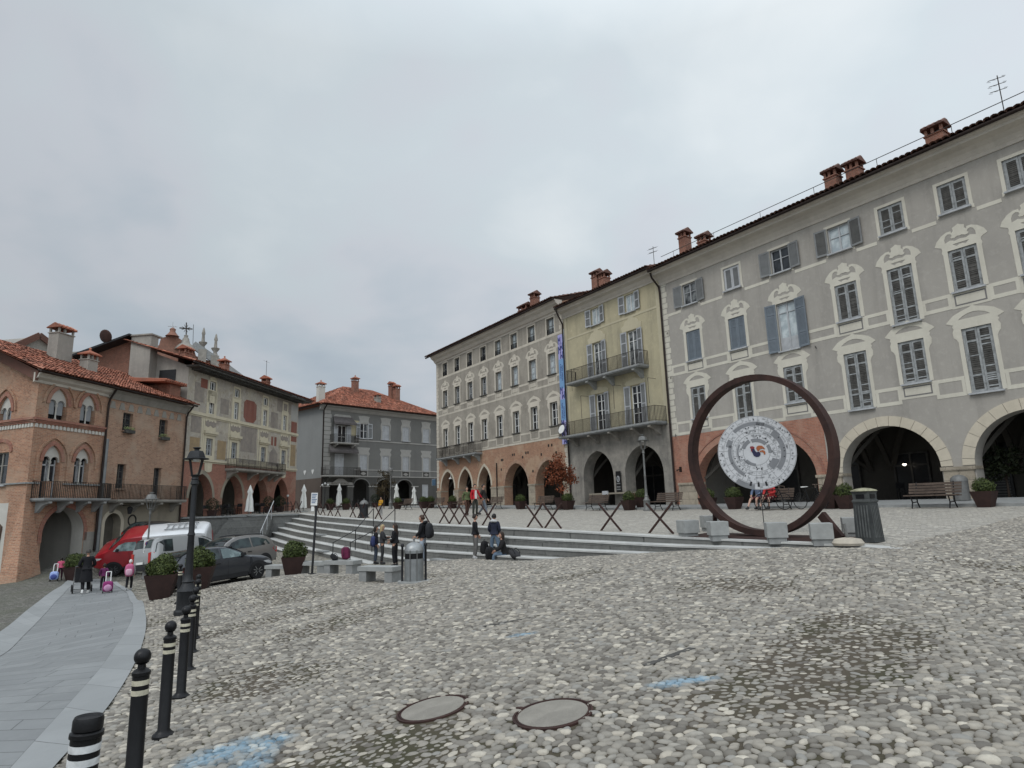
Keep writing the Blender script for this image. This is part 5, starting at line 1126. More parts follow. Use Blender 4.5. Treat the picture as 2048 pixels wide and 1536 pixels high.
for c in c4:
    for (z0, z1, w, row) in ((8.2,9.95,1.04,'B'),(4.55,6.3,1.0,'C')):
        if row == 'B' and c < 6: o = window(G4, c, z0, z1, w, 'open', sm=M.shutwhite, slat=M.shut, fm=M.white, rows=(.5,), yd=.12)
        else: o = window(G4, c, z0, z1, w, 'closed', sm=M.shutwhite, slat=M.shutwhite, cross=(.35,.7))
        yy = -.1 if not (row == 'B' and c < 6) else -.12
        T = z1-z0; hw = w/2+.16
        L = [(-hw,-.05),(-hw-.08,-.02),(-hw-.02,.25),(-hw+.02,T*.55),(-hw-.08,T*.8),(-hw-.1,T),(-hw+.06,T+.35),(-hw+.0,T+.6),(-hw-.12,T+.85),(0,T+.93)] if row == 'B' else [(-hw-.04,-.1),(-hw-.04,T*.93),(-hw-.2,T+.12),(-hw-.02,T+.45),(-hw-.22,T+.72),(-hw-.2,T+.85),(0,T+.85)]
        sm_ = MB(); sm_.prism([mirror(L),[(-w/2,0),(w/2,0),(w/2,T),(-w/2,T)]], -.02, .003); sm_.build('surround', M.b4trim, o, None, (0,yy,0))
        if row == 'C':
            ap = MB(); ap.box(-.66,.66,-.012,.003,-.78,-.05,0); ap.box(-.52,.52,-.016,.003,-.68,-.14,1); ap.prism([(-.4,-.41),(0,-.2),(.4,-.41),(0,-.62)], -.022, .003, 0); ap.build('apron_panel', [M.b4trim, M.b4low], o, None, (0,yy,0))
o = window(G4, 2.42, 7.55, 9.5, 1.05, 'open', sm=M.shutwhite, slat=M.shutwhite, fm=M.white, rows=(.35,), sill=False, yd=.12); o = window(G4, 2.15, 3.85, 6.3, 1.2, 'closed', sm=M.shutwhite, slat=M.shutwhite, cross=(.3,.65), sill=False)
balcony(G4, .85, 4.1, 7.5, 8.4, .95, (1.3,3.6), matS=M.b4trim, bm=M.b4trim); balcony(G4, -.15, 4.4, 3.85, 4.75, .95, (.5,3.8), matS=M.b4trim, bm=M.b4low)
for s0, s1, z in ((.95,3.9,9.75),(.5,4.2,6.55)):
    am = MB(); x0, x1, z_ = G4.X(s0), G4.X(s1), G4.Z(z); am.add([(x0+.25,-.02,z_+.75),(x1-.25,-.02,z_+.75),(x1,-.75,z_),(x0,-.75,z_),(x0,-.75,z_-.22),(x1,-.75,z_-.22)],[(0,1,2,3),(3,2,5,4),(0,3,4),(1,5,2)]); G4.put('awning', am, paint('brown_grey_awning', (.1,.09,.088), .9, 0, .2, 3))
pc = MB(); pc.prism([(G4.X(1.3),G4.Z(10.55)),(G4.X(1.5),G4.Z(10.75)),(G4.X(3.4),G4.Z(10.75)),(G4.X(3.6),G4.Z(10.55)),(G4.X(3.5),G4.Z(10.45)),(G4.X(1.4),G4.Z(10.45))], -.02, .003); G4.put('painted_scroll', pc, M.b4trim)
q = MB(); z = 4.0; i = 0
while z < 11.2: q.box(G4.X(.12),G4.X(1.0 if i%2 else .9),-.03,.003,G4.Z(z+.03),G4.Z(z+.45)); z += .48; i += 1
G4.put('quoins', q, M.b4trim); mb = MB()
for a, b_ in ((8.02,7.88),(3.86,3.74),(4.62,4.5)): band(G4, mb, 4.1 if a != 3.86 else 4.4, g1, b_, a, .04)
G4.put('string_course', mb, M.b4trim); yp = MB(); yp.prism([(G4.X(3.35),G4.Z(8.45)),(G4.X(4.6),G4.Z(8.35)),(G4.X(4.7),G4.Z(10.2)),(G4.X(3.6),G4.Z(10.25))], -.006, .003); G4.put('worn_fresco', yp, M.yellow)
window(G4, 14.6, 1.28, 2.92, 1.0, 'closed', sm=M.shutwhite, slat=M.shutwhite, cross=(.5,))
molding(G4, 'cornice', M.b4trim, g0-.5, g1, [(0,11.1),(.1,11.15),(.3,11.4),(.6,11.5),(.62,11.62),(0,11.66)])
X, Z = G4.X, G4.Z; g = MB(); g.tube([(X(-.72),12.5,Z(11.66)),(X(-.72),-.72,Z(11.66)),(X(g1),-.72,Z(11.66))],.08,8); G4.put('gutter', g, M.gutter, 60)
rz_ = 15.3; e0, eL, eR = (X(-.8),-.8,Z(11.7)), (X(-.8),12.8,Z(11.7)), (X(g1)+.6,-.8,Z(11.7)); r0, r1 = (X(6.2),6,Z(rz_)), (X(10.6),6,Z(rz_))
rf4 = roof_sheet(G4, 'roof', M.tiles, [e0, eR, r1, r0], .22, .38, rseed=14); roof_sheet(G4, 'roof_side', M.tiles, [eL, e0, r0], .22, .38, rseed=15); rb = MB(); rb.add([eR,(X(g1)+.6,12.8,Z(11.7)),r1],[(0,1,2)]); rb.add([eL,(X(g1)+.6,12.8,Z(11.7)),r1,r0],[(0,1,2,3)]); rb.tube([e0,r0],.12,6); rb.tube([r0,r1],.12,6); rb.tube([r1,eR],.12,6); G4.put('ridge', rb, M.tiles)
sw = MB(); sw.add([(0,0,Z(3.6)),(0,12,Z(3.6)),(0,12,Z(11.6)),(0,0,Z(11.6))],[(0,1,2,3)]); G4.put('side_wall', sw, M.b4side); sw = MB(); sw.add([(0,0,0),(0,12,0),(0,12,Z(3.6)),(0,0,Z(3.6))],[(0,1,2,3)]); G4.put('side_base', sw, M.b4brown)
ht = [(0,-.18),(.05,-.12),(.17,.06),(.15,.16),(.07,.16),(.02,.07),(-.03,.16),(-.12,.14),(-.13,.04)]
for i, (yy, sgn) in enumerate(((1.9,1),(3.6,-1))):
    hm = MB(); hm.prism([(u*1.6,v*1.6) for u,v in ht], 0, .03, back=True); hm.xf(Matrix.Translation((-.035,yy,Z(4.35))) @ Matrix.Rotation(-PI/2,4,'Z')); G4.put('white_heart', hm, M.white)
pipe(G4, [(-.05,.75,11.6),(-.05,.12,11.0),(-.05,.12,.3)], .07)
for px, py, y, w, zt, m_, cap in ((641,800,.9,.75,14.2,M.white_arch,'flat'),(710,775,4.6,.7,16.3,M.brickdk,'flat'),(783,783,4.,.6,16.2,M.brickdk,'gable'),(793,787,3.4,.7,15.8,M.brickdk,'gable'),(755,806,1.6,.62,13.9,M.stucco,'gable')):
    s, z = on_house(G4, px, py, y); chimney(G4, s, y, 11.9, zt, w, .6, m_, cap, parent=rf4, capm=M.tiles)
def lettering(txt, size, mat, depth=.004, name='lettering'):
    cu = bpy.data.curves.new(name, 'FONT'); cu.body = txt; cu.size = size; cu.extrude = depth; cu.align_x = 'CENTER'; cu.align_y = 'CENTER'
    o = bpy.data.objects.new('tmp', cu); COL.objects.link(o); bpy.context.view_layer.update(); dg = bpy.context.evaluated_depsgraph_get()
    me = bpy.data.meshes.new_from_object(o.evaluated_get(dg)); me.name = name; bpy.data.objects.remove(o); me.materials.clear(); me.materials.append(mat); return me
sg = MB(); sg.prism([(X(.55),Z(2.82)),(X(.6),Z(3.1)),(X(1.35),Z(3.12)),(X(1.75),Z(3.42)),(X(2.0),Z(3.52)),(X(2.5),Z(3.52)),(X(2.75),Z(3.42)),(X(3.15),Z(3.12)),(X(3.8),Z(3.1)),(X(3.85),Z(2.82))], -.2, -.1, back=True); sgo = G4.put('cafe_sign', sg, M.b4trim)
link('lettering', lettering('ANTICO BORGO', .3, paint('ochre_letters', (.1,.085,.06), .7)), sgo, (X(2.2),-.205,Z(2.97)), (PI/2,0,0))
# lane wall far left is closed by a plain rear block so that no gap opens between the houses
# ================================================================ steps, terrace wall, stairs
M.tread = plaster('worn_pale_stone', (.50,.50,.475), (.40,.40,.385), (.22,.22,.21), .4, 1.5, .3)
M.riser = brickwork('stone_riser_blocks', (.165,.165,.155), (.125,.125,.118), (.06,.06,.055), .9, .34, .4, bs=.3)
def n_k(k): return 13.8-.5*k
def z_step(t, k): return float(z_top(t)-k*riser(t))
def t_end(k): return 50. if k < 4 else 50-4*((11.9-n_k(k))/1.9)
ST = thing('stone_steps', 'long flight of grey stone seating steps climbing from the car park to the upper square', 'steps', (*xy(25,11), -2.3))
o_ = Vector(ST.location)
for k_ in range(0, 9):
    t1 = min(50., t_end(k_)) if k_ < 7 else 46.5; ts = list(np.arange(5.5+.9*k_, t1, .9))+[t1]; mb = MB()
    for a, b in zip(ts[:-1], ts[1:]):
        nf, nb = n_k(k_), (n_k(k_-1) if k_ else 14.2); hh = .62
        F = [(*xy(a,nf),z_step(a,k_)+.012),(*xy(b,nf),z_step(b,k_)+.012)]; Bk = [(*xy(a,nb),z_step(a,k_)+.02),(*xy(b,nb),z_step(b,k_)+.02)]
        fo = [(*xy(a,nf-.03),z_step(a,k_)+.012),(*xy(b,nf-.03),z_step(b,k_)+.012)]; fd = [(p[0],p[1],p[2]-.045) for p in fo]; fi = [(*xy(a,nf),z_step(a,k_)-.033),(*xy(b,nf),z_step(b,k_)-.033)]; lo = [(p[0],p[1],p[2]-hh) for p in F]
        vs = [*fo,*Bk,*fd,*fi,*lo]; vs = [tuple(Vector(v)-o_) for v in vs]
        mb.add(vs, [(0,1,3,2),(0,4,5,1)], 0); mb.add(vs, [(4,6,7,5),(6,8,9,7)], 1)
    p, q = (*xy(ts[0],n_k(k_)-.03),z_step(ts[0],k_)+.012), (*xy(ts[0],n_k(k_)+.6),z_step(ts[0],k_)+.012)
    vs = [tuple(Vector(v)-o_) for v in (p,q,(q[0],q[1],q[2]-.6),(p[0],p[1],p[2]-.6))]; mb.add(vs, [(0,1,2,3)], 1)
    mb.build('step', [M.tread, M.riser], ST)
def tier_z(t, n):
    k_ = max(0, math.floor((13.8-n)/.5)+1) if n < 13.8 else 0; return max(z_step(t, k_), float(z_low(t, min(n,13.8)))) if n < 13.8 else float(z_plaza(t, n))
SS = thing('stair_flight', 'narrow grey stair flight climbing beside the terrace wall', 'stairs', (*xy(48,9), -2.5)); o_ = Vector(SS.location); mb = MB(); zt0 = float(z_top(50))
ns = 17
for j in range(ns):
    f0_, f1_ = j/ns, (j+1)/ns; z = zt0-.155*(j+1); zb = z-.5
    pts = [(50-4*f0_, 8.9-2.7*f0_),(50-4*f0_, 11.9-1.9*f0_),(50-4*f1_, 11.9-1.9*f1_),(50-4*f1_, 8.9-2.7*f1_)]
    mb.hexa([tuple(Vector((*xy(*p),zb))-o_) for p in pts], [tuple(Vector((*xy(*p),z))-o_) for p in pts])
mb.build('treads', M.granwall, SS)
rl = MB(); pts = []
for j in range(13):
    f = j/12; zz_ = zt0-.155*ns*f*.8+1.0; pts.append(Vector((*xy(50-3.4*f, 11.9-1.6*f), zz_))-o_)
rl.tube(pts, .03, 6); e = pts[-1]; rl.tube([e, e+Vector((0,0,-.9))], .025, 6)
for p in pts[2::4]: rl.tube([p, p-Vector((0,0,1.0))], .02, 5)
rl.build('handrail', M.shutwhite, SS, 60)
TW = thing('terrace_wall', 'grey stone retaining wall below the frescoed house', 'wall', (*xy(50,6.5), -2.8)); o_ = Vector(TW.location); mb = MB()
def hx(mb, pts, z0, z1, mi=0): mb.hexa([tuple(Vector((*xy(*p),z0))-o_) for p in pts], [tuple(Vector((*xy(*p),z1))-o_) for p in pts], mi)
hx(mb, [(49.97,13.8),(49.97,4.2),(50.6,4.2),(50.6,13.8)], -3.4, zt0-.1)
mb.build('wall', M.granwall, TW); mb = MB(); hx(mb, [(49.86,13.8),(49.86,4.2),(50.7,4.2),(50.7,13.8)], zt0-.1, zt0+.02); mb.build('coping', M.granite, TW)
for lab, pp in (('thin iron handrail on the steps, the one nearer the stair flight', [(668,10.3),(712,11.9),(747,13.5)]), ('thin iron handrail on the steps, the one nearer the backpack boy', [(702,10.5),(745,12.1),(790,13.6)])):
    P = []
    for px, n in pp: g = on_n(px, n); t_, n_ = tn(g.x, g.y); P.append(Vector((g.x, g.y, tier_z(t_, n_))))
    r = thing('handrail', lab, 'handrail', P[0], group='handrails on the steps'); mb = MB()
    for p in P: mb.tube([p-P[0], p-P[0]+Vector((0,0,1.02))], .024, 6)
    mb.build('posts', M.dark, r); mb = MB(); mb.tube([p-P[0]+Vector((0,0,1.02)) for p in P], .022, 6); mb.build('rail', M.dark, r)
for i, (px, n, L) in enumerate(((892,12.1,1.3),(935,12.1,1.0),(600,11.7,1.3),(655,12.8,1.2),(575,10.6,1.2),(648,11.4,1.1),(728,10.8,1.2))):
    g = on_n(px, n); t_, n_ = tn(g.x, g.y); k_ = math.floor((13.8-n_)/.5)+1; nf = n_k(k_); z = z_step(t_, k_)+.02; mb = MB()
    q = [(t_-L/2,nf-.12),(t_+L/2,nf-.12),(t_+L/2,nf+.32),(t_-L/2,nf+.32)]; c = Vector((*xy(t_,nf),z)); mb.hexa([tuple(Vector((*xy(*p),z))-c) for p in q], [tuple(Vector((*xy(*p),z+.07))-c) for p in q])
    tag(mb.build('seat_slab', M.granite, None, None, c), ('dark wooden seat slab on the steps beside the black jacketed man','short dark seat slab on the steps next to a longer one','dark seat slab on an upper step above the planter','dark seat slab high on the steps right of the sign post','dark seat slab low on the steps behind the silver car','dark seat slab midway up the steps above the stone benches','dark seat slab low on the steps by the handrails')[i], 'seat slab', 'seat slabs on the steps')

# ================================================================ street furniture
def at(p, dz=0): return Vector((p.x, p.y, p.z+dz))
RZT = atan2(TY, TX)
# ---------------------------------------------------------------- bollards
def bollard(ball=True):
    r = thing('bollard', 'x', 'bollard'); mb = MB()
    mb.lathe([(.10,0),(.10,.03),(.075,.05),(.055,.075),(.055,.90),(.061,.905),(.061,.925),(.045,.94)]+([(.028,.95),(.026,.975),(.045,.985)] if ball else [(.055,.94),(.055,.985),(.05,1.0),(.04,.99)]), 18); mb.build('post', M.black, r, 40)
    if ball:
        b = MB(); b.lathe([(.001,.97)]+[(.056*sin(PI*i/12),1.026-.056*cos(PI*i/12)) for i in range(1,12)]+[(.001,1.082)], 18); b.build('ball', M.black, r, 60)
    for z0 in (.775,.84):
        b = MB(); b.lathe([(.055,z0),(.0565,z0),(.0565,z0+.034),(.055,z0+.034)], 18); b.build('reflective_band', paint('worn_cream_band' if ball else 'white_band', (.46,.43,.33) if ball else (.55,.56,.56), .5, 0, .25, 20), r, 40)
    return r
spots = [(266,5.3,1560),(326,6.9,1475),(361,8.5,1397),(376,10.1,1345),(384,11.7,1306),(389,13.3,1280),(391,14.9,1260)]
labs = ['second black bollard from the bottom left corner, its foot out of frame','third black ball topped bollard in the row, flange on the cobbles','fourth black bollard in the row beside the slab path','fifth black bollard in the row beside the slab path','sixth black bollard in the row, half hidden','seventh black bollard in the row, mostly hidden','black bollard at the far end of the row before the lamp post']
bol = bollard()
for i, ((px, d, py), lb) in enumerate(zip(spots, labs)):
    p = at_d(px, d, py)
    if i == 0: bol.location = p; bol['label'] = lb; bol['group'] = 'bollards along the slab path'
    else: clone(bol, p, None, lb, 'bollards along the slab path')
    if i < 5: tpx = ((281,1297),(335,1242),(368,1212),(379,1190),(385,1175))[i]; q = [o for o in bpy.data.objects if o.get('label') == lb][0]; sc = min(1.08, max(.8, (slope(*tpx)*d-p.z)/1.082)); q.scale = (sc,sc,sc)
clone(bol, at_d(357, 20, 1200), None, 'black bollard standing alone left of the lamp post by the planter', 'bollards along the slab path')
b0 = bollard(False); p0 = at_d(141, 3.9, 1640); b0.location = p0; sc = (slope(150,1436)*3.9-p0.z)/1.0; b0.scale = (1.2,1.2,sc); b0['label'] = 'black bollard missing its ball, hollow topped, nearest the camera'; b0['group'] = 'bollards along the slab path'; b0.rotation_euler = (rad(-1), rad(2.), 0)
# ---------------------------------------------------------------- lamp posts
def lantern(parent, z, s, m):
    fr = MB(); k4 = PI/4
    fr.lathe([(.05,z-.1*s),(.09,z-.04*s),(.12,z)], 8)
    for i in range(4):
        w = k4+i*PI/2; a = Vector((.11*s*cos(w)*1.25,.11*s*sin(w)*1.25,z)); b = Vector((.27*s*cos(w),.27*s*sin(w),z+.52*s)); fr.bar(a, b, .03*s)
    for i in range(4):
        w, v = k4+i*PI/2, k4+(i+1)*PI/2; fr.bar((.137*s*cos(w),.137*s*sin(w),z),(.137*s*cos(v),.137*s*sin(v),z),.025*s)
    l = fr.build('lantern_frame', m, parent); hd = MB()
    hd.lathe([(.40*s,z+.51*s),(.41*s,z+.535*s),(.29*s,z+.56*s),(.245*s,z+.70*s),(.20*s,z+.78*s),(.08*s,z+.80*s),(.07*s,z+.84*s),(.13*s,z+.88*s),(.13*s,z+.90*s),(.03*s,z+.92*s)], 8, ph=PI/8); hd.build('lantern_cap', m, parent, 35)
    g = MB(); g.lathe([(.09*s,z+.44*s),(.10*s,z+.51*s)], 12); g.build('bulb', M.white, parent)
def lamp_post(label, loc, H, m, fat=1., s=1., rz=0., group='lantern lamp posts'):
    r = thing('lamp_post', label, 'lamp post', loc, rz, group); mb = MB()
    mb.lathe([(.19*fat,0),(.19*fat,.08),(.16*fat,.12),(.15*fat,.5),(.17*fat,.54),(.12*fat,.6),(.085*fat,.72),(.10*fat,.75),(.07*fat,.8),(.062*fat,.95),(.05*fat,H*.55),(.062*fat,H*.56),(.046*fat,H*.58),(.042*fat,H-.25),(.07*fat,H-.22),(.05*fat,H-.12),(.06*fat,H-.1),(.05,H)], 12); mb.build('pole', m, r, 40); lantern(r, H, s, m); return r
M.lampgrey = paint('grey_lamp_paint', (.15,.15,.145), .5, .2, .15, 8); M.lampdk = paint('dark_lamp_paint', (.022,.023,.025), .55, .2, .25, 8)
p = at_d(374, 17.6, 1200); H = 3.15; lamp_post('tall black lantern lamp post behind the row of bollards', p, 3.3, M.lampdk, 1.45, .76, rad(20))
p = on_n(1294, 24.6); lamp_post('grey lantern lamp post in front of the ochre house arcade', p, 3.25, M.lampgrey, 1.15, .85)
p = at_d(290,33,1158); r = lamp_post('slim grey lantern lamp post carrying the no parking sign', p, 3.05, M.lampgrey, .8, .8)
p = on_n(781, 22.5); lamp_post('far pale grey lamp post in front of the dark grey corner house', p, 3.0, M.lampgrey, 1., .8)
# sign plates on the slim lamp post
g = at_d(290,33,1158); sgn = thing('parking_sign', 'white no parking sign plate with blue roundel and black text on slim grey lamp post', 'sign', at(g, 1.18)); face = azim(290)
sgn.rotation_euler = (0,0,-face+rad(8)); mb = MB(); mb.box(-.17,.17,-.12,-.10,-.05,.52); mb.build('plate', M.white, sgn)
def disc_mesh(r, y, n=28): q = MB(); q.add([(0,y,0)]+[(r*cos(2*PI*i/n),y,r*sin(2*PI*i/n)) for i in range(n)], [(0,1+i,1+(i+1)%n) for i in range(n)]); return q
q = disc_mesh(.125,-.122); q.xf(Matrix.Translation((0,0,.34))); q.build('red_rim', paint('sign_red', (.32,.03,.035), .5), sgn); q = disc_mesh(.10,-.124); q.xf(Matrix.Translation((0,0,.34))); q.build('blue_disc', paint('sign_blue', (.05,.06,.22), .5), sgn); q = MB(); q.bar((-.075,-.126,.265+.0),(.075,-.126,.415),.022,.004,up=(0,1,0)); q.build('slash', paint('sign_red', (.32,.03,.035), .5), sgn)
mk = paint('sign_black', (.02,.02,.02), .6)
link('lettering', lettering('0-24', .1, mk), sgn, (0,-.123,.12), (PI/2,0,0)); link('lettering', lettering('RIMOZIONE', .055, mk), sgn, (0,-.123,.02), (PI/2,0,0))
sgn2 = thing('meter_box', 'small grey box fixed to the slim lamp post below the sign', 'box', at(g, .62)); sgn2.rotation_euler = (0,0,-face+rad(8)); mb = MB(); mb.box(-.14,.14,-.2,-.06,-.05,.22); mb.box(-.1,.1,-.21,-.2,0,.16); mb.build('box', M.lampgrey, sgn2)
g = at_d(624,20.3,1147); sp = thing('sign_post', 'tall dark post with a pale information panel at its top beside the corten planter', 'sign post', g); mb = MB(); mb.lathe([(.12,0),(.12,.015),(.034,.02),(.034,2.35),(.03,2.36)], 12); mb.build('pole', M.dark, sp, 40); sp.rotation_euler = (0,rad(2),-azim(624)); mb = MB(); mb.box(-.17,.02,-.06,-.04,2.0,2.38); mb.build('panel', M.white, sp); mb = MB()
for i in range(6): mb.box(-.15,.0-.02*(i%3),-.063,-.06,2.32-.05*i,2.345-.05*i)
mb.build('printed_lines', paint('blue_print', (.08,.14,.26), .6), sp); mb = MB(); mb.box(-.15,-.06,-.06,-.04,1.83,1.97); mb.build('small_plate', M.white, sp)
# ---------------------------------------------------------------- stone benches
def stone_bench(label, loc, rz):
    r = thing('stone_bench', label, 'bench', loc, rz, 'stone benches'); mb = MB(); mb.box(-.62,.62,-.25,.25,.34,.46); mb.build('seat', M.granite2, r)
    for s in (-1,1): mb = MB(); mb.box(s*.58-.16*(s > 0)*1.6,s*.58+.16*(s < 0)*1.6,-.22,.22,-.08,.34); mb.build('leg', M.granite, r)
    return r
zr = {}
for px, d, rz, lb in ((566,24.6,rad(-20),'pale granite bench partly hidden behind the corten planter'),(626,23.2,rad(-20),'pale granite bench between the planter and the sign post'),(684,22,rad(-24),'pale granite bench with a purple backpack on it'),(760,19,rad(-26),'empty pale granite bench nearest the dome topped litter bin')):
    g = at_d(px, d, 1150); zr[px] = g; stone_bench(lb, g, rz)
# ---------------------------------------------------------------- planters with clipped box
def leaf_ball(rad_, n, seed, squash=.92, leaf=.045, inner=.72):
    r = random.Random(seed); vs = []; fs = []
    for i in range(n):
        d = Vector((r.gauss(0,1),r.gauss(0,1),r.gauss(0,1))).normalized(); k_ = rad_*(inner+(1-inner)*r.random()**.5)*(1+.10*sin(d.x*5+seed)+.08*sin(d.y*7+d.z*4+seed*2)+.06*r.gauss(0,1)*.6)
        c = Vector((d.x*k_, d.y*k_, d.z*k_*squash)); nn = (d+Vector((r.gauss(0,1),r.gauss(0,1),r.gauss(0,1)))*.55).normalized(); u = nn.orthogonal().normalized(); u.rotate(Matrix.Rotation(r.uniform(0,6.3),3,nn)); v = nn.cross(u); s = leaf*r.uniform(.7,1.3); o = len(vs)
        vs += [c-u*s, c+v*s*.45, c+u*s, c-v*s*.45]; fs.append((o,o+1,o+2,o+3))
    return vs, fs
def leaf_mat(name, c, var=.5):
    k = NT(name); g = k.n('ShaderNodeNewGeometry').outputs['Random Per Island']; v = k.obj(); a = k.noise(v, 6, 3)
    col = k.ramp(g, [(0.,tuple(x*(1-var) for x in c)),(.5,c),(1.,(c[0]*(1+var*1.3),c[1]*(1+var),c[2]*(1+var*.6)))]); col = k.mix(k.math('MULTIPLY', a, .4), col, tuple(x*.55 for x in c)); return k.bsdf(col, .7, None, spec=.25)
M.box = leaf_mat('box_leaves', (.055,.075,.022)); M.boxdk = leaf_mat('dark_leaves', (.022,.03,.014)); M.autumn = leaf_mat('rust_maple_leaves', (.17,.052,.024), .55); M.brownleaf = leaf_mat('brown_green_leaves', (.05,.038,.018), .5); M.bark = paint('bark', (.06,.045,.035), .9, 0, .4, 8)
pot_me = {}
def pot_mesh(w0, w1, hgt):
    def mk():
        mb = MB(); a, b = w0/2, w1/2; mb.hexa([(-a,-a,0),(a,-a,0),(a,a,0),(-a,a,0)],[(-b,-b,hgt),(b,-b,hgt),(b,b,hgt),(-b,b,hgt)]); mb.f.pop(1); mb.m.pop(1)
        c = b-.03; mb.add([(-b,-b,hgt),(b,-b,hgt),(b,b,hgt),(-b,b,hgt),(-c,-c,hgt),(c,-c,hgt),(c,c,hgt),(-c,c,hgt),(-c,-c,hgt-.08),(c,-c,hgt-.08),(c,c,hgt-.08),(-c,c,hgt-.08)],[(0,1,5,4),(1,2,6,5),(2,3,7,6),(3,0,4,7),(4,5,9,8),(5,6,10,9),(6,7,11,10),(7,4,8,11),(8,9,10,11)]); return mb.mesh('pot', M.corten2)
    return cached(('pot',w0,w1,hgt), mk)
def ball_mesh(R, seed, n, m=None):
    def mk():
        vs, fs = leaf_ball(R, n, seed); mb = MB(); mb.add(vs, fs); core = MB(); return mb.mesh('clipped_shrub', m or M.box)
    return cached(('ball',R,seed,n,(m or M.box).name), mk)
def core_mesh(R):
    def mk():
        mb = MB(); mb.lathe([(.02,-R*.9)]+[(R*sin(PI*i/8)*.82,-R*.75*cos(PI*i/8)) for i in range(1,8)]+[(.02,R*.75)], 12); return mb.mesh('shrub_core', M.boxdk, 60)
    return cached(('core',R), mk)
def planter(label, loc, rz=0., w0=.52, w1=.86, hgt=.72, R=.47, seed=1, n=2600, group='corten planters with clipped box'):
    r = thing('planter', label, 'planter', loc, rz, group); link('pot', pot_mesh(w0, w1, hgt), r); s = link('clipped_shrub', ball_mesh(R, seed, n), r, (0,0,hgt+R*.42)); link('shrub_core', core_mesh(R*.86), s); return r
for i, (px, d, rz, sc, lb) in enumerate(((324,21.5,.35,.95,'corten planter with loose box shrub and orange sticker left of the lamp post'),(398,22,.3,.95,'corten planter with box shrub right behind the lamp post'),(586,23.5,.3,.92,'corten planter with round box shrub between the grey car and stone benches'),(148,39,.2,.95,'dark planter with round box ball by the red van'))):
    g = at_d(px, d, 1160); pl = planter(lb, g, rz, R=.43 if i != 3 else .5, seed=i+1); pl.scale = (sc,sc,sc)
    if i == 0: st_k = MB(); st_k.box(-.33,-.1,-.395,-.385,.60,.68); q = st_k.build('sticker', paint('orange_sticker', (.6,.25,.03), .6), pl)
for i, (px, n, lb) in enumerate(((1972,25.3,'corten planter at the pier between the two right stone arches'),(1693,25.0,'right of two corten planters side by side behind the litter bin'),(1664,25.2,'left of two corten planters seen past the steel ring'),(1469,25.4,'right corten planter seen through the steel ring'),(1416,25.4,'left corten planter seen through the steel ring'),(1258,25.2,'corten planter in front of the ochre house left of the grey lamp post'),(1284,26.2,'corten planter half hidden behind the grey lamp post'),(1136,25.2,'corten planter next to the rust red maple'),(1041,25.2,'corten planter before the big pointed arch of the taupe palace'),(905,25.2,'corten planter behind the walkers'),(861,25.0,'right of two planters at the taupe palace corner'),(847,24.4,'left of two planters at the taupe palace corner'),(795,22.6,'planter in front of the dark grey corner house'),(692,19.6,'right planter before the cafe parasol'),(660,18.6,'left planter before the cafe parasol'))):
    g = on_n(px, n); pl = planter(lb, at(g, .1 if n > 25.6 else 0), RZT+.0, seed=i%4+1, n=1500, R=.45); pl.scale = (.78,)*3 if i > 1 else (.74,)*3
# potted autumn maple and the dark young tree
def branch_tree(label, name, loc, H, crown_c, crown_r, leafm, nleaf, seed, cat='tree', trunk_r=.05, leaf=.09, group=None):
    r = thing(name, label, cat, loc, 0, group); rr = random.Random(seed); mb = MB(); top = Vector((0,0,H*.62)); mb.tube([(0,0,0),(.02,.01,H*.3),top],[trunk_r,trunk_r*.8,trunk_r*.5],8)
    tips = []
    for i in range(13):
        a = rr.uniform(0,6.3); z0 = H*rr.uniform(.3,.62); e = Vector((cos(a)*crown_r[0]*rr.uniform(.4,.9), sin(a)*crown_r[0]*rr.uniform(.4,.9), crown_c+crown_r[1]*rr.uniform(-.6,.8))); mb.tube([(0,0,z0),Vector((0,0,z0)).lerp(e,.5)+Vector((0,0,.08)),e],[trunk_r*.4,trunk_r*.25,.008],5); tips.append(e)
    mb.build('trunk', M.bark, r, 50); lf = MB(); vs = []; fs = []
    clumps = tips+[Vector((rr.gauss(0,.45)*crown_r[0],rr.gauss(0,.45)*crown_r[0],crown_c+rr.gauss(0,.45)*crown_r[1])) for _ in range(18)]
    for i in range(nleaf):
        c = rr.choice(clumps)+Vector((rr.gauss(0,1),rr.gauss(0,1),rr.gauss(0,.8)))*crown_r[0]*.2; nn = Vector((rr.gauss(0,1),rr.gauss(0,1),rr.gauss(0,1)+.5)).normalized(); u = nn.orthogonal().normalized(); u.rotate(Matrix.Rotation(rr.uniform(0,6.3),3,nn)); v = nn.cross(u); s = leaf*rr.uniform(.6,1.2); o = len(vs); vs += [c-u*s,c+v*s*.5,c+u*s,c-v*s*.5]; fs.append((o,o+1,o+2,o+3))
    lf.add(vs, fs); lf.build('crown', leafm, r); return r
g = on_n(1122, 25.2); mp = branch_tree('rust red autumn maple in a corten pot at the taupe palace', 'maple_tree', at(g,.05), 3.3, 2.15, (.85,1.05), M.autumn, 2600, 4, leaf=.085); link('pot', pot_mesh(.52,.86,.72), mp)
g = on_n(768, 23.); branch_tree('dark brown leaved young tree before the grey corner house arcade', 'young_tree', g, 3.6, 2.1, (.75,1.3), M.brownleaf, 1500, 8, leaf=.08)
for px, n, lb in ((1985,30.8,'dark leafy potted plant inside the right stone arch, taller'),(2022,31.2,'dark spreading potted palm inside the right stone arch')):
    g = on_n(px, n); branch_tree(lb, 'potted_plant', Vector((g.x,g.y,-.34)), 2.3, 1.5, (.7,.7), M.boxdk, 700, px, 'plant', group='potted plants inside the arches')
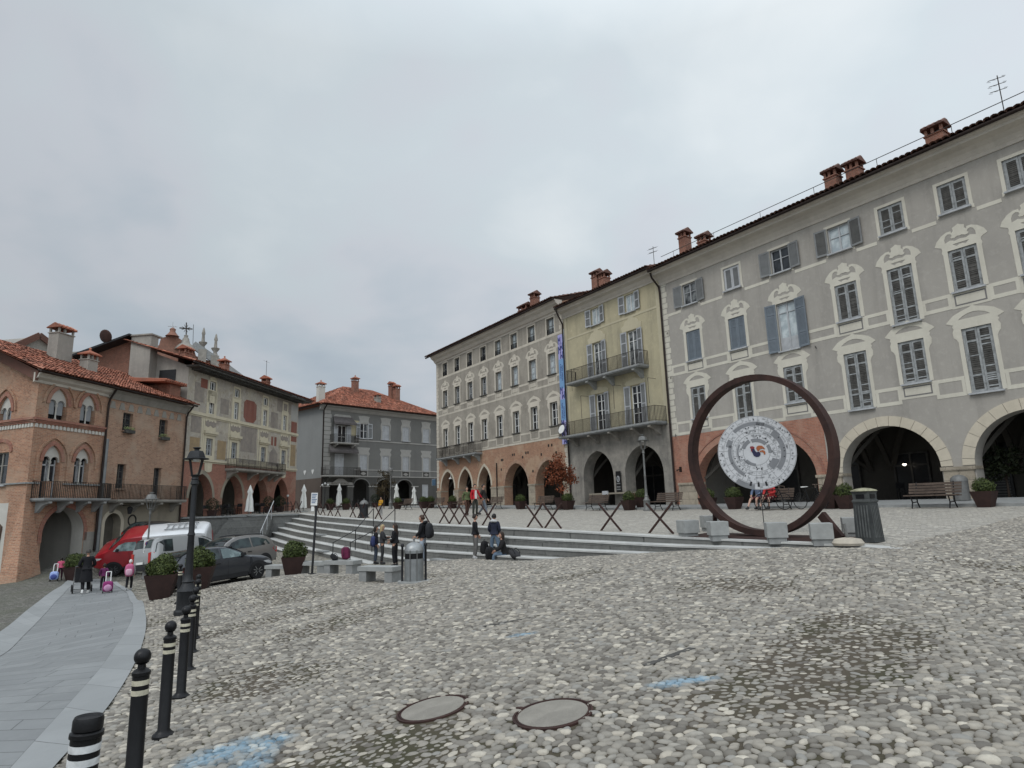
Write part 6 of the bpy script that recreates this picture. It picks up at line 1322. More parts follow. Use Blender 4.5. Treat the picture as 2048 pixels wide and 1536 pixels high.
# ---------------------------------------------------------------- slatted benches
def park_bench(label, loc, rz, L=1.9):
    r = thing('park_bench', label, 'bench', loc, rz, 'slatted benches along the arcade'); wood = M.benchwood
    mb = MB()
    for i in range(5): y = -.45+.095*i; mb.box(-L/2,L/2,y,y+.075,.43+.004*i*(1 if i < 3 else -1),.465+.004*i*(1 if i < 3 else -1))
    mb.build('seat', wood, r); mb = MB()
    for i in range(4): z = .55+.1*i; y = .03+.035*i; mb.bar((-L/2,y,z),(L/2,y,z),.03,.08)
    mb.build('backrest', wood, r)
    for s in (-1,1):
        mb = MB(); x = s*(L/2-.25); mb.tube([(x,-.44,.0),(x,-.36,.2),(x,-.42,.42)],.022,6); mb.tube([(x,.16,.0),(x,.02,.22),(x,.02,.45),(x,.15,.92)],.022,6); mb.bar((x,-.44,.42),(x,.02,.42),.04); mb.bar((x,-.36,.2),(x,.03,.22),.03); mb.build('leg', M.black, r, 50)
    return r
M.benchwood = paint('brown_bench_slats', (.105,.078,.062), .7, 0, .3, 4)
RZF = RZ_ROW   # X along the row, -Y towards the square
bspots = [(1872,25.1,'slatted wooden bench in front of the right stone pier, empty'),(1552,24.9,'slatted wooden bench with two seated cyclists'),(1338,24.9,'slatted wooden bench left of the steel ring'),(1196,24.9,'slatted wooden bench before the ochre house left arch'),(1090,24.9,'slatted wooden bench left of the rust maple'),(992,24.9,'slatted wooden bench right of the walkers'),(925,24.9,'slatted wooden bench behind the walkers'),(878,24.9,'slatted wooden bench at the taupe palace corner'),(815,22.2,'far slatted bench before the dark grey house')]
bench_at = {}
for px, n, lb in bspots:
    g = on_n(px, n); bench_at[px] = g; park_bench(lb, g, RZF, 1.7)
# ---------------------------------------------------------------- crossed steel trestles on the terrace edge
def trestle(label, loc, rz, w=.92, hgt=.9):
    r = thing('steel_trestle', label, 'trestle', loc, rz, 'crossed corten trestles along the terrace edge')
    for s in (-1,1): mb = MB(); mb.bar((-s*w/2,.025*s,0),(s*w/2,.025*s,hgt),.055,.045,up=(0,1,0)); mb.build('crossed_bar', M.corten, r)
    return r
tre = trestle('corten steel cross trestle nearest the ring', on_n(1318,14.5), RZT+.12)
tl_ = [(1219,'single corten trestle left of the nearest one'),(1104,'right trestle of the joined pair on the terrace edge before the maple'),(1068,'left trestle of the joined pair on the terrace edge before the maple'),(976,'corten trestle right of the red jacketed walker'),(929,'corten trestle before the walkers, right of three'),(908,'corten trestle before the walkers, middle of three'),(888,'corten trestle before the walkers, left of three'),(849,'corten trestle behind the backpack boy'),(757,'corten trestle beside the person in yellow'),(722,'corten trestle left of the dark litter bin on the terrace'),(706,'second corten trestle left of the dark terrace bin'),(676,'right trestle of the far pair below the white parasol'),(661,'left trestle of the far pair below the white parasol'),(646,'far corten trestle right of the sign post'),(635,'far corten trestle just behind the sign post'),(598,'right of the two farthest corten trestles'),(586,'farthest corten trestle at the left end')]
for px, lb in tl_: clone(tre, on_n(px, 14.5), None, lb)
# ---------------------------------------------------------------- litter bins
g = at_d(828,17,1165); lb_ = thing('litter_bin', 'grey steel litter bin with domed top and black side posts beside the granite bench', 'litter bin', g, -azim(828)+.1); mb = MB(); mb.lathe([(.25,.04),(.25,.60)], 28); mb.lathe([(.25,.74),(.25,.80)], 28); mb.build('body', M.steelbin if hasattr(M,'steelbin') else paint('galvanised_steel', (.24,.25,.25), .45, .5, .15, 6), lb_, 40); mb = MB(); mb.lathe([(.235,.59),(.235,.76)], 28); mb.build('opening_band', M.black, lb_, 40)
mb = MB(); mb.lathe([(.252,.80)]+[(.25*cos(PI/2*i/8),.80+.22*sin(PI/2*i/8)) for i in range(1,8)]+[(.03,1.02),(.03,1.05)], 28); mb.build('domed_lid', paint('galvanised_lid', (.28,.29,.29), .45, .5, .15, 6), lb_, 50); mb = MB(); mb.lathe([(.01,1.05),(.035,1.08),(.01,1.12)],10); mb.build('knob', M.lampgrey, lb_, 50)
for s in (-1,1): mb = MB(); mb.lathe([(.045,0),(.032,.03),(.03,.9),(.045,.92),(.045,.96),(.02,.99)], 10, (s*.30,0,0)); mb.build('post', M.dark, lb_, 40)
mb = MB(); mb.lathe([(.42,0),(.42,.05)], 24); mb.build('base_slab', M.granite2, lb_, 40); mb = MB()
for w in (-PI/2-.5,-PI/2+.2): mb.bar((.262*cos(w),.262*sin(w),.05),(.262*cos(w),.262*sin(w),.82),.02)
mb.build('straps', M.lampgrey, lb_)
g = at_ground(1741,1084); cb = thing('cast_bin', 'dark cast iron square litter bin with domed cap beside the granite cubes', 'litter bin', g, -azim(1741)-.5); cb.scale = (.72,.72,1.); mb = MB()
def sqlathe(mb, prof, mi=0): return mb.lathe([(r*2**.5,z) for r,z in prof], 4, ph=PI/4, mi=mi)
sqlathe(mb, [(.30,0),(.29,.02),(.25,.84),(.24,.86)]); mb.build('body', M.bingrey if hasattr(M,'bingrey') else paint('weathered_cast_iron', (.05,.054,.054), .6, .3, .45, 3), cb); mb = MB(); sqlathe(mb, [(.26,.86),(.27,.88),(.27,.91),(.24,.93),(.25,1.06),(.27,1.10),(.30,1.11)]); mb.build('hood', paint('grey_cast_iron', (.085,.09,.088), .55, .3, .4, 4), cb); mb = MB(); mb.lathe([(.38,1.11),(.36,1.135),(.2,1.17),(.05,1.185)], 24); mb.build('cap', paint('ochre_lichen_cap', (.26,.25,.17), .7, .1, .4, 6), cb, 40); mb = MB()
for a in range(4):
    q0 = len(mb.v); mb.box(-.13,.13,-.262,-.248,.95,1.04)
    for i in range(-2,3): mb.box(i*.085-.014,i*.085+.014,-.29+.001*i,-.2,.08,.8) if False else None
    mb.xf(Matrix.Rotation(a*PI/2,4,'Z'), q0)
mb.build('slot', M.black, cb); mb = MB()
for a in range(4):
    q0 = len(mb.v)
    for i in range(-2,3):
        x = i*.088; mb.hexa([(x-.022,-.299,.1),(x+.022,-.299,.1),(x+.022,-.27,.1),(x-.022,-.27,.1)],[(x-.02,-.263,.8),(x+.02,-.263,.8),(x+.02,-.24,.8),(x-.02,-.24,.8)])
    mb.xf(Matrix.Rotation(a*PI/2,4,'Z'), q0)
mb.build('fluting', paint('worn_cast_ribs', (.10,.105,.103), .55, .3, .4, 5), cb)
g = on_n(728, 14.7); tb = thing('terrace_bin', 'dark round litter bin with domed top on the terrace edge among the trestles', 'litter bin', g); mb = MB(); mb.lathe([(.34,0),(.34,.05),(.27,.08),(.26,.78),(.28,.8),(.28,.84)], 20); mb.build('body', M.lampdk, tb, 40); mb = MB(); mb.lathe([(.28,.84),(.26,.95),(.16,1.06),(.04,1.1),(.03,1.2)], 20); mb.build('lid', M.lampgrey, tb, 40)
g = on_n(1926, 27.6); tb = thing('pier_bin', 'grey round litter bin with arched lid at the foot of the right stone pier', 'litter bin', at(g,.1)); mb = MB(); mb.lathe([(.28,0),(.28,.72)], 20); mb.build('body', M.lampgrey, tb, 40); mb = MB(); mb.lathe([(.29,.72),(.27,.84),(.16,.94),(.03,.97)], 20); mb.build('lid', M.lampgrey, tb, 40)
# ---------------------------------------------------------------- granite cubes round the ring
def cube_seat(label, loc, rz, s=.46):
    r = thing('granite_cube', label, 'stone cube', loc, rz, 'granite cubes round the steel ring'); mb = MB(); h_ = s/2; b_ = .012
    mb.hexa([(-h_,-h_,.1),(h_,-h_,.1),(h_,h_,.1),(-h_,h_,.1)],[(-h_,-h_,.44),(h_,-h_,.44),(h_,h_,.44),(-h_,h_,.44)]); mb.hexa([(-h_,-h_,.44),(h_,-h_,.44),(h_,h_,.44),(-h_,h_,.44)],[(-h_+b_,-h_+b_,.45),(h_-b_,-h_+b_,.45),(h_-b_,h_-b_,.45),(-h_+b_,h_-b_,.45)]); mb.build('block', M.granite2, r); mb = MB(); a = h_*.86; mb.box(-a,a,-a,a,-.05,.1); mb.build('plinth', M.granite, r); return r
for px, py, rz, lb in ((1377,1073,.5,'leftmost granite cube beside the steel trestle'),(1437,1078,.25,'front granite cube at the left foot of the ring'),(1421,1062,.3,'granite cube mostly hidden behind another at the left of the ring'),(1554,1083,.15,'granite cube in front of the lowest point of the ring'),(1645,1087,.1,'granite cube left of the small stone pedestal'),(1708,1073,.1,'granite cube half hidden behind the dark cast iron bin')):
    g = at_ground(px, py); cube_seat(lb, g, -azim(px)+rz)
g = at_ground(1697,1091); pb = thing('parasol_foot', 'round cream stone parasol foot with a short steel tube', 'parasol base', g); mb = MB(); mb.lathe([(.30,0),(.32,.05),(.27,.13),(.1,.16)], 20); mb.build('stone', plaster('cream_concrete', (.48,.43,.35), (.4,.36,.3), (.2,.18,.15), .4, 3.), pb, 40); mb = MB(); mb.tube([(0,0,.14),(-.04,0,.46)],.035,8); mb.build('tube', M.lampgrey, pb, 40)
# ---------------------------------------------------------------- steel ring with its hanging town map
cx_ = on_n(1524, 14.75); Rr = 2.12; RG = thing('steel_ring', 'tall corten steel ring standing on the terrace edge with a hanging disc inside', 'sculpture', cx_); rzr = -rad(53); RG.rotation_euler = (0,0,rzr)
mb = MB(); n = 96; ri, ro, dp_ = Rr-.15, Rr, .15; o = 0
for i in range(n):
    w = 2*PI*i/n; c, s = cos(w), sin(w)
    for r_, y in ((ro,-dp_),(ro,dp_),(ri,dp_),(ri,-dp_)): mb.v.append((r_*c,y,r_*s+Rr+.02))
for i in range(n):
    for j in range(4): mb.f.append((i*4+j,i*4+(j+1)%4,((i+1)%n)*4+(j+1)%4,((i+1)%n)*4+j)); mb.m.append(0)
mb.build('ring', M.corten, RG, 35)
mb = MB(); mb.box(-2.1,2.5,-.75,.5,-.03,.012); ux = Vector((cos(rzr),sin(rzr),0)); uy = Vector((-sin(rzr),cos(rzr),0)); Zp = lambda x, y: float(z_plaza(*tn(*(cx_+ux*x+uy*y).xy)))-cx_.z
mb.v = [(x,y,z+Zp(x,y)) for x,y,z in mb.v]; mb.build('base_plate', M.corten, RG); mb = MB(); mb.bar((1.55,0,.55),(2.0,-.1,0.),.12,.2); mb.bar((-1.55,.1,.55),(-1.9,.5,0.),.1,.2); mb.build('strut', M.corten, RG)
mb = MB(); mb.tube([(0,0,Rr*2-.1),(0,0,Rr+.95)],.012,6); mb.tube([(0,0,.1),(0,0,Rr-.9)],.012,6); mb.build('hanging_rod', M.dark, RG)
DC = thing('town_map_disc', 'round white disc with grey town map and rooster centre hung in the steel ring', 'disc', cx_+Vector((0,0,Rr+.06))); look = azim(1510); DC.rotation_euler = (0, 0, -look)
# disc local: X right, -Y to the viewer, Z up
M.dwhite = paint('disc_white_enamel', (.50,.505,.515), .5, 0, .06, 3); M.dgrey = paint('disc_grey', (.19,.195,.205), .55, 0, .1, 3); M.dlight = paint('disc_light_grey', (.33,.335,.345), .55, 0, .08, 3); M.dline = paint('disc_line', (.26,.265,.27), .6, 0, .08); M.dblack = paint('disc_black', (.02,.02,.022), .5)
RD = .98; mb = MB(); nn_ = 72; mb.add([(RD*cos(2*PI*i/nn_),-.015,RD*sin(2*PI*i/nn_)) for i in range(nn_)]+[(RD*cos(2*PI*i/nn_),.015,RD*sin(2*PI*i/nn_)) for i in range(nn_)], [tuple(range(nn_)),tuple(range(nn_,2*nn_))]+[(i,(i+1)%nn_,nn_+(i+1)%nn_,nn_+i) for i in range(nn_)]); mb.build('plate', M.dwhite, DC)
rnd = random.Random(21)
def sector(mb, r0, r1, a0, a1, y=-.018, mi=0):
    m_ = max(2, int((a1-a0)/.06)); vs = []
    for i in range(m_+1): w = a0+(a1-a0)*i/m_; vs += [(r0*cos(w),y,r0*sin(w)),(r1*cos(w),y,r1*sin(w))]
    mb.add(vs, [(2*i,2*i+1,2*i+3,2*i+2) for i in range(m_)], mi)
big = MB()
for r0, r1, a0, a1 in ((.74,.83,70,132),(.74,.82,50,86),(.62,.74,-42,34),(.64,.73,160,238),(.30,.40,115,160),(.28,.38,40,108),(.30,.39,-5,32),(.30,.38,215,262),(.42,.6,-52,-22),(.86,1.0,232,262),(.60,.78,34,50),(.66,.8,150,166),(.46,.5,150,205),(.36,.4,205,235)): sector(big, r0*RD, r1*RD, rad(a0), rad(a1), -.019)
big.build('roofs', M.dgrey, DC); ln = MB()
for r_ in (.34,.52,.62,.84,.985): sector(ln, (r_-.006)*RD, (r_+.006)*RD, 0, 2*PI, -.0175)
for r0, r1 in ((.34,.52),(.52,.84),(.84,.985)):
    a = rnd.uniform(0,.3)
    while a < 6.28: sector(ln, r0*RD, r1*RD, a, a+.012/r1, -.0172); a += rnd.uniform(.16,.34)/r1*.8
ln.build('outlines', M.dline, DC); wl = MB()
for i in range(330):
    r_ = rnd.choice((.43,.47,.56,.6,.68,.72,.78,.88,.93)); a = rnd.uniform(0,6.283); w_ = rnd.uniform(.025,.07); h_ = rnd.uniform(.02,.05); sector(wl, (r_-h_/2)*RD, (r_+h_/2)*RD, a-w_/2/r_, a+w_/2/r_, -.0185)
wl.build('house_windows', M.dlight, DC); bk = MB()
for i in range(46):
    r_ = rnd.choice((.4,.45,.58,.7,.9,.96)); a = rnd.uniform(0,6.283); sector(bk, (r_-.018)*RD, (r_+.018)*RD, a-.012/r_, a+.012/r_, -.0205)
for a in (255,268,281): sector(bk, .80*RD, .92*RD, rad(a)-.03, rad(a)+.03, -.0205)
bk.build('doors', M.dblack, DC)
def flat(pts, y, m, nm, par): q = MB(); q.prism(pts, y, y+.006); return q.build(nm, m, par)
sc_ = .0013
def rk(p): return [((x-905)*sc_*1.0,(770-z)*sc_*1.0) for x,z in p]
flat(rk([(800,700),(835,640),(862,660),(880,730),(905,765),(945,755),(978,790),(972,830),(940,858),(890,862),(845,835),(828,780)]), -.026, paint('rooster_blue', (.02,.02,.055), .5), 'rooster_body', DC)
flat(rk([(790,655),(812,632),(828,645),(845,632),(858,650),(875,655),(868,690),(835,690),(805,700),(795,680)]), -.03, paint('rooster_red', (.22,.035,.04), .5), 'rooster_comb', DC); flat(rk([(800,715),(828,705),(826,745),(808,752)]), -.03, paint('rooster_red', (.22,.035,.04), .5), 'rooster_wattle', DC)
flat(rk([(935,755),(905,690),(920,650),(965,630),(1020,640),(1060,680),(1072,715),(1020,695),(980,705),(955,735)]), -.028, paint('rooster_orange', (.33,.10,.035), .5), 'rooster_tail', DC); flat(rk([(955,770),(985,735),(1030,728),(1070,755),(1075,800),(1045,830),(1040,790),(1010,765)]), -.028, paint('rooster_orange', (.33,.10,.035), .5), 'rooster_tail', DC)
# ---------------------------------------------------------------- banner on the taupe palace
bx, bz0, bz1 = -36.02, 4.3, 12.58; BNo = basis(P3) @ Vector((P3.X(bx), -.16, P3.Z(bz0))); BN = thing('banner', 'tall sky blue banner with violet letter pattern hung at the corner of the taupe palace', 'banner', BNo, RZ_ROW); bw, bh = .56, bz1-bz0; mb = MB(); mb.box(0,bw,-.01,.01,0,bh); mb.build('cloth', paint('sky_blue_cloth', (.165,.30,.50), .8, 0, .06, 2), BN)
lil = paint('lilac_cloth', (.36,.34,.60), .8, 0, .05, 2); ink = paint('navy_print', (.035,.04,.17), .8)
mb = MB()
for z0, z1 in ((bh-1.9,bh),(bh*.40,bh*.50),(0,bh*.21)): mb.box(0.02,bw-.02,-.013,-.01,z0,z1)
mb.build('lilac_field', lil, BN); mb = MB()
def emM(mb, x, z, w, h_, flip=False):
    P = [(0,0),(0,1),(.5,.45),(1,1),(1,0)]
    if flip: P = [(a,1-b) for a,b in P]
    for p, q in zip(P[:-1], P[1:]): mb.bar((x+p[0]*w,-.016,z+p[1]*h_),(x+q[0]*w,-.016,z+q[1]*h_),.065,.004,up=(0,1,0))
for z, x, fl in ((bh-.75,.06,False),(bh-1.2,.27,True),(bh-1.45,.06,False),(bh-1.88,.27,True),(bh*.45,.06,False),(bh*.405,.27,True),(bh*.15,.06,False),(bh*.105,.27,True),(bh*.06,.06,False),(.03,.27,True)): emM(mb, x, z, .24, .55 if z > 1 else .42, fl)
mb.build('letter_pattern', ink, BN)
for txt, x, z in (('Ceramica a', .19, bh*.66),('Museo della', .38, bh*.64),('Museo della', .19, bh*.30),('Ceramica', .38, bh*.28)): link('lettering', lettering(txt, .24, ink), BN, (x,-.014,z), (PI/2,-PI/2,0))
# ---------------------------------------------------------------- closed parasols, cafe terrace
def parasol(label, loc, H, seed):
    r = thing('closed_parasol', label, 'parasol', loc, seed, 'closed white parasols'); mb = MB(); n = 14; rr = random.Random(seed); prof = [(.02,1.),(.10,.90),(.17,.78),(.12,.70),(.19,.5),(.22,.3),(.25,.14)]
    o = 0
    for q, (rd, z) in enumerate(prof):
        for i in range(n): w = 2*PI*i/n; k_ = rd*(1+.28*((i%2)*2-1)*(.4+.6*(q > 1))+rr.uniform(-.08,.08)); mb.v.append((k_*cos(w),k_*sin(w),(z+(rr.uniform(-.03,.02) if q == 6 else 0))*H))
    for q in range(len(prof)-1):
        for i in range(n): mb.f.append((q*n+i,q*n+(i+1)%n,(q+1)*n+(i+1)%n,(q+1)*n+i)); mb.m.append(0)
    mb.build('canopy', M.canvas, r, 70); mb = MB(); mb.tube([(0,0,.0),(0,0,H*.95)],.03,8); mb.build('pole', M.lampgrey, r); mb = MB(); mb.box(-.35,.35,-.35,.35,0,.08); mb.build('base', M.granite2, r); return r
M.canvas = paint('white_canvas', (.66,.66,.63), .85, 0, .06, 5)
for i, (px, d, H, lb) in enumerate(((499,51.2,2.25,'closed white parasol at the terrace wall edge before the frescoed house'),(607,57,2.3,'closed white parasol left of the sign panel'),(678,62,2.4,'closed white parasol under the cafe sign'),(793,63,2.3,'closed white parasol right of the far lamp post'),(828,64,2.0,'closed white parasol before the pale shuttered ground floor window'))):
    parasol(lb, at_d(px, d), H, i+1)
def cafe_table(lb, loc): r = thing('cafe_table', lb, 'table', loc, 0, 'dark cafe tables'); mb = MB(); mb.lathe([(.36,.70),(.36,.73)], 16); mb.build('table_top', M.dark, r); mb = MB(); mb.lathe([(.22,0),(.2,.02),(.03,.04),(.03,.70)], 10); mb.build('leg', M.dark, r); return r
def cafe_chair(lb, loc, rz):
    r = thing('cafe_chair', lb, 'chair', loc, rz, 'dark cafe chairs'); mb = MB(); mb.box(-.2,.2,-.2,.2,.43,.46); mb.build('seat', M.dark, r); mb = MB(); mb.box(-.2,.2,.17,.2,.6,.85); mb.build('backrest', M.dark, r)
    for sx_, sy_ in ((-1,-1),(1,-1),(-1,1),(1,1)): mb = MB(); mb.bar((sx_*.18,sy_*.18,0),(sx_*.18,sy_*.18,.44 if sy_ < 0 else .85),.03); mb.build('leg', M.dark, r)
    return r
t0_ = cafe_table('dark round cafe table on the terrace before the frescoed house', at_d(420,51.5)); c0_ = cafe_chair('dark cafe chair on the terrace before the frescoed house', at_d(412,51.8), .4); rc = random.Random(6)
for px, d in ((445,53),(470,55),(520,56),(545,58),(572,60)): clone(t0_, at_d(px, d))
for px, d in ((430,51.6),(437,53.5),(455,52.9),(463,54),(478,56),(512,56.5),(528,55),(538,59),(553,57.5),(566,61),(580,59)): clone(c0_, at_d(px, d), rc.uniform(0,6))
tB = cafe_table('dark round cafe table before the dark grey corner house', at_d(705,64)); cB = cafe_chair('dark cafe chair before the dark grey corner house', at_d(699,64.5), 1.)
for px, d in ((730,66),(812,66),(842,66)): clone(tB, at_d(px, d))
for px, d in ((712,63),(724,66.5),(738,65),(805,66),(820,65),(836,67),(850,65.5)): clone(cB, at_d(px, d), rc.uniform(0,6))
for px, d, lb in ((425,50.9,'dark potted shrub on the terrace wall below the first red arch'),(537,57.5,'tall dark potted shrub between the third and fourth red arches'),(560,58.5,'low dark potted shrub at the fourth red arch'),(750,67,'dark potted shrub in the grey arcade')):
    g = at_d(px, d); r = thing('potted_shrub', lb, 'plant', g, 0, 'dark potted shrubs on the terrace'); link('pot', pot_mesh(.4,.55,.5), r); link('clipped_shrub', ball_mesh(.5, 2, 900, M.boxdk), r, (0,0,.9))
for px, py, d, lb in ((575,993,62,'white globe lamp on a slim post beside the frescoed house'),(649,972,66,'triple globe lamp post left of the cafe sign')):
    g = at_d(px, d); hz = 1022-.028*(px-560); z = (hz-py)*d/1273; r = thing('globe_lamp', lb, 'lamp post', g, 0, 'globe lamps'); Hh = z-g.z; mb = MB(); mb.tube([(0,0,0),(0,0,Hh)],.035,6); mb.build('pole', M.dark, r); mb = MB()
    for ox in ((0,) if px < 600 else (-.28,0,.28)): mb.lathe([(.01,Hh-.02+(.14 if ox == 0 and px > 600 else 0))]+[(.11*sin(PI*i/8),Hh+.1-.11*cos(PI*i/8)+(.14 if ox == 0 and px > 600 else 0)) for i in range(1,8)]+[(.01,Hh+.21+(.14 if ox == 0 and px > 600 else 0))], 10, (ox,0,0))
    mb.build('globe', M.white, r, 60)
# ---------------------------------------------------------------- things at the foot of the ochre house
def facade_item(h, name, lb, cat, s, y, z, group=None): p = basis(h) @ Vector((h.X(s), y, h.Z(z))); return thing(name, lb, cat, p, RZ_ROW, group)
r = facade_item(Y, 'shop_board', 'black upright shop board with a white oval emblem on the grey pier', 'sign', -30.4, -.12, .65); mb = MB(); mb.box(-.22,.22,-.02,.02,0,1.35); mb.build('board', M.doordark, r); mb = MB(); q = [(.14*cos(2*PI*i/20),.85+.2*sin(2*PI*i/20)) for i in range(20)]; qi = [(.10*cos(2*PI*i/20),.85+.155*sin(2*PI*i/20)) for i in range(20)]; mb.prism([q,qi], -.026, -.02); mb.bar((-.02,-.024,.74),(.03,-.024,.96),.05,.004,up=(0,1,0)); mb.build('emblem', M.shutwhite, r); mb = MB()
for z in (.52,.3,.14): mb.box(-.17,.17,-.025,-.02,z,z+.07)
mb.build('printed_lines', M.shut, r)
r = facade_item(Y, 'stone_counter', 'stone slab on low brick supports between the ochre house arches', 'stone shelf', -31.2, -.35, -.25); mb = MB(); mb.box(-1.6,2.6,-.3,.3,.78,.88); mb.build('slab', M.brickpl, r); mb = MB(); mb.box(-1.5,-.2,-.25,.25,0,.78); mb.build('support', M.slat, r); mb = MB(); mb.box(2.2,2.5,-.25,.25,0,.78); mb.build('support', M.brickR, r); mb = MB(); mb.box(-.15,.35,-.4,-.3,.72,1.0); mb.build('notice', M.shutwhite, r)
r = facade_item(Y, 'satellite_dish', 'white satellite dish on the lower balcony of the ochre house', 'satellite dish', -34.7, -1.15, 4.85); mb = MB(); mb.lathe([(.32,.1),(.26,.04),(.12,0),(.02,-.01)], 20); mb.xf(Matrix.Translation((0,0,.35)) @ Matrix.Rotation(rad(75),4,'X')); mb.build('dish', M.white, r, 50); mb = MB(); mb.tube([(0,.05,0),(0,.05,.35)],.02,6); mb.build('bracket', M.iron, r)
r = facade_item(P3, 'blue_street_sign', 'small blue sign plate projecting from the corner of the taupe palace', 'sign', -56.5, -.1, 2.2); mb = MB(); mb.box(-.75,-.05,-.03,.03,0,.62); mb.build('plate', paint('dull_blue_plate', (.06,.11,.17), .5), r); mb = MB(); mb.box(-.78,-.75,-.035,.035,-.02,.64); mb.box(-.75,-.05,-.035,.035,.62,.65); mb.build('frame', M.shutwhite, r)
r = facade_item(P3, 'poster', 'white poster inside the first pointed arch of the taupe palace', 'poster', -54.9, 1.2, .75); mb = MB(); mb.box(-.3,.3,-.02,.02,0,.8); mb.build('sheet', M.white, r); mb = MB(); mb.bar((-.18,-.024,.2),(.18,-.024,.62),.1,.004,up=(0,1,0)); mb.bar((.18,-.024,.2),(-.18,-.024,.62),.1,.004,up=(0,1,0)); mb.build('printed_figure', M.dblack, r)
r = facade_item(P3, 'arcade_lantern', 'white hanging lamp in the first pointed arch of the taupe palace', 'lamp', -54.1, .3, 2.7); mb = MB(); mb.lathe([(.2,0),(.12,.12),(.04,.16),(.02,.5)], 12); mb.build('shade', M.white, r, 40)
r = facade_item(R, 'arcade_lamp', 'small lit lamp deep inside the left stone arch', 'lamp', -15.0, 4.6, 1.35); k_ = NT('lamp_glow'); em = k_.n('ShaderNodeEmission', ins={'Color':(1,.9,.75),'Strength':4.}); oo = k_.n('ShaderNodeOutputMaterial'); k_.t.links.new(em.outputs[0], oo.inputs[0]); mb = MB(); mb.lathe([(.02,0),(.09,.05),(.09,.1),(.02,.16)], 12); mb.build('bulb', k_.mat, r); mb = MB(); mb.lathe([(.11,.1),(.02,.2),(.01,.5)], 10); mb.build('shade', M.dark, r)
for i, (s, y) in enumerate(((-14.6,3.2),(-13.6,3.4),(-12.9,2.9))):
    p = basis(R) @ Vector((R.X(s), y, R.Z(-.34))); cafe_chair(('dark chair left under the stone arch behind the cast bin','dark chair middle under the stone arch','dark chair right under the stone arch')[i], p, .5*i)
# ---------------------------------------------------------------- bicycles
def bicycle(label, loc, rz):
    r = thing('bicycle', label, 'bicycle', loc, rz, 'bicycles by the cyclists'); 
    for x in (-.5,.5):
        w = MB(); n = 28; pts = [(x+.33*cos(2*PI*i/n),0,.34+.33*sin(2*PI*i/n)) for i in range(n+1)]; w.tube(pts,.017,6,caps=False); wo = w.build('wheel', M.black, r, 60); sp_ = MB()
        for i in range(9): a = PI*i/9; sp_.bar((x-.32*cos(a),0,.34-.32*sin(a)),(x+.32*cos(a),0,.34+.32*sin(a)),.004)
        sp_.build('spokes', M.lampgrey, wo)
    f = MB(); bb, st_, hd_, rw, fw = (-.06,0,.3),(-.2,0,.82),(.33,0,.84),(-.5,0,.34),(.5,0,.34)
    for a, b in ((bb,st_),(st_,hd_),(bb,hd_),(bb,rw),(st_,rw),(hd_,fw)): f.tube([a,b],.02,6)
    f.build('frame', M.black, r); h = MB(); h.tube([hd_,(.36,0,.98)],.016,6); h.tube([(.36,-.22,.98),(.36,.22,.98)],.014,6); h.tube([(.36,-.22,.98),(.48,-.22,.96),(.47,-.22,.86)],.014,6); h.tube([(.36,.22,.98),(.48,.22,.96),(.47,.22,.86)],.014,6); h.build('handlebar', M.benchwood, r, 60); s = MB(); s.hexa([(-.34,-.07,.88),(-.06,-.02,.9),(-.06,.02,.9),(-.34,.07,.88)],[(-.34,-.07,.93),(-.06,-.02,.92),(-.06,.02,.92),(-.34,.07,.93)]); s.build('saddle', M.white, r); return r
g = bench_at[1552]; Bb = Matrix.Translation(g) @ Matrix.Rotation(RZF,4,'Z'); bicycle('dark road bicycle leaning at the right end of the cyclists bench', Bb @ Vector((1.75,-.25,.0)), RZF-.15); bicycle('dark bicycle in front of the cyclists bench, half hidden', Bb @ Vector((.35,-.75,0)), RZF+.1)
# ================================================================ vehicles
def carpaint(name, col, metal=.5, rough=.28): return paint(name, col, rough, metal, .05, 2, .5, .02, **{'Coat Weight':.6,'Coat Roughness':.08})
M.tyre = paint('tyre_rubber', (.012,.012,.013), .85, 0, .2, 9); M.trim = paint('black_plastic', (.018,.018,.02), .55, 0, .15, 6); M.alloy = paint('alloy_wheel', (.42,.43,.44), .35, .8, .1, 6); M.steelw = paint('dark_wheel_cover', (.10,.10,.105), .5, .4, .15, 6)
M.carglass = glass_mat('car_glass', (.012,.016,.018), .04, (.035,.05,.05)); M.carglass2 = glass_mat('pale_car_glass', (.10,.135,.14), .08, (.26,.33,.33)); M.lamp = glass_mat('headlamp_glass', (.35,.36,.37), .1, (.5,.5,.5)); M.tail = paint('red_tail_lamp', (.42,.02,.015), .25, 0, .1, 4, .5); M.plate = M.white
def lerp_prof(P, x):
    for (x0,z0),(x1,z1) in zip(P[:-1], P[1:]):
        if x <= x1: t = max(0,(x-x0)/(x1-x0)); t2 = t; return z0+(z1-z0)*t2
    return P[-1][1]
def smooth_prof(P, n=6):
    out = []
    for i in range(len(P)-1):
        p0, p1, p2, p3 = P[max(i-1,0)], P[i], P[i+1], P[min(i+2,len(P)-1)]
        for j in range(n):
            t = j/n; m1 = (p2[1]-p0[1])/(p2[0]-p0[0]+1e-9)*(p2[0]-p1[0])*.6; m2 = (p3[1]-p1[1])/(p3[0]-p1[0]+1e-9)*(p2[0]-p1[0])*.6
            out.append((p1[0]+(p2[0]-p1[0])*t, (2*t**3-3*t*t+1)*p1[1]+(t**3-2*t*t+t)*m1+(-2*t**3+3*t*t)*p2[1]+(t**3-t*t)*m2))
    return out+[P[-1]]
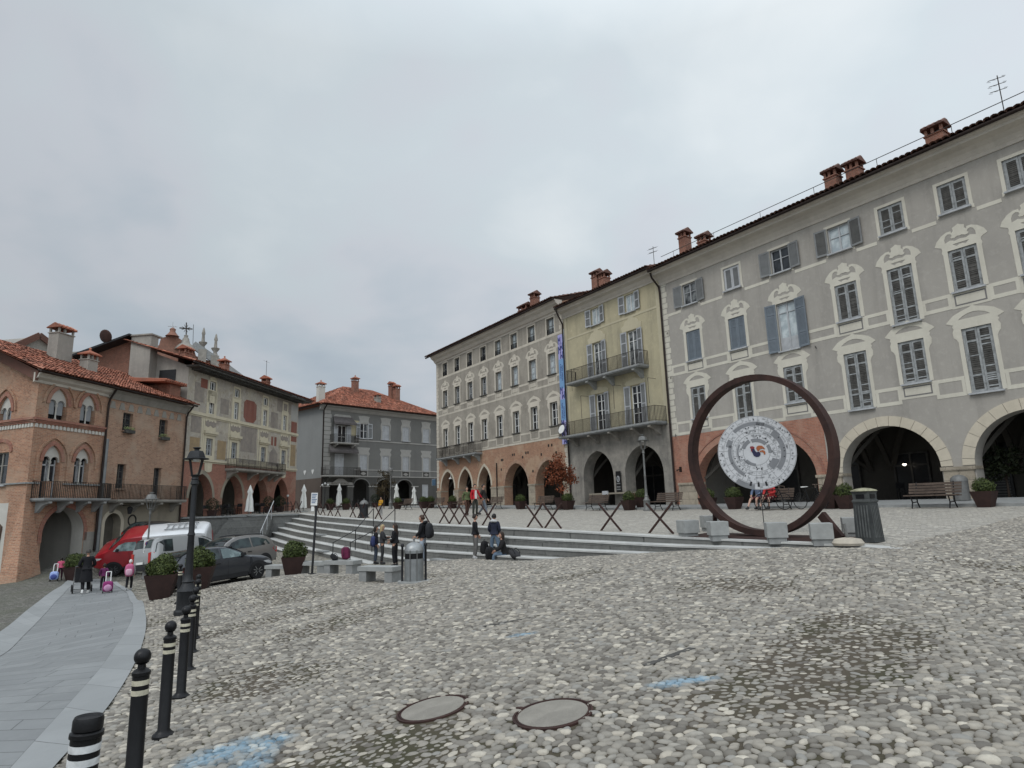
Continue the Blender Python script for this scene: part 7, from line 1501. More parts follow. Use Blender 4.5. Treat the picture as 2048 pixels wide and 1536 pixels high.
def seat_on_ground(r, p, az_, wb=1.3):
    f = Vector((sin(az_), cos(az_), 0)); s = Vector((f.y,-f.x,0)); z = lambda v: gz(v.x, v.y)
    fz = (z(p+f*wb)-z(p-f*wb))/(2*wb); sz = (z(p+s*.8)-z(p-s*.8))/1.6
    X = Vector((f.x,f.y,fz)).normalized(); Yv = Vector((-s.x,-s.y,-sz)); Zv = X.cross(Yv).normalized(); Yv = Zv.cross(X)
    r.rotation_euler = Matrix((X,Yv,Zv)).transposed().to_euler(); r.location = (p.x,p.y,(z(p+f*wb)+z(p-f*wb))/2+.01)
def vehicle(name, label, cat, p, az_, L, W, top, belt, sill, wheels, R, body, glass, windows, screen, rear, rim=None, two_tone=None, tum=.3, mirror=None, roofrails=False, rear_door=False, group='cars parked below the steps'):
    r = thing(name, label, cat, group=group); seat_on_ground(r, p, az_, (wheels[1]-wheels[0])/2)
    TP = smooth_prof(top); hw = W/2
    def halfw(x): e = min(1, (L/2-abs(x))/.55); return hw*(.80+.20*math.sqrt(max(0,1-(1-e)**2)))
    def ytop(x): return halfw(x)*(.985-tum*min(1, max(0,(lerp_prof(TP,x)-lerp_prof(belt,x))/.6)))
    def side_y(x, z):
        b = lerp_prof(belt,x); t = lerp_prof(TP,x)
        if z <= b: return halfw(x)*(1-.015*abs((z-(b+sill)/2)/(b-sill+.01))*2)
        k_ = min(1,(z-b)/max(.05,t-.05-b)); return halfw(x)*.985*(1-k_)+ytop(x)*k_
    mb = MB(); xs = sorted({round(x,3) for x,_ in TP}); rows = []
    for x in xs:
        t, b, w = lerp_prof(TP,x), lerp_prof(belt,x), halfw(x); b = min(b, t-.04); zb = sill+.12*max(0,(abs(x)-L/2+.5)/.5)
        half = [(w*.86,zb),(w*.985,zb+.1),(w,(zb+b)/2),(w*.985,b),(ytop(x),t-.045),(ytop(x)-.09,t-.006),(ytop(x)*.45,t+.012)]
        rows.append([(x,y,z) for y,z in half]+[(x,-y,z) for y,z in half[::-1]])
    m_ = len(rows[0])
    for rw in rows: mb.v += rw
    for i in range(len(rows)-1):
        for j in range(m_): mb.f.append((i*m_+j,(i+1)*m_+j,(i+1)*m_+(j+1)%m_,i*m_+(j+1)%m_)); mb.m.append(1 if two_tone and xs[i] < two_tone[0] else 0)
    mb.f.append(tuple(range(m_))); mb.m.append(1 if two_tone else 0); mb.f.append(tuple((len(rows)-1)*m_+j for j in range(m_))[::-1]); mb.m.append(0)
    bo = mb.build('body', [body, two_tone[1]] if two_tone else body, r, 38)
    for s in (-1, 1):
        for poly in windows:
            g = MB(); d = []
            for i in range(len(poly)):
                a, b = poly[i], poly[(i+1)%len(poly)]
                d += [(a[0]+(b[0]-a[0])*t, a[1]+(b[1]-a[1])*t) for t in (0,.5)]
            c = (sum(q[0] for q in d)/len(d), sum(q[1] for q in d)/len(d)); vs = [(x,s*(side_y(x,z)+.008),z) for x,z in [c]+d]; g.add(vs, [(0,1+i,1+(i+1)%len(d)) for i in range(len(d))]); g.build('side_window', glass, r)
    for nm, sc in (('windscreen',screen),('rear_window',rear)):
        if not sc: continue
        g = MB(); n = 8; vs = []
        for i in range(n+1):
            x = sc[0]+(sc[1]-sc[0])*i/n; y = ytop(x)-.07; z = lerp_prof(TP,x); dx = .012*(1 if sc[1] < sc[0] or nm == 'windscreen' else -1)
            vs += [(x+dx,-y,z+.006),(x+dx,-y*.45,z+.024),(x+dx,y*.45,z+.024),(x+dx,y,z+.006)]
        g.add(vs, [(4*i+j,4*i+j+1,4*i+4+j+1,4*i+4+j) for i in range(n) for j in range(3)]); g.build(nm, M.carglass, r, 60)
    for x in wheels:
        for s in (-1, 1):
            w = MB(); w.lathe([(R*.62,-.1),(R*.9,-.105),(R,-.07),(R,.07),(R*.9,.105),(R*.62,.1)], 26); w.xf(Matrix.Rotation(PI/2,4,'X')); wo = w.build('wheel', M.tyre, r, 40, (x, s*(hw-.10), R)); rm = MB(); y = s*.085
            for i in range(9): a = 2*PI*i/9; rm.bar((.05*cos(a),y,.05*sin(a)),(R*.62*cos(a),y,R*.62*sin(a)),.035,.02)
            rm.lathe([(R*.12,-.012),(R*.12,.012)],12); q0 = len(rm.v)-24; rm.xf(Matrix.Translation((0,y,0)) @ Matrix.Rotation(PI/2,4,'X'), q0); q0 = len(rm.v); pts = [(R*.61*cos(2*PI*i/24),y,R*.61*sin(2*PI*i/24)) for i in range(25)]; rm.tube(pts,.014,5,caps=False); rm.build('rim', rim or M.alloy, wo)
            hb = MB(); hb.lathe([(R*.60,-.02),(R*.60,.0)], 20); hb.xf(Matrix.Translation((0,s*.06,0)) @ Matrix.Rotation(PI/2,4,'X')); hb.build('brake_disc', M.trim, wo)
            ar = MB(); q0 = 0; n = 18; Ro = R+.075
            vs = []
            for i in range(n+1):
                a = PI*i/n*1.12-.06*PI; xx, zz = x+Ro*cos(a), R+Ro*sin(a); x2, z2 = x+R*.9*cos(a), R+R*.9*sin(a); vs += [(xx, s*(side_y(xx,max(zz,sill+.1))+.006), max(zz,sill-.02)), (x2, s*(side_y(x2,max(z2,sill+.1))+.006), max(z2,sill-.02))]
            ar.add(vs, [(2*i,2*i+1,2*i+3,2*i+2) for i in range(n)]); ar.build('wheel_arch', M.trim, r)
    zf = lerp_prof(TP, L/2-.25); fx = L/2
    for s in (-1, 1):
        h = MB(); zc = min(lerp_prof(belt, fx-.3), zf)-.06; pts = [(fx-.52,zc+.05),(fx-.25,zc+.06),(fx-.10,zc-.02),(fx-.14,zc-.10),(fx-.40,zc-.03)]; h.add([(x,s*(side_y(x,z)+.012),z) for x,z in pts],[tuple(range(5))]); h.build('headlight', M.lamp, r)
        t = MB(); zb = lerp_prof(belt, -fx+.1); pts = [(-fx+.02,zb-.26),(-fx+.02,zb+.0),(-fx+.30,zb+.0),(-fx+.38,zb-.06),(-fx+.12,zb-.26)] if not rear_door else [(-fx+.0,zb-.5),(-fx+.0,zb+.1),(-fx+.13,zb+.1),(-fx+.13,zb-.5)]; t.add([(x,s*(side_y(x,z)+.012),z) for x,z in pts],[tuple(range(len(pts)))]); y0 = halfw(-fx+.02); t.add([(-fx-.012,s*y0*.98,pts[0][1]),(-fx-.012,s*y0*.98,pts[1][1]),(-fx-.012,s*(y0-.2),pts[1][1]-.02),(-fx-.012,s*(y0-.2),pts[0][1]+.04)],[(0,1,2,3)]); t.build('tail_light', M.tail, r)
        if mirror: mm = MB(); x, z = mirror; y = s*(side_y(x,z)); mm.hexa([(x-.06,y,z),(x+.07,y,z),(x+.05,y+s*.2,z+.02),(x-.05,y+s*.2,z+.02)],[(x-.06,y,z+.12),(x+.05,y,z+.13),(x+.03,y+s*.2,z+.14),(x-.05,y+s*.2,z+.14)]); mm.build('wing_mirror', M.trim, r)
    for x, nm in ((fx,'front_bumper'),(-fx,'rear_bumper')):
        b = MB(); s = 1 if x > 0 else -1; zb = sill+.13; n = 9; vs = []
        for i in range(n+1): y = -hw*.92+hw*1.84*i/n; xx = x+s*.02-s*.22*abs(y/hw)**4; vs += [(xx,y,zb-.04),(xx+s*.03,y,zb+.1),(xx+s*.01,y,zb+.24)]
        b.add(vs, [(3*i+j,3*i+j+1,3*i+4+j,3*i+3+j) for i in range(n) for j in range(2)]); b.build(nm, M.trim, r, 50); pl = MB(); xx = x+s*.055; pl.box(min(xx,xx+s*.01),max(xx,xx+s*.01),-.26,.26,zb+.12+(0 if s > 0 else .12),zb+.22+(0 if s > 0 else .12)); pl.build('number_plate', M.plate, r)
    for s in (-1,1):
        sk = MB(); n = 10; xa, xb = wheels[0]+R+.1, wheels[1]-R-.1; vs = []
        for i in range(n+1): x = xa+(xb-xa)*i/n; vs += [(x,s*(side_y(x,sill+.08)+.012),sill+.14),(x,s*(side_y(x,sill)+.015),sill-.02)]
        sk.add(vs, [(2*i,2*i+1,2*i+3,2*i+2) for i in range(n)]); sk.build('side_skirt', M.trim, r)
        if roofrails: rr = MB(); rr.tube([(x,s*(ytop(x)-.1),lerp_prof(TP,x)+.05) for x in (roofrails[0],(roofrails[0]+roofrails[1])/2,roofrails[1])],.022,6); rr.build('roof_rail', M.trim, r)
    for x in [q for q in ((wheels[0]+wheels[1])/2+.1,) ]:
        for s in (-1,1): h = MB(); z = lerp_prof(belt,x-.5)-.14; h.box(x-.62,x-.42,s*side_y(x-.5,z),s*side_y(x-.5,z)+s*.03,z,z+.035) if s > 0 else h.box(x-.62,x-.42,-side_y(x-.5,z)-.03,-side_y(x-.5,z),z,z+.035); h.build('door_handle', M.trim, r)
    sm = MB()
    for x in ((wheels[0]+wheels[1])/2-.0, (wheels[0]+wheels[1])/2+1.05-.1):
        for s in (-1,1):
            zs_ = np.linspace(sill+.1, lerp_prof(belt,x)-.02, 7)
            for a, b in zip(zs_[:-1], zs_[1:]): sm.add([(x-.006,s*(side_y(x,a)+.004),a),(x+.006,s*(side_y(x,a)+.004),a),(x+.006,s*(side_y(x,b)+.004),b),(x-.006,s*(side_y(x,b)+.004),b)],[(0,1,2,3)])
    sm.build('door_gap', M.trim, r); under = MB(); under.box(-L/2+.5,L/2-.5,-hw*.8,hw*.8,sill-.06,sill+.05); under.build('underbody', M.trim, r); return r
def heading(px0, d0, px1, d1): a, b = polar(px0,d0,1150), polar(px1,d1,1150); return atan2(b[0]-a[0], b[1]-a[1])
def mid(px0, d0, px1, d1): a, b = polar(px0,d0,1150), polar(px1,d1,1150); return Vector(((a[0]+b[0])/2,(a[1]+b[1])/2,0))
# grey hatchback, nose to the right
HB = heading(372,26.0,503,27.4); p = mid(366,26.6,493,27.6)+Vector((-.35,.75,0))
vehicle('parked_car', 'dark grey hatchback facing right with black wheels, nearest of the parked cars', 'car', p, HB, 4.1, 1.76, [(-2.05,.60),(-2.03,.86),(-1.93,1.02),(-1.62,1.30),(-1.30,1.415),(-.6,1.455),(.05,1.415),(.45,1.27),(.92,1.00),(1.05,.975),(1.55,.90),(1.88,.78),(2.02,.62),(2.05,.48)], [(-2.05,.80),(-1.5,.97),(0,.93),(1.0,.90),(2.05,.60)], .24, (-1.27,1.27), .325, carpaint('slate_grey_car_paint', (.045,.048,.056)), M.carglass, [[(-1.42,1.02),(-1.28,1.27),(-.72,1.375),(-.28,1.365),(-.28,.985)]], (.90,.10), (-1.93,-1.36), M.alloy, mirror=(.62,.98))
car0 = bpy.context.scene.objects['parked_car']; gl = MB()
for s in (-1,1): pass
# front side windows: sky reflection painted in as a paler glass colour
def extra_window(r, poly, W, m, halfroof):
    for s in (-1,1):
        g = MB(); g.add([(x, s*(W/2*(.985-.30*max(0,(z-.92)/.6))+.012), z) for x,z in poly],[tuple(range(len(poly)))]); g.build('side_window', m, r)
extra_window(car0, [(-.20,.985),(-.20,1.355),(.08,1.335),(.40,1.20),(.80,.98)], 1.76, M.carglass2, 0)
# silver crossover seen from behind, tail to the right
p = at_d(458,32,1130); vehicle('parked_car', 'silver crossover with red tail lamp and black roof rails behind the grey hatchback', 'car', p, HB+PI-.12, 4.2, 1.76, [(-2.1,.62),(-2.08,.95),(-1.98,1.08),(-1.72,1.46),(-1.4,1.575),(-.6,1.61),(.2,1.57),(.62,1.42),(1.05,1.10),(1.2,1.07),(1.75,1.0),(2.0,.88),(2.1,.6)], [(-2.1,.98),(-1.4,1.06),(0,1.0),(1.2,.97),(2.1,.7)], .27, (-1.27,1.3), .34, carpaint('warm_silver_car_paint', (.235,.225,.215)), M.carglass, [[(-1.62,1.14),(-1.5,1.36),(-1.0,1.49),(-.62,1.5),(-.62,1.08)],[(-.54,1.08),(-.54,1.5),(0,1.47),(.42,1.36),(.82,1.08)]], (1.03,.25), (-1.98,-1.46), M.steelw, mirror=(.72,1.08), roofrails=(-1.4,.1))
# white people carrier, tail to the left
p = at_d(372,34,1130); vehicle('parked_car', 'pale silver people carrier between the van and the grey hatchback', 'car', p, HB-.05, 4.2, 1.78, [(-2.1,.6),(-2.09,1.0),(-2.06,1.3),(-1.95,1.62),(-1.75,1.75),(-.8,1.80),(.3,1.74),(.75,1.58),(1.2,1.18),(1.4,1.12),(1.85,1.0),(2.05,.8),(2.1,.55)], [(-2.1,1.02),(-1.,1.06),(.8,1.02),(2.1,.75)], .26, (-1.25,1.35), .33, carpaint('pale_silver_car_paint', (.33,.335,.335), .3), M.carglass, [[(-1.95,1.12),(-1.86,1.5),(-1.55,1.64),(-1.15,1.66),(-1.15,1.12)],[(.1,1.1),(.1,1.66),(.35,1.62),(.62,1.52),(.98,1.1)]], (1.18,.35), (-2.06,-1.9), M.steelw, mirror=(.85,1.1), rear_door=True, tum=.18)
car2 = bpy.context.scene.objects['parked_car.002']; extra_window(car2, [(-1.07,1.12),(-1.07,1.62),(.02,1.62),(.02,1.12)], 1.7, M.carglass2, 0)
# red and white van, nose to the left
HV = heading(420,39.6,205,40.8); p = mid(208,41.2,410,40)
VT = [(-2.75,.7),(-2.74,1.2),(-2.72,1.75),(-2.6,1.92),(-2.3,1.98),(-1,2.0),(.6,2.0),(1.1,1.97),(1.35,1.88),(1.98,1.38),(2.1,1.34),(2.5,1.18),(2.68,.98),(2.75,.6)]
vn = vehicle('delivery_van', 'red and white van with red cab facing left and its sliding door ajar', 'van', p, HV, 5.5, 2.0, VT, [(-2.75,1.3),(1.3,1.28),(2.1,1.18),(2.75,.9)], .34, (-1.7,1.75), .36, carpaint('red_van_paint', (.27,.012,.018), .05), M.carglass2, [[(.62,1.30),(.62,1.76),(1.15,1.76),(1.45,1.62),(1.72,1.34)]], (1.94,1.42), None, M.steelw, two_tone=(.30,carpaint('white_van_paint', (.56,.57,.58), .05)), tum=.12, mirror=(1.5,1.35), rear_door=True)
for s in (-1,1):
    d = MB(); d.box(.08,.52,min(s*1.0,s*1.012),max(s*1.0,s*1.012),.5,1.82); d.build('door_opening', M.trim, vn); d = MB(); d.box(-1.55,.05,min(s*1.0,s*1.06),max(s*1.0,s*1.06),.48,1.82); dd = d.build('sliding_door', carpaint('white_door_paint', (.56,.57,.58), .05), vn); e = MB(); e.box(-2.5,.05,min(s*1.06,s*1.075),max(s*1.06,s*1.075),1.14,1.19); e.build('rubbing_strip', M.trim, vn); e = MB(); e.box(-2.3,-1.0,min(s*.93,s*.985),max(s*.93,s*.985),1.48,1.74); e.build('upper_window', M.carglass2, vn)
lad = MB()
for y in (-.35,.35): lad.bar((-2.2,y,2.08),(-.6,y,2.08),.05)
for i in range(6): lad.bar((-2.1+i*.28,-.35,2.08),(-2.1+i*.28,.35,2.08),.04)
lad.build('roof_ladder', M.alloy, vn)
# black estate up against the wall
p = at_d(333,43.5,1075); vehicle('parked_car', 'black estate car with chrome window line, farthest back by the plastered wall', 'car', p, HB-.1, 4.6, 1.8, [(-2.3,.6),(-2.28,1.0),(-2.1,1.15),(-1.85,1.42),(-1.4,1.54),(-.4,1.56),(.3,1.5),(.75,1.32),(1.2,1.05),(1.4,1.02),(1.95,.92),(2.2,.8),(2.3,.55)], [(-2.3,.95),(0,.98),(1.2,.95),(2.3,.7)], .26, (-1.38,1.4), .34, carpaint('black_car_paint', (.012,.012,.014), .3), M.carglass, [[(-1.7,1.06),(-1.4,1.38),(-.5,1.46),(.3,1.42),(.6,1.3),(.98,1.04)]], (1.17,.4), (-2.1,-1.6), M.alloy, mirror=(.85,1.04))
cr = MB(); cr.tube([(-1.72,.87,1.03),(-1.42,.72,1.40),(-.4,.64,1.48),(.3,.66,1.44),(.62,.74,1.3)],.015,5); cr.tube([(-1.72,-.87,1.03),(-1.42,-.72,1.40),(-.4,-.64,1.48),(.3,-.66,1.44),(.62,-.74,1.3)],.015,5); cr.build('chrome_trim', M.white, bpy.context.scene.objects['parked_car.003'])
# small white van in the driveway, tail towards the square
pv = basis(BA) @ Vector((BA.X(-9.92), 4.0, 0)); pv.z = 0
v2 = vehicle('small_white_van', 'small white van with its tail towards the square inside the brick archway', 'van', pv, rad(8.9-90), 4.2, 1.72, [(-2.1,.5),(-2.09,1.1),(-2.05,1.6),(-1.9,1.78),(-1.2,1.82),(.3,1.8),(.8,1.6),(1.3,1.15),(1.9,1.0),(2.1,.6)], [(-2.1,1.02),(1,1.02),(2.1,.75)], .28, (-1.3,1.3), .31, carpaint('chalk_white_paint', (.52,.52,.51), .05), M.carglass, [[(.1,1.1),(.1,1.55),(.55,1.5),(1.0,1.1)]], (1.2,.5), None, M.steelw, tum=.1, rear_door=True, group=None)
for y in (-.36,.36): d = MB(); d.box(-2.12,-2.1,y-.3,y+.3,1.2,1.58); d.build('rear_door_panel', M.shutwhite, v2)
rk_ = MB(); rk_.box(-1.8,.2,-.6,.6,1.86,1.93); rk_.build('roof_rack', M.trim, v2)
# ================================================================ people
SKIN = paint('skin', (.42,.24,.17), .6, 0, .06, 12); SKIN2 = paint('pale_skin', (.48,.30,.23), .6, 0, .06, 12)
_cloth = {}
def cloth(name, col, rough=.9):
    if name not in _cloth: _cloth[name] = paint(name, col, rough, 0, .16, 7)
    return _cloth[name]
def skinned(verts, edges, radii, sub=1, root=0):
    me = bpy.data.meshes.new('t'); me.from_pydata([tuple(v) for v in verts], edges, []); ob = bpy.data.objects.new('t', me); COL.objects.link(ob)
    m = ob.modifiers.new('s', 'SKIN'); m.use_smooth_shade = True; m.branch_smoothing = .4
    for i, d in enumerate(me.skin_vertices[0].data): r = radii[i]; d.radius = r if isinstance(r, tuple) else (r, r); d.use_root = (i == root)
    s = ob.modifiers.new('u', 'SUBSURF'); s.levels = s.render_levels = sub
    bpy.context.view_layer.update(); ev = ob.evaluated_get(bpy.context.evaluated_depsgraph_get()); out = bpy.data.meshes.new_from_object(ev); V = [v.co.copy() for v in out.vertices]; F = [tuple(p.vertices) for p in out.polygons]
    bpy.data.objects.remove(ob); bpy.data.meshes.remove(me); bpy.data.meshes.remove(out); return V, F
def ellips(mb, c, r, M3=None, n=14, m=10, shape=None, mi=0):
    o = len(mb.v); M3 = M3 or Matrix.Identity(3)
    for i in range(m+1):
        for j in range(n):
            th = PI*i/m; ph = 2*PI*j/n; v = Vector((sin(th)*cos(ph), sin(th)*sin(ph), -cos(th)))
            if shape: v = shape(v)
            mb.v.append(tuple(Vector(c)+M3 @ Vector((v.x*r[0],v.y*r[1],v.z*r[2]))))
    for i in range(m):
        for j in range(n): mb.f.append((o+i*n+j,o+i*n+(j+1)%n,o+(i+1)*n+(j+1)%n,o+(i+1)*n+j)); mb.m.append(mi)
def head_shape(v):
    k_ = 1-.22*max(0,-v.z)**1.4; y = v.y*(.92 if v.y < 0 else 1.02); return Vector((v.x*k_*.95, y*(k_*.5+.5)-(.10*max(0,-v.z) if True else 0), v.z))
def person(label, loc, az_, H=1.7, top=None, bottom=None, hair=(.03,.02,.015), hairlen=0, pose=None, shoes=(.03,.03,.03), coat=0., skin=None, hood=None, shirt=None, wide=1.12, hat=None, shorts=False, grp=None):
    "joints in metres for a 1.75 m figure facing -Y"
    P = dict(pelvis=(0,0,.95), waist=(0,.0,1.10), chest=(0,.0,1.30), neck=(0,.01,1.46), head=(0,-.015,1.635), shL=(-.175,.0,1.41), elL=(-.225,.03,1.13), wrL=(-.225,-.05,.89), shR=(.175,0,1.41), elR=(.225,.03,1.13), wrR=(.225,-.05,.89), hipL=(-.09,0,.92), knL=(-.10,-.02,.50), anL=(-.10,.03,.085), hipR=(.09,0,.92), knR=(.10,-.02,.50), anR=(.10,.03,.085), turn=0., footL=0., footR=0.)
    P.update(pose or {}); skin = skin or SKIN; s = H/1.75; V3 = {k_: Vector(v) for k_, v in P.items() if isinstance(v, tuple)}
    r = thing('person', label, 'person', loc, PI-az_, grp); r.scale = (s,s,s)
    J = ['pelvis','waist','chest','neck','shL','elL','wrL','shR','elR','wrR','hipL','knL','anL','hipR','knR','anR']
    E_ = [(0,1),(1,2),(2,3),(2,4),(4,5),(5,6),(2,7),(7,8),(8,9),(0,10),(10,11),(11,12),(0,13),(13,14),(14,15)]
    vs = [V3[j] for j in J]; up = V3['neck'].lerp(V3['head'], .5); vs.append(up); E_.append((3,16))
    rd = [(.135,.10),(.125,.09),(.15,.10),.055,.055,.042,.028,.055,.042,.028,.085,.058,.038,.085,.058,.038,.05]
    Vb, Fb = skinned(vs, E_, rd, 1); mb = MB(); mb.add(Vb, Fb)
    Mh = Matrix.Rotation(P['turn'], 3, 'Z'); hc = V3['head']; ellips(mb, hc, (.078,.098,.118), Mh, shape=head_shape)
    nose = [hc+Mh @ Vector(q) for q in ((0,-.115,-.012),(-.016,-.088,-.028),(.016,-.088,-.028),(0,-.086,.03),(0,-.088,-.032))]; mb.add(nose, [(0,1,3),(0,3,2),(0,4,1),(0,2,4)])
    for sx in (-1,1): ellips(mb, hc+Mh @ Vector((sx*.078,.01,-.01)), (.012,.022,.032), Mh, 6, 5)
    for sd in ('L','R'):
        w, e = V3['wr'+sd], V3['el'+sd]; d = (w-e).normalized(); sx = -1 if sd == 'L' else 1; side = Vector((0,-1,0)); side = (side-d*side.dot(d)); side = side.normalized() if side.length > .1 else Vector((0,0,1)); nrm = d.cross(side)
        ellips(mb, w+d*.045, (.016,.042,.052), Matrix((nrm,side,d)).transposed(), 8, 6)
        for i, ln in enumerate((.062,.074,.07,.055)): b = w+d*.085+side*(.030-.02*i); mb.tube([b,b+d*ln*.55-nrm*sx*.004,b+d*ln-nrm*sx*.02],[.0085,.008,.006],5)
        b = w+d*.035+side*.036; mb.tube([b,b+side*.025+d*.025,b+side*.03+d*.055],[.010,.009,.007],5)
    bo = mb.build('body', skin, r, 60)
    ft = MB()
    for sx in (-1,1): ellips(ft, hc+Mh @ Vector((sx*.030,-.089,.012)), (.013,.006,.008), Mh, 6, 4)
    ft.build('eyes', cloth('eye_dark', (.02,.015,.012)), bo); ft = MB(); ft.bar(hc+Mh @ Vector((-.022,-.090,-.058)), hc+Mh @ Vector((.022,-.090,-.058)), .01, .008); ft.build('mouth', cloth('lip', (.24,.09,.08)), bo)
    # hair follows the skull, open at the face
    hm = MB(); n, m = 16, 9; o = 0; grid = []
    for i in range(m+1):
        for j in range(n):
            th = PI*.60*i/m; ph = 2*PI*j/n; v = Vector((sin(th)*sin(ph), sin(th)*cos(ph), cos(th)))      # ph=0 at the back
            back = cos(ph); lim = PI*(.60 if back > -.2 else .34); v = Vector((sin(min(th,lim))*sin(ph), sin(min(th,lim))*cos(ph), cos(min(th,lim)))); q = Vector((v.x*.092, v.y*.112+.008, v.z*.133+.004))
            hm.v.append(tuple(hc+Mh @ q))
    for i in range(m):
        for j in range(n): hm.f.append((i*n+j,i*n+(j+1)%n,(i+1)*n+(j+1)%n,(i+1)*n+j)); hm.m.append(0)
    if hairlen:
        for a in range(-4,5):
            w_ = a*.33; b = Vector((.075*sin(w_),.085*cos(w_)+.01,.02)); pts = [hc+Mh @ (b+Vector((0,.012*t,-hairlen*t)))*1.0 for t in (0,.3,.7,1.)]; hm.tube(pts, [.032,.034,.03,.012], 6)
    hm.build('hair' if not hat else 'hat', cloth('hair_%02d%02d' % (int(hair[0]*99),int(hair[1]*99)), hair, .6) if not hat else cloth('hat_'+hat[0], hat[1]), r, 60)
    if top:
        tv = [V3[k_] for k_ in ('waist','chest','neck','shL','elL','wrL','shR','elR','wrR')]; hem = V3['pelvis']+Vector((0,0,.02)); tv.append(hem)
        tv[5] = V3['elL'].lerp(V3['wrL'],.96); tv[8] = V3['elR'].lerp(V3['wrR'],.96); b_ = wide
        Vt, Ft = skinned(tv, [(0,1),(1,2),(1,3),(3,4),(4,5),(1,6),(6,7),(7,8),(0,9)], [(.152*b_,.118*b_),(.168*b_,.122*b_),.07,.074*b_,.058*b_,.046*b_,.074*b_,.058*b_,.046*b_,(.16*b_,.125*b_)], 1); jm = MB(); jm.add(Vt, Ft); jk = jm.build('jacket', cloth(*top), r, 60)
        if hood: hb = MB(); pts = [V3['neck']+Vector((.10*cos(t),.04+.075*sin(t),.0+.03*sin(t))) for t in np.linspace(-.4,PI+.4,9)]; hb.tube(pts, [.03,.045,.052,.058,.06,.058,.052,.045,.03], 8); hb.build('hood', cloth(*hood), jk, 60)
        if shirt: sh = MB(); sh.prism([(-.045,1.42),(.045,1.42),(.06,1.2),(.065,.97),(-.065,.97),(-.06,1.2)], -.145, -.10); sh.build('shirt', cloth(*shirt), jk)
        if coat:
            cm = MB(); c0 = V3['pelvis']; n = 18; prof = [(0.,.175,.13),(-.15,.20,.155),(-.32,.215,.17),(-coat,.24,.19)]
            for z, a, b in [(.12,.16,.12)]+prof:
                for j in range(n): t = 2*PI*j/n; k_ = 1+.05*sin(t*5)*(-z if z < 0 else 0)*2; cm.v.append((c0.x+a*k_*cos(t), c0.y+b*k_*sin(t), c0.z+z))
            for i in range(4):
                for j in range(n): cm.f.append((i*n+j,i*n+(j+1)%n,(i+1)*n+(j+1)%n,(i+1)*n+j)); cm.m.append(0)
            cm.build('coat_skirt', cloth(*top), jk, 60)
    if bottom:
        kf = .93 if not shorts else .02
        lv = [V3['pelvis']+Vector((0,0,.08)), V3['pelvis'], V3['hipL'], V3['knL'], V3['knL'].lerp(V3['anL'],kf), V3['hipR'], V3['knR'], V3['knR'].lerp(V3['anR'],kf)]; f = 1.0 if not shorts else 1.1
        if shorts: lv = lv[:3]+[V3['hipL'].lerp(V3['knL'],.5), V3['hipL'].lerp(V3['knL'],.9)]+[V3['hipR'],V3['hipR'].lerp(V3['knR'],.5), V3['hipR'].lerp(V3['knR'],.9)]
        Vt, Ft = skinned(lv, [(0,1),(1,2),(2,3),(3,4),(1,5),(5,6),(6,7)], [(.148,.112),(.152,.118),.10*f,.076*f,.062,.10*f,.076*f,.062], 1, 1); lm = MB(); lm.add(Vt, Ft); lm.build('trousers' if not shorts else 'shorts', cloth(*bottom), r, 60)
    for sd in ('L','R'):
        a = V3['an'+sd]; k_ = V3['kn'+sd]; yaw = P['foot'+sd]; sm = MB(); Mf = Matrix.Rotation(yaw,3,'Z'); ellips(sm, a+Mf @ Vector((0,-.06,-.035)), (.047,.135,.052), Mf, 10, 7, lambda v: Vector((v.x,v.y,max(v.z,-.92)))); ellips(sm, a+Mf @ Vector((0,.0,.01)), (.045,.055,.06), Mf, 8, 6); sm.build('shoe', cloth('shoe_%02d' % int(shoes[0]*99), shoes), r, 50)
    return r
STAND = {}
def walk(a=.16): return dict(knL=(-.10,-.10-a*.3,.52), anL=(-.10,-a,.10), knR=(.10,.02,.50), anR=(.10,.06+a*1.3,.14), elL=(-.24,.10,1.14), wrL=(-.24,.05,.90), elR=(.24,-.03,1.13), wrR=(.23,-.16,.93))
def back_at(r, name, label, cat, build, loc, rz): pass
def backpack(label, loc, rz, s, col, col2, name='backpack', cat='backpack', lean=0., group=None):
    b = thing(name, label, cat, loc, rz, group); b.scale = (s,s,s); b.rotation_euler = (lean,0,rz); mb = MB(); ellips(mb, (0,0,.24), (.17,.105,.25), None, 16, 12, lambda v: Vector((math.copysign(abs(v.x)**.62,v.x), math.copysign(abs(v.y)**.7,v.y), math.copysign(abs(v.z)**.68,v.z)))); mb.build('bag', cloth(*col), b, 60)
    p = MB(); ellips(p, (0,.095,.17), (.125,.05,.13), None, 12, 8, lambda v: Vector((math.copysign(abs(v.x)**.6,v.x), v.y, math.copysign(abs(v.z)**.6,v.z)))); p.build('pocket', cloth(*col2), b, 60)
    for sx in (-1,1): q = MB(); q.tube([(sx*.09,-.09,.44),(sx*.10,-.17,.36),(sx*.11,-.16,.2),(sx*.11,-.1,.08)],.016,6); q.build('strap', cloth(*col2), b, 60)
    q = MB(); q.tube([(-.04,0,.48),(-.03,0,.53),(.03,0,.53),(.04,0,.48)],.01,6); q.build('grab_loop', cloth(*col2), b, 60); return b
def on_back(r, az_, H, off=.20, z=.93):
    f = Vector((sin(az_),cos(az_),0)); return Vector(r.location)-f*off*H/1.75+Vector((0,0,z*H/1.75))
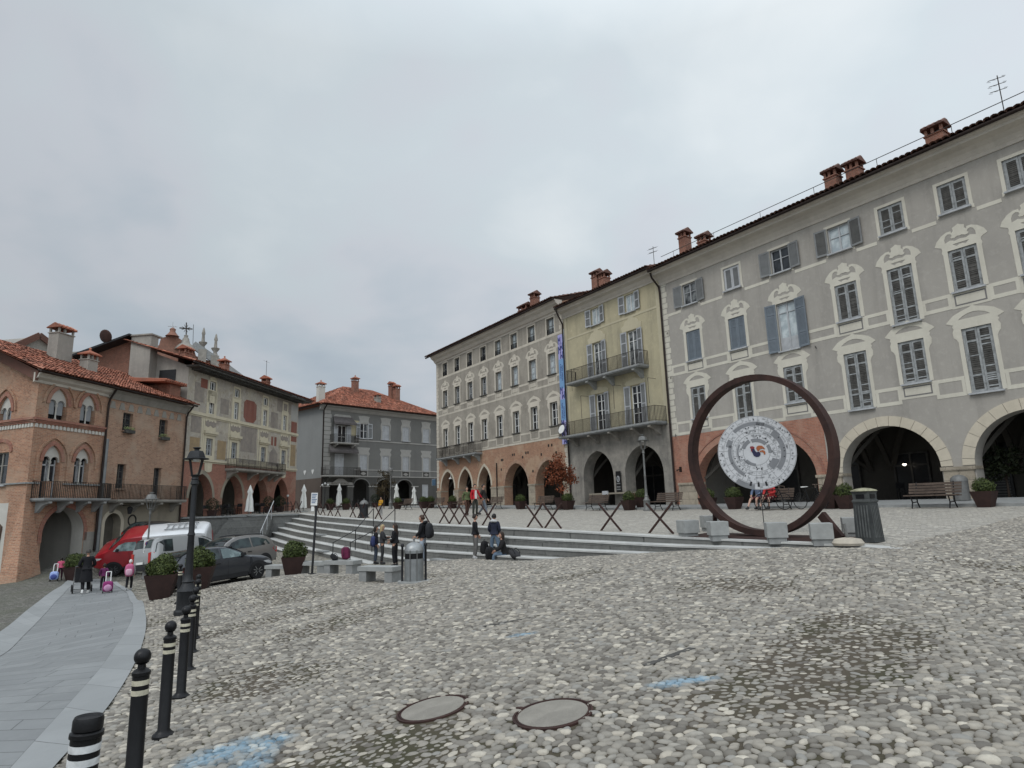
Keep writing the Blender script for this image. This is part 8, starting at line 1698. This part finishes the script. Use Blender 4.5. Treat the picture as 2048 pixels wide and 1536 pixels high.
def trolley(label, loc, az_, col, col2, s=1.):
    b = thing('school_trolley', label, 'school trolley', loc, PI-az_, 'wheeled school bags'); b.scale = (s,s,s); mb = MB(); ellips(mb, (0,0,.26), (.18,.12,.2), None, 14, 10, lambda v: Vector((math.copysign(abs(v.x)**.5,v.x), math.copysign(abs(v.y)**.6,v.y), math.copysign(abs(v.z)**.6,v.z)))); mb.build('bag', cloth(*col), b, 60); p = MB(); ellips(p, (0,.1,.22), (.14,.05,.13), None, 12, 8); p.build('pocket', cloth(*col2), b, 60)
    h = MB(); h.tube([(-.08,-.1,.4),(-.08,-.2,.8)],.018,6); h.tube([(.08,-.1,.4),(.08,-.2,.8)],.018,6); h.tube([(-.08,-.2,.8),(.08,-.2,.8)],.016,6); h.build('handle', M.white, b); 
    for sx in (-1,1): w = MB(); w.lathe([(.06,-.02),(.06,.02)],12); w.xf(Matrix.Translation((sx*.15,0,.06)) @ Matrix.Rotation(PI/2,4,'Y')); w.build('wheel', M.trim, b)
    return b
BLACK = ('black_cloth', (.010,.010,.012)); NAVY = ('navy_cloth', (.016,.019,.034)); JEANS = ('blue_jeans', (.10,.14,.19)); PALEJ = ('pale_jeans', (.27,.31,.36)); GREYT = ('grey_trousers', (.12,.115,.11)); DKGREY = ('charcoal_cloth', (.032,.032,.035))
# --- on the slab path
A0 = azim(170)-.05
person('person in a long black coat pushing a stroller up the slab path', at_d(171,30.5,1170), A0, 1.70, BLACK, BLACK, (.05,.045,.04), 0, dict(elL=(-.27,-.06,1.13), wrL=(-.17,-.30,1.05), elR=(.27,-.06,1.13), wrR=(.17,-.30,1.05), anL=(-.11,-.12,.09), knL=(-.10,-.1,.5), anR=(.1,.18,.13)), (.62,.62,.6), .48, None, None, None, 1.18)
fx_, fy_ = sin(A0), cos(A0); g = at_d(171,30.5,1170); q = Vector((g.x+fx_*.65-.1, g.y+fy_*.65, 0)); q.z = gz(q.x,q.y); sr = thing('stroller', 'dark stroller pushed by the person in the black coat', 'stroller', q, PI-A0); mb = MB()
for sx in (-1,1): mb.tube([(sx*.27,.32,1.02),(sx*.27,-.05,.55),(sx*.28,-.38,.12)],.016,6); mb.tube([(sx*.27,-.02,.6),(sx*.3,.3,.14)],.016,6)
mb.tube([(-.27,.32,1.02),(.27,.32,1.02)],.018,6); mb.tube([(-.3,.3,.14),(.3,.3,.14)],.014,6); mb.build('frame', M.lampgrey, sr, 60); mb = MB(); mb.hexa([(-.24,-.3,.35),(.24,-.3,.35),(.24,.12,.42),(-.24,.12,.42)],[(-.24,-.3,.48),(.24,-.3,.48),(.26,.2,.95),(-.26,.2,.95)]); mb.build('seat', cloth(*DKGREY), sr)
for sx in (-1,1):
    for y in (-.38,.3): w = MB(); w.lathe([(.10,-.025),(.14,-.02),(.14,.02),(.10,.025)],16); w.xf(Matrix.Translation((sx*.31,y,.14)) @ Matrix.Rotation(PI/2,4,'Y')); w.build('wheel', M.tyre, sr, 40)
person('person, small child in a pink jacket walking ahead on the slab path', at_d(120,39,1150), azim(120)+.1, 1.08, ('pink_jacket', (.50,.09,.16)), ('plum_leggings', (.06,.02,.035)), (.02,.015,.012), .1, walk(.1))
trolley('pale blue wheeled school bag beside the child in pink', at_d(108,38.7,1155), azim(108)+.2, ('pale_blue_bag', (.28,.36,.62)), ('deep_blue_bag', (.06,.08,.25)))
person('person, small child in a purple jacket next to the stroller', at_d(205,30.8,1180), azim(205), 1.05, ('purple_jacket', (.13,.025,.09)), ('dark_plum_leggings', (.02,.014,.02)), (.035,.022,.016), .12, walk(.06))
trolley('pink and purple wheeled school bag behind the child in purple', at_d(215,30.0,1180), azim(215), ('magenta_bag', (.22,.03,.13)), ('pink_print', (.48,.26,.40)))
kp = person('person, child in a white fluffy hat and black leggings beside the no parking sign', at_d(257,30,1180), azim(257)+.15, 1.2, ('light_grey_coat', (.22,.21,.21)), BLACK, (.02,.015,.01), 0, walk(.07), (.3,.3,.3), 0, None, None, None, 1.1, ('white', (.62,.60,.58)))
backpack('pink patterned backpack on the child in the white hat', on_back(kp, azim(257)+.15, 1.2, .22, .84), PI-azim(257)-.15, .95, ('pink_backpack', (.42,.10,.20)), ('pale_pink', (.55,.33,.42)))
# --- teenagers by the steps
p = at_d(751,28.3,1125); t5 = person('person, dark haired teenager in a black jacket at the left of the chatting group', p, rad(70), 1.60, BLACK, ('dark_jeans', (.04,.05,.07)), (.018,.013,.01), .18, dict(turn=.0)); backpack('navy blue backpack worn by the teenager left of the blonde one', on_back(t5, rad(70), 1.6, .2, .92)+Vector((.1,-.12,-.1)), PI-rad(70), .9, ('navy_bag', (.035,.045,.12)), ('navy_bag_dark', (.02,.025,.07)))
person('person, blonde teenager in charcoal top and wide trousers', at_d(764,27.7,1130), rad(78), 1.62, DKGREY, ('charcoal_trousers', (.028,.029,.03)), (.36,.27,.15), .26, dict(elR=(.24,-.14,1.16), wrR=(.20,-.38,1.18), elL=(-.22,-.05,1.12), wrL=(-.12,-.22,1.08)))
person('person, long dark haired teenager all in black with back to the bin', at_d(790,26.2,1133), rad(-72), 1.66, BLACK, BLACK, (.03,.018,.013), .42, dict(elL=(-.26,-.12,1.18), wrL=(-.22,-.36,1.2), elR=(.21,.02,1.12), wrR=(.16,-.16,1.02)))
bp_ = person('person, teenage boy in black hoodie and pale jeans with a backpack behind the domed bin', at_d(846,23.2,1130), rad(-75), 1.75, BLACK, PALEJ, (.05,.026,.017), .04, dict(head=(0,-.05,1.62), elL=(-.23,-.02,1.14), wrL=(-.20,-.2,1.0), elR=(.23,-.02,1.14), wrR=(.20,-.2,1.0), turn=.1), (.5,.5,.5), 0, None, BLACK)
backpack('large black backpack worn by the teenage boy in pale jeans', on_back(bp_, rad(-75), 1.75, .24, .92), PI-rad(-75), 1.1, ('charcoal_backpack', (.022,.023,.026)), ('black_pocket', (.012,.012,.014)))
person('person, teenager in black jacket and grey trousers standing at the steps facing right', at_d(951,24.2,1117), rad(75), 1.64, BLACK, GREYT, (.02,.015,.012), .05, dict(elL=(-.2,-.02,1.12), wrL=(-.13,-.12,.93), elR=(.2,-.02,1.12), wrR=(.13,-.12,.93)), (.5,.48,.45))
person('person, teenager in navy hoodie with white lined hood and blue jeans', at_d(990,23.8,1117), azim(990)+.35, 1.64, NAVY, JEANS, (.012,.01,.009), .02, dict(anL=(-.22,.0,.09), knL=(-.16,-.03,.5), anR=(.16,.03,.09), knR=(.13,-.02,.5), wrL=(-.16,-.18,1.02), wrR=(.16,-.18,1.02)), (.5,.49,.47), 0, None, ('white_hood', (.5,.5,.5)))
SIT = dict(pelvis=(0,0,.50), waist=(0,-.03,.66), chest=(0,-.07,.86), neck=(0,-.09,1.02), head=(0,-.12,1.19), shL=(-.175,-.08,.97), shR=(.175,-.08,.97), elL=(-.24,-.16,.74), wrL=(-.15,-.36,.62), elR=(.24,-.16,.74), wrR=(.15,-.36,.62), hipL=(-.09,0,.48), hipR=(.09,0,.48), knL=(-.13,-.42,.50), knR=(.13,-.42,.50), anL=(-.13,-.46,.09), anR=(.13,-.46,.09))
def on_tier(px, n): g = on_n(px, n); t_, n_ = tn(g.x,g.y); return Vector((g.x,g.y,tier_z(t_,n_)))
NF = rad(-124.24)          # facing out from the steps towards the car park
g = on_tier(1007, 12.6); person('person in a black hoodie and jeans sitting on the steps behind the navy hoodie', Vector((g.x,g.y,g.z-.42)), NF+.5, 1.66, ('black_sweat', (.013,.012,.012)), JEANS, (.03,.018,.012), .2, SIT, (.5,.49,.47))
backpack('black backpack on the steps beside the standing teenager in grey trousers', on_tier(967,12.5), 1.0, 1., ('black_bag', (.012,.012,.013)), ('black_pocket', (.012,.012,.014))); backpack('black rucksack on the steps between the two standing teenagers', on_tier(977,12.2), .2, .95, ('black_bag', (.012,.012,.013)), ('black_pocket', (.012,.012,.014)))
backpack('floppy grey black bag lying on the steps at the right of the group', on_tier(1033,12.35), .6, .95, ('grey_black_bag', (.03,.03,.032)), ('black_pocket', (.012,.012,.014)), 'bag', 'bag', -1.15)
g = zr[684]; backpack('purple backpack lying on the granite bench', Vector((g.x+.12,g.y,g.z+.50)), .4, .85, ('plum_backpack', (.10,.012,.04)), ('dark_plum', (.05,.01,.025)), lean=-.5); backpack('black bag next to the purple backpack on the granite bench', Vector((g.x-.2,g.y,g.z+.48)), .9, .6, ('black_bag', (.012,.012,.013)), ('black_pocket', (.012,.012,.014)), 'bag', 'bag', -1.0)
# --- walkers on the square
def on_plaza(px, d): x, y = polar(px, d); return Vector((x,y,gz(x,y)))
person('person in an olive green jacket walking behind the red jacket', on_plaza(934,37.6), rad(150), 1.68, ('olive_jacket', (.085,.105,.045)), ('brown_trousers', (.07,.035,.025)), (.05,.04,.03), 0, walk(.08), (.05,.03,.025))
person('person in a bright red jacket over a white shirt with a dark beard', on_plaza(950,36.4), rad(150), 1.80, ('red_jacket', (.36,.012,.02)), ('dark_green_trousers', (.03,.034,.028)), (.02,.014,.01), 0, dict(elR=(.27,-.05,1.15), wrR=(.38,-.14,1.0), head=(0,-.03,1.645)), (.03,.03,.03), 0, None, None, ('white_shirt', (.6,.58,.56)))
person('person in a dark leather jacket and pale jeans striding right', on_plaza(967,36.9), rad(110), 1.78, ('dark_leather', (.028,.024,.022)), ('faded_jeans', (.14,.155,.18)), (.03,.024,.02), 0, walk(.24), (.03,.03,.035))
person('person in a yellow jacket with dark scarf on the terrace', on_plaza(762,44.), rad(200), 1.22, ('yellow_jacket', (.42,.22,.02)), ('pale_leggings', (.20,.2,.2)), (.02,.016,.013), .1, dict(elR=(.22,-.14,1.12), wrR=(.1,-.28,1.2)), (.3,.28,.26), 0, None, ('dark_scarf', (.02,.02,.02)))
for sx_, lb, tp, ps, hr in ((-.62,'person, cyclist in red and blue jersey and shorts on the left of the bench',('red_blue_jersey', (.10,.13,.20)),dict(elL=(-.27,-.14,.75)),(.03,.025,.02)),(-.02,'person, cyclist in a red jersey with a grey helmet holding a paper',('red_jersey', (.36,.03,.03)),dict(elR=(.26,-.12,.72),wrR=(.1,-.34,.66),head=(0,-.16,1.18)),(.03,.03,.03))):
    q = Bb @ Vector((sx_, -.22, .02)); po = dict(SIT); po.update(ps); po.update(knL=(-.16,-.42,.49), anL=(-.2,-.62,.09)); person(lb, q, PI-RZF, 1.72, tp, ('burgundy_shorts', (.09,.012,.02)), hr, 0, po, (.04,.04,.04), 0, SKIN2, None, None, 1.1, None if sx_ < -.5 else ('helmet', (.22,.2,.2)), True)
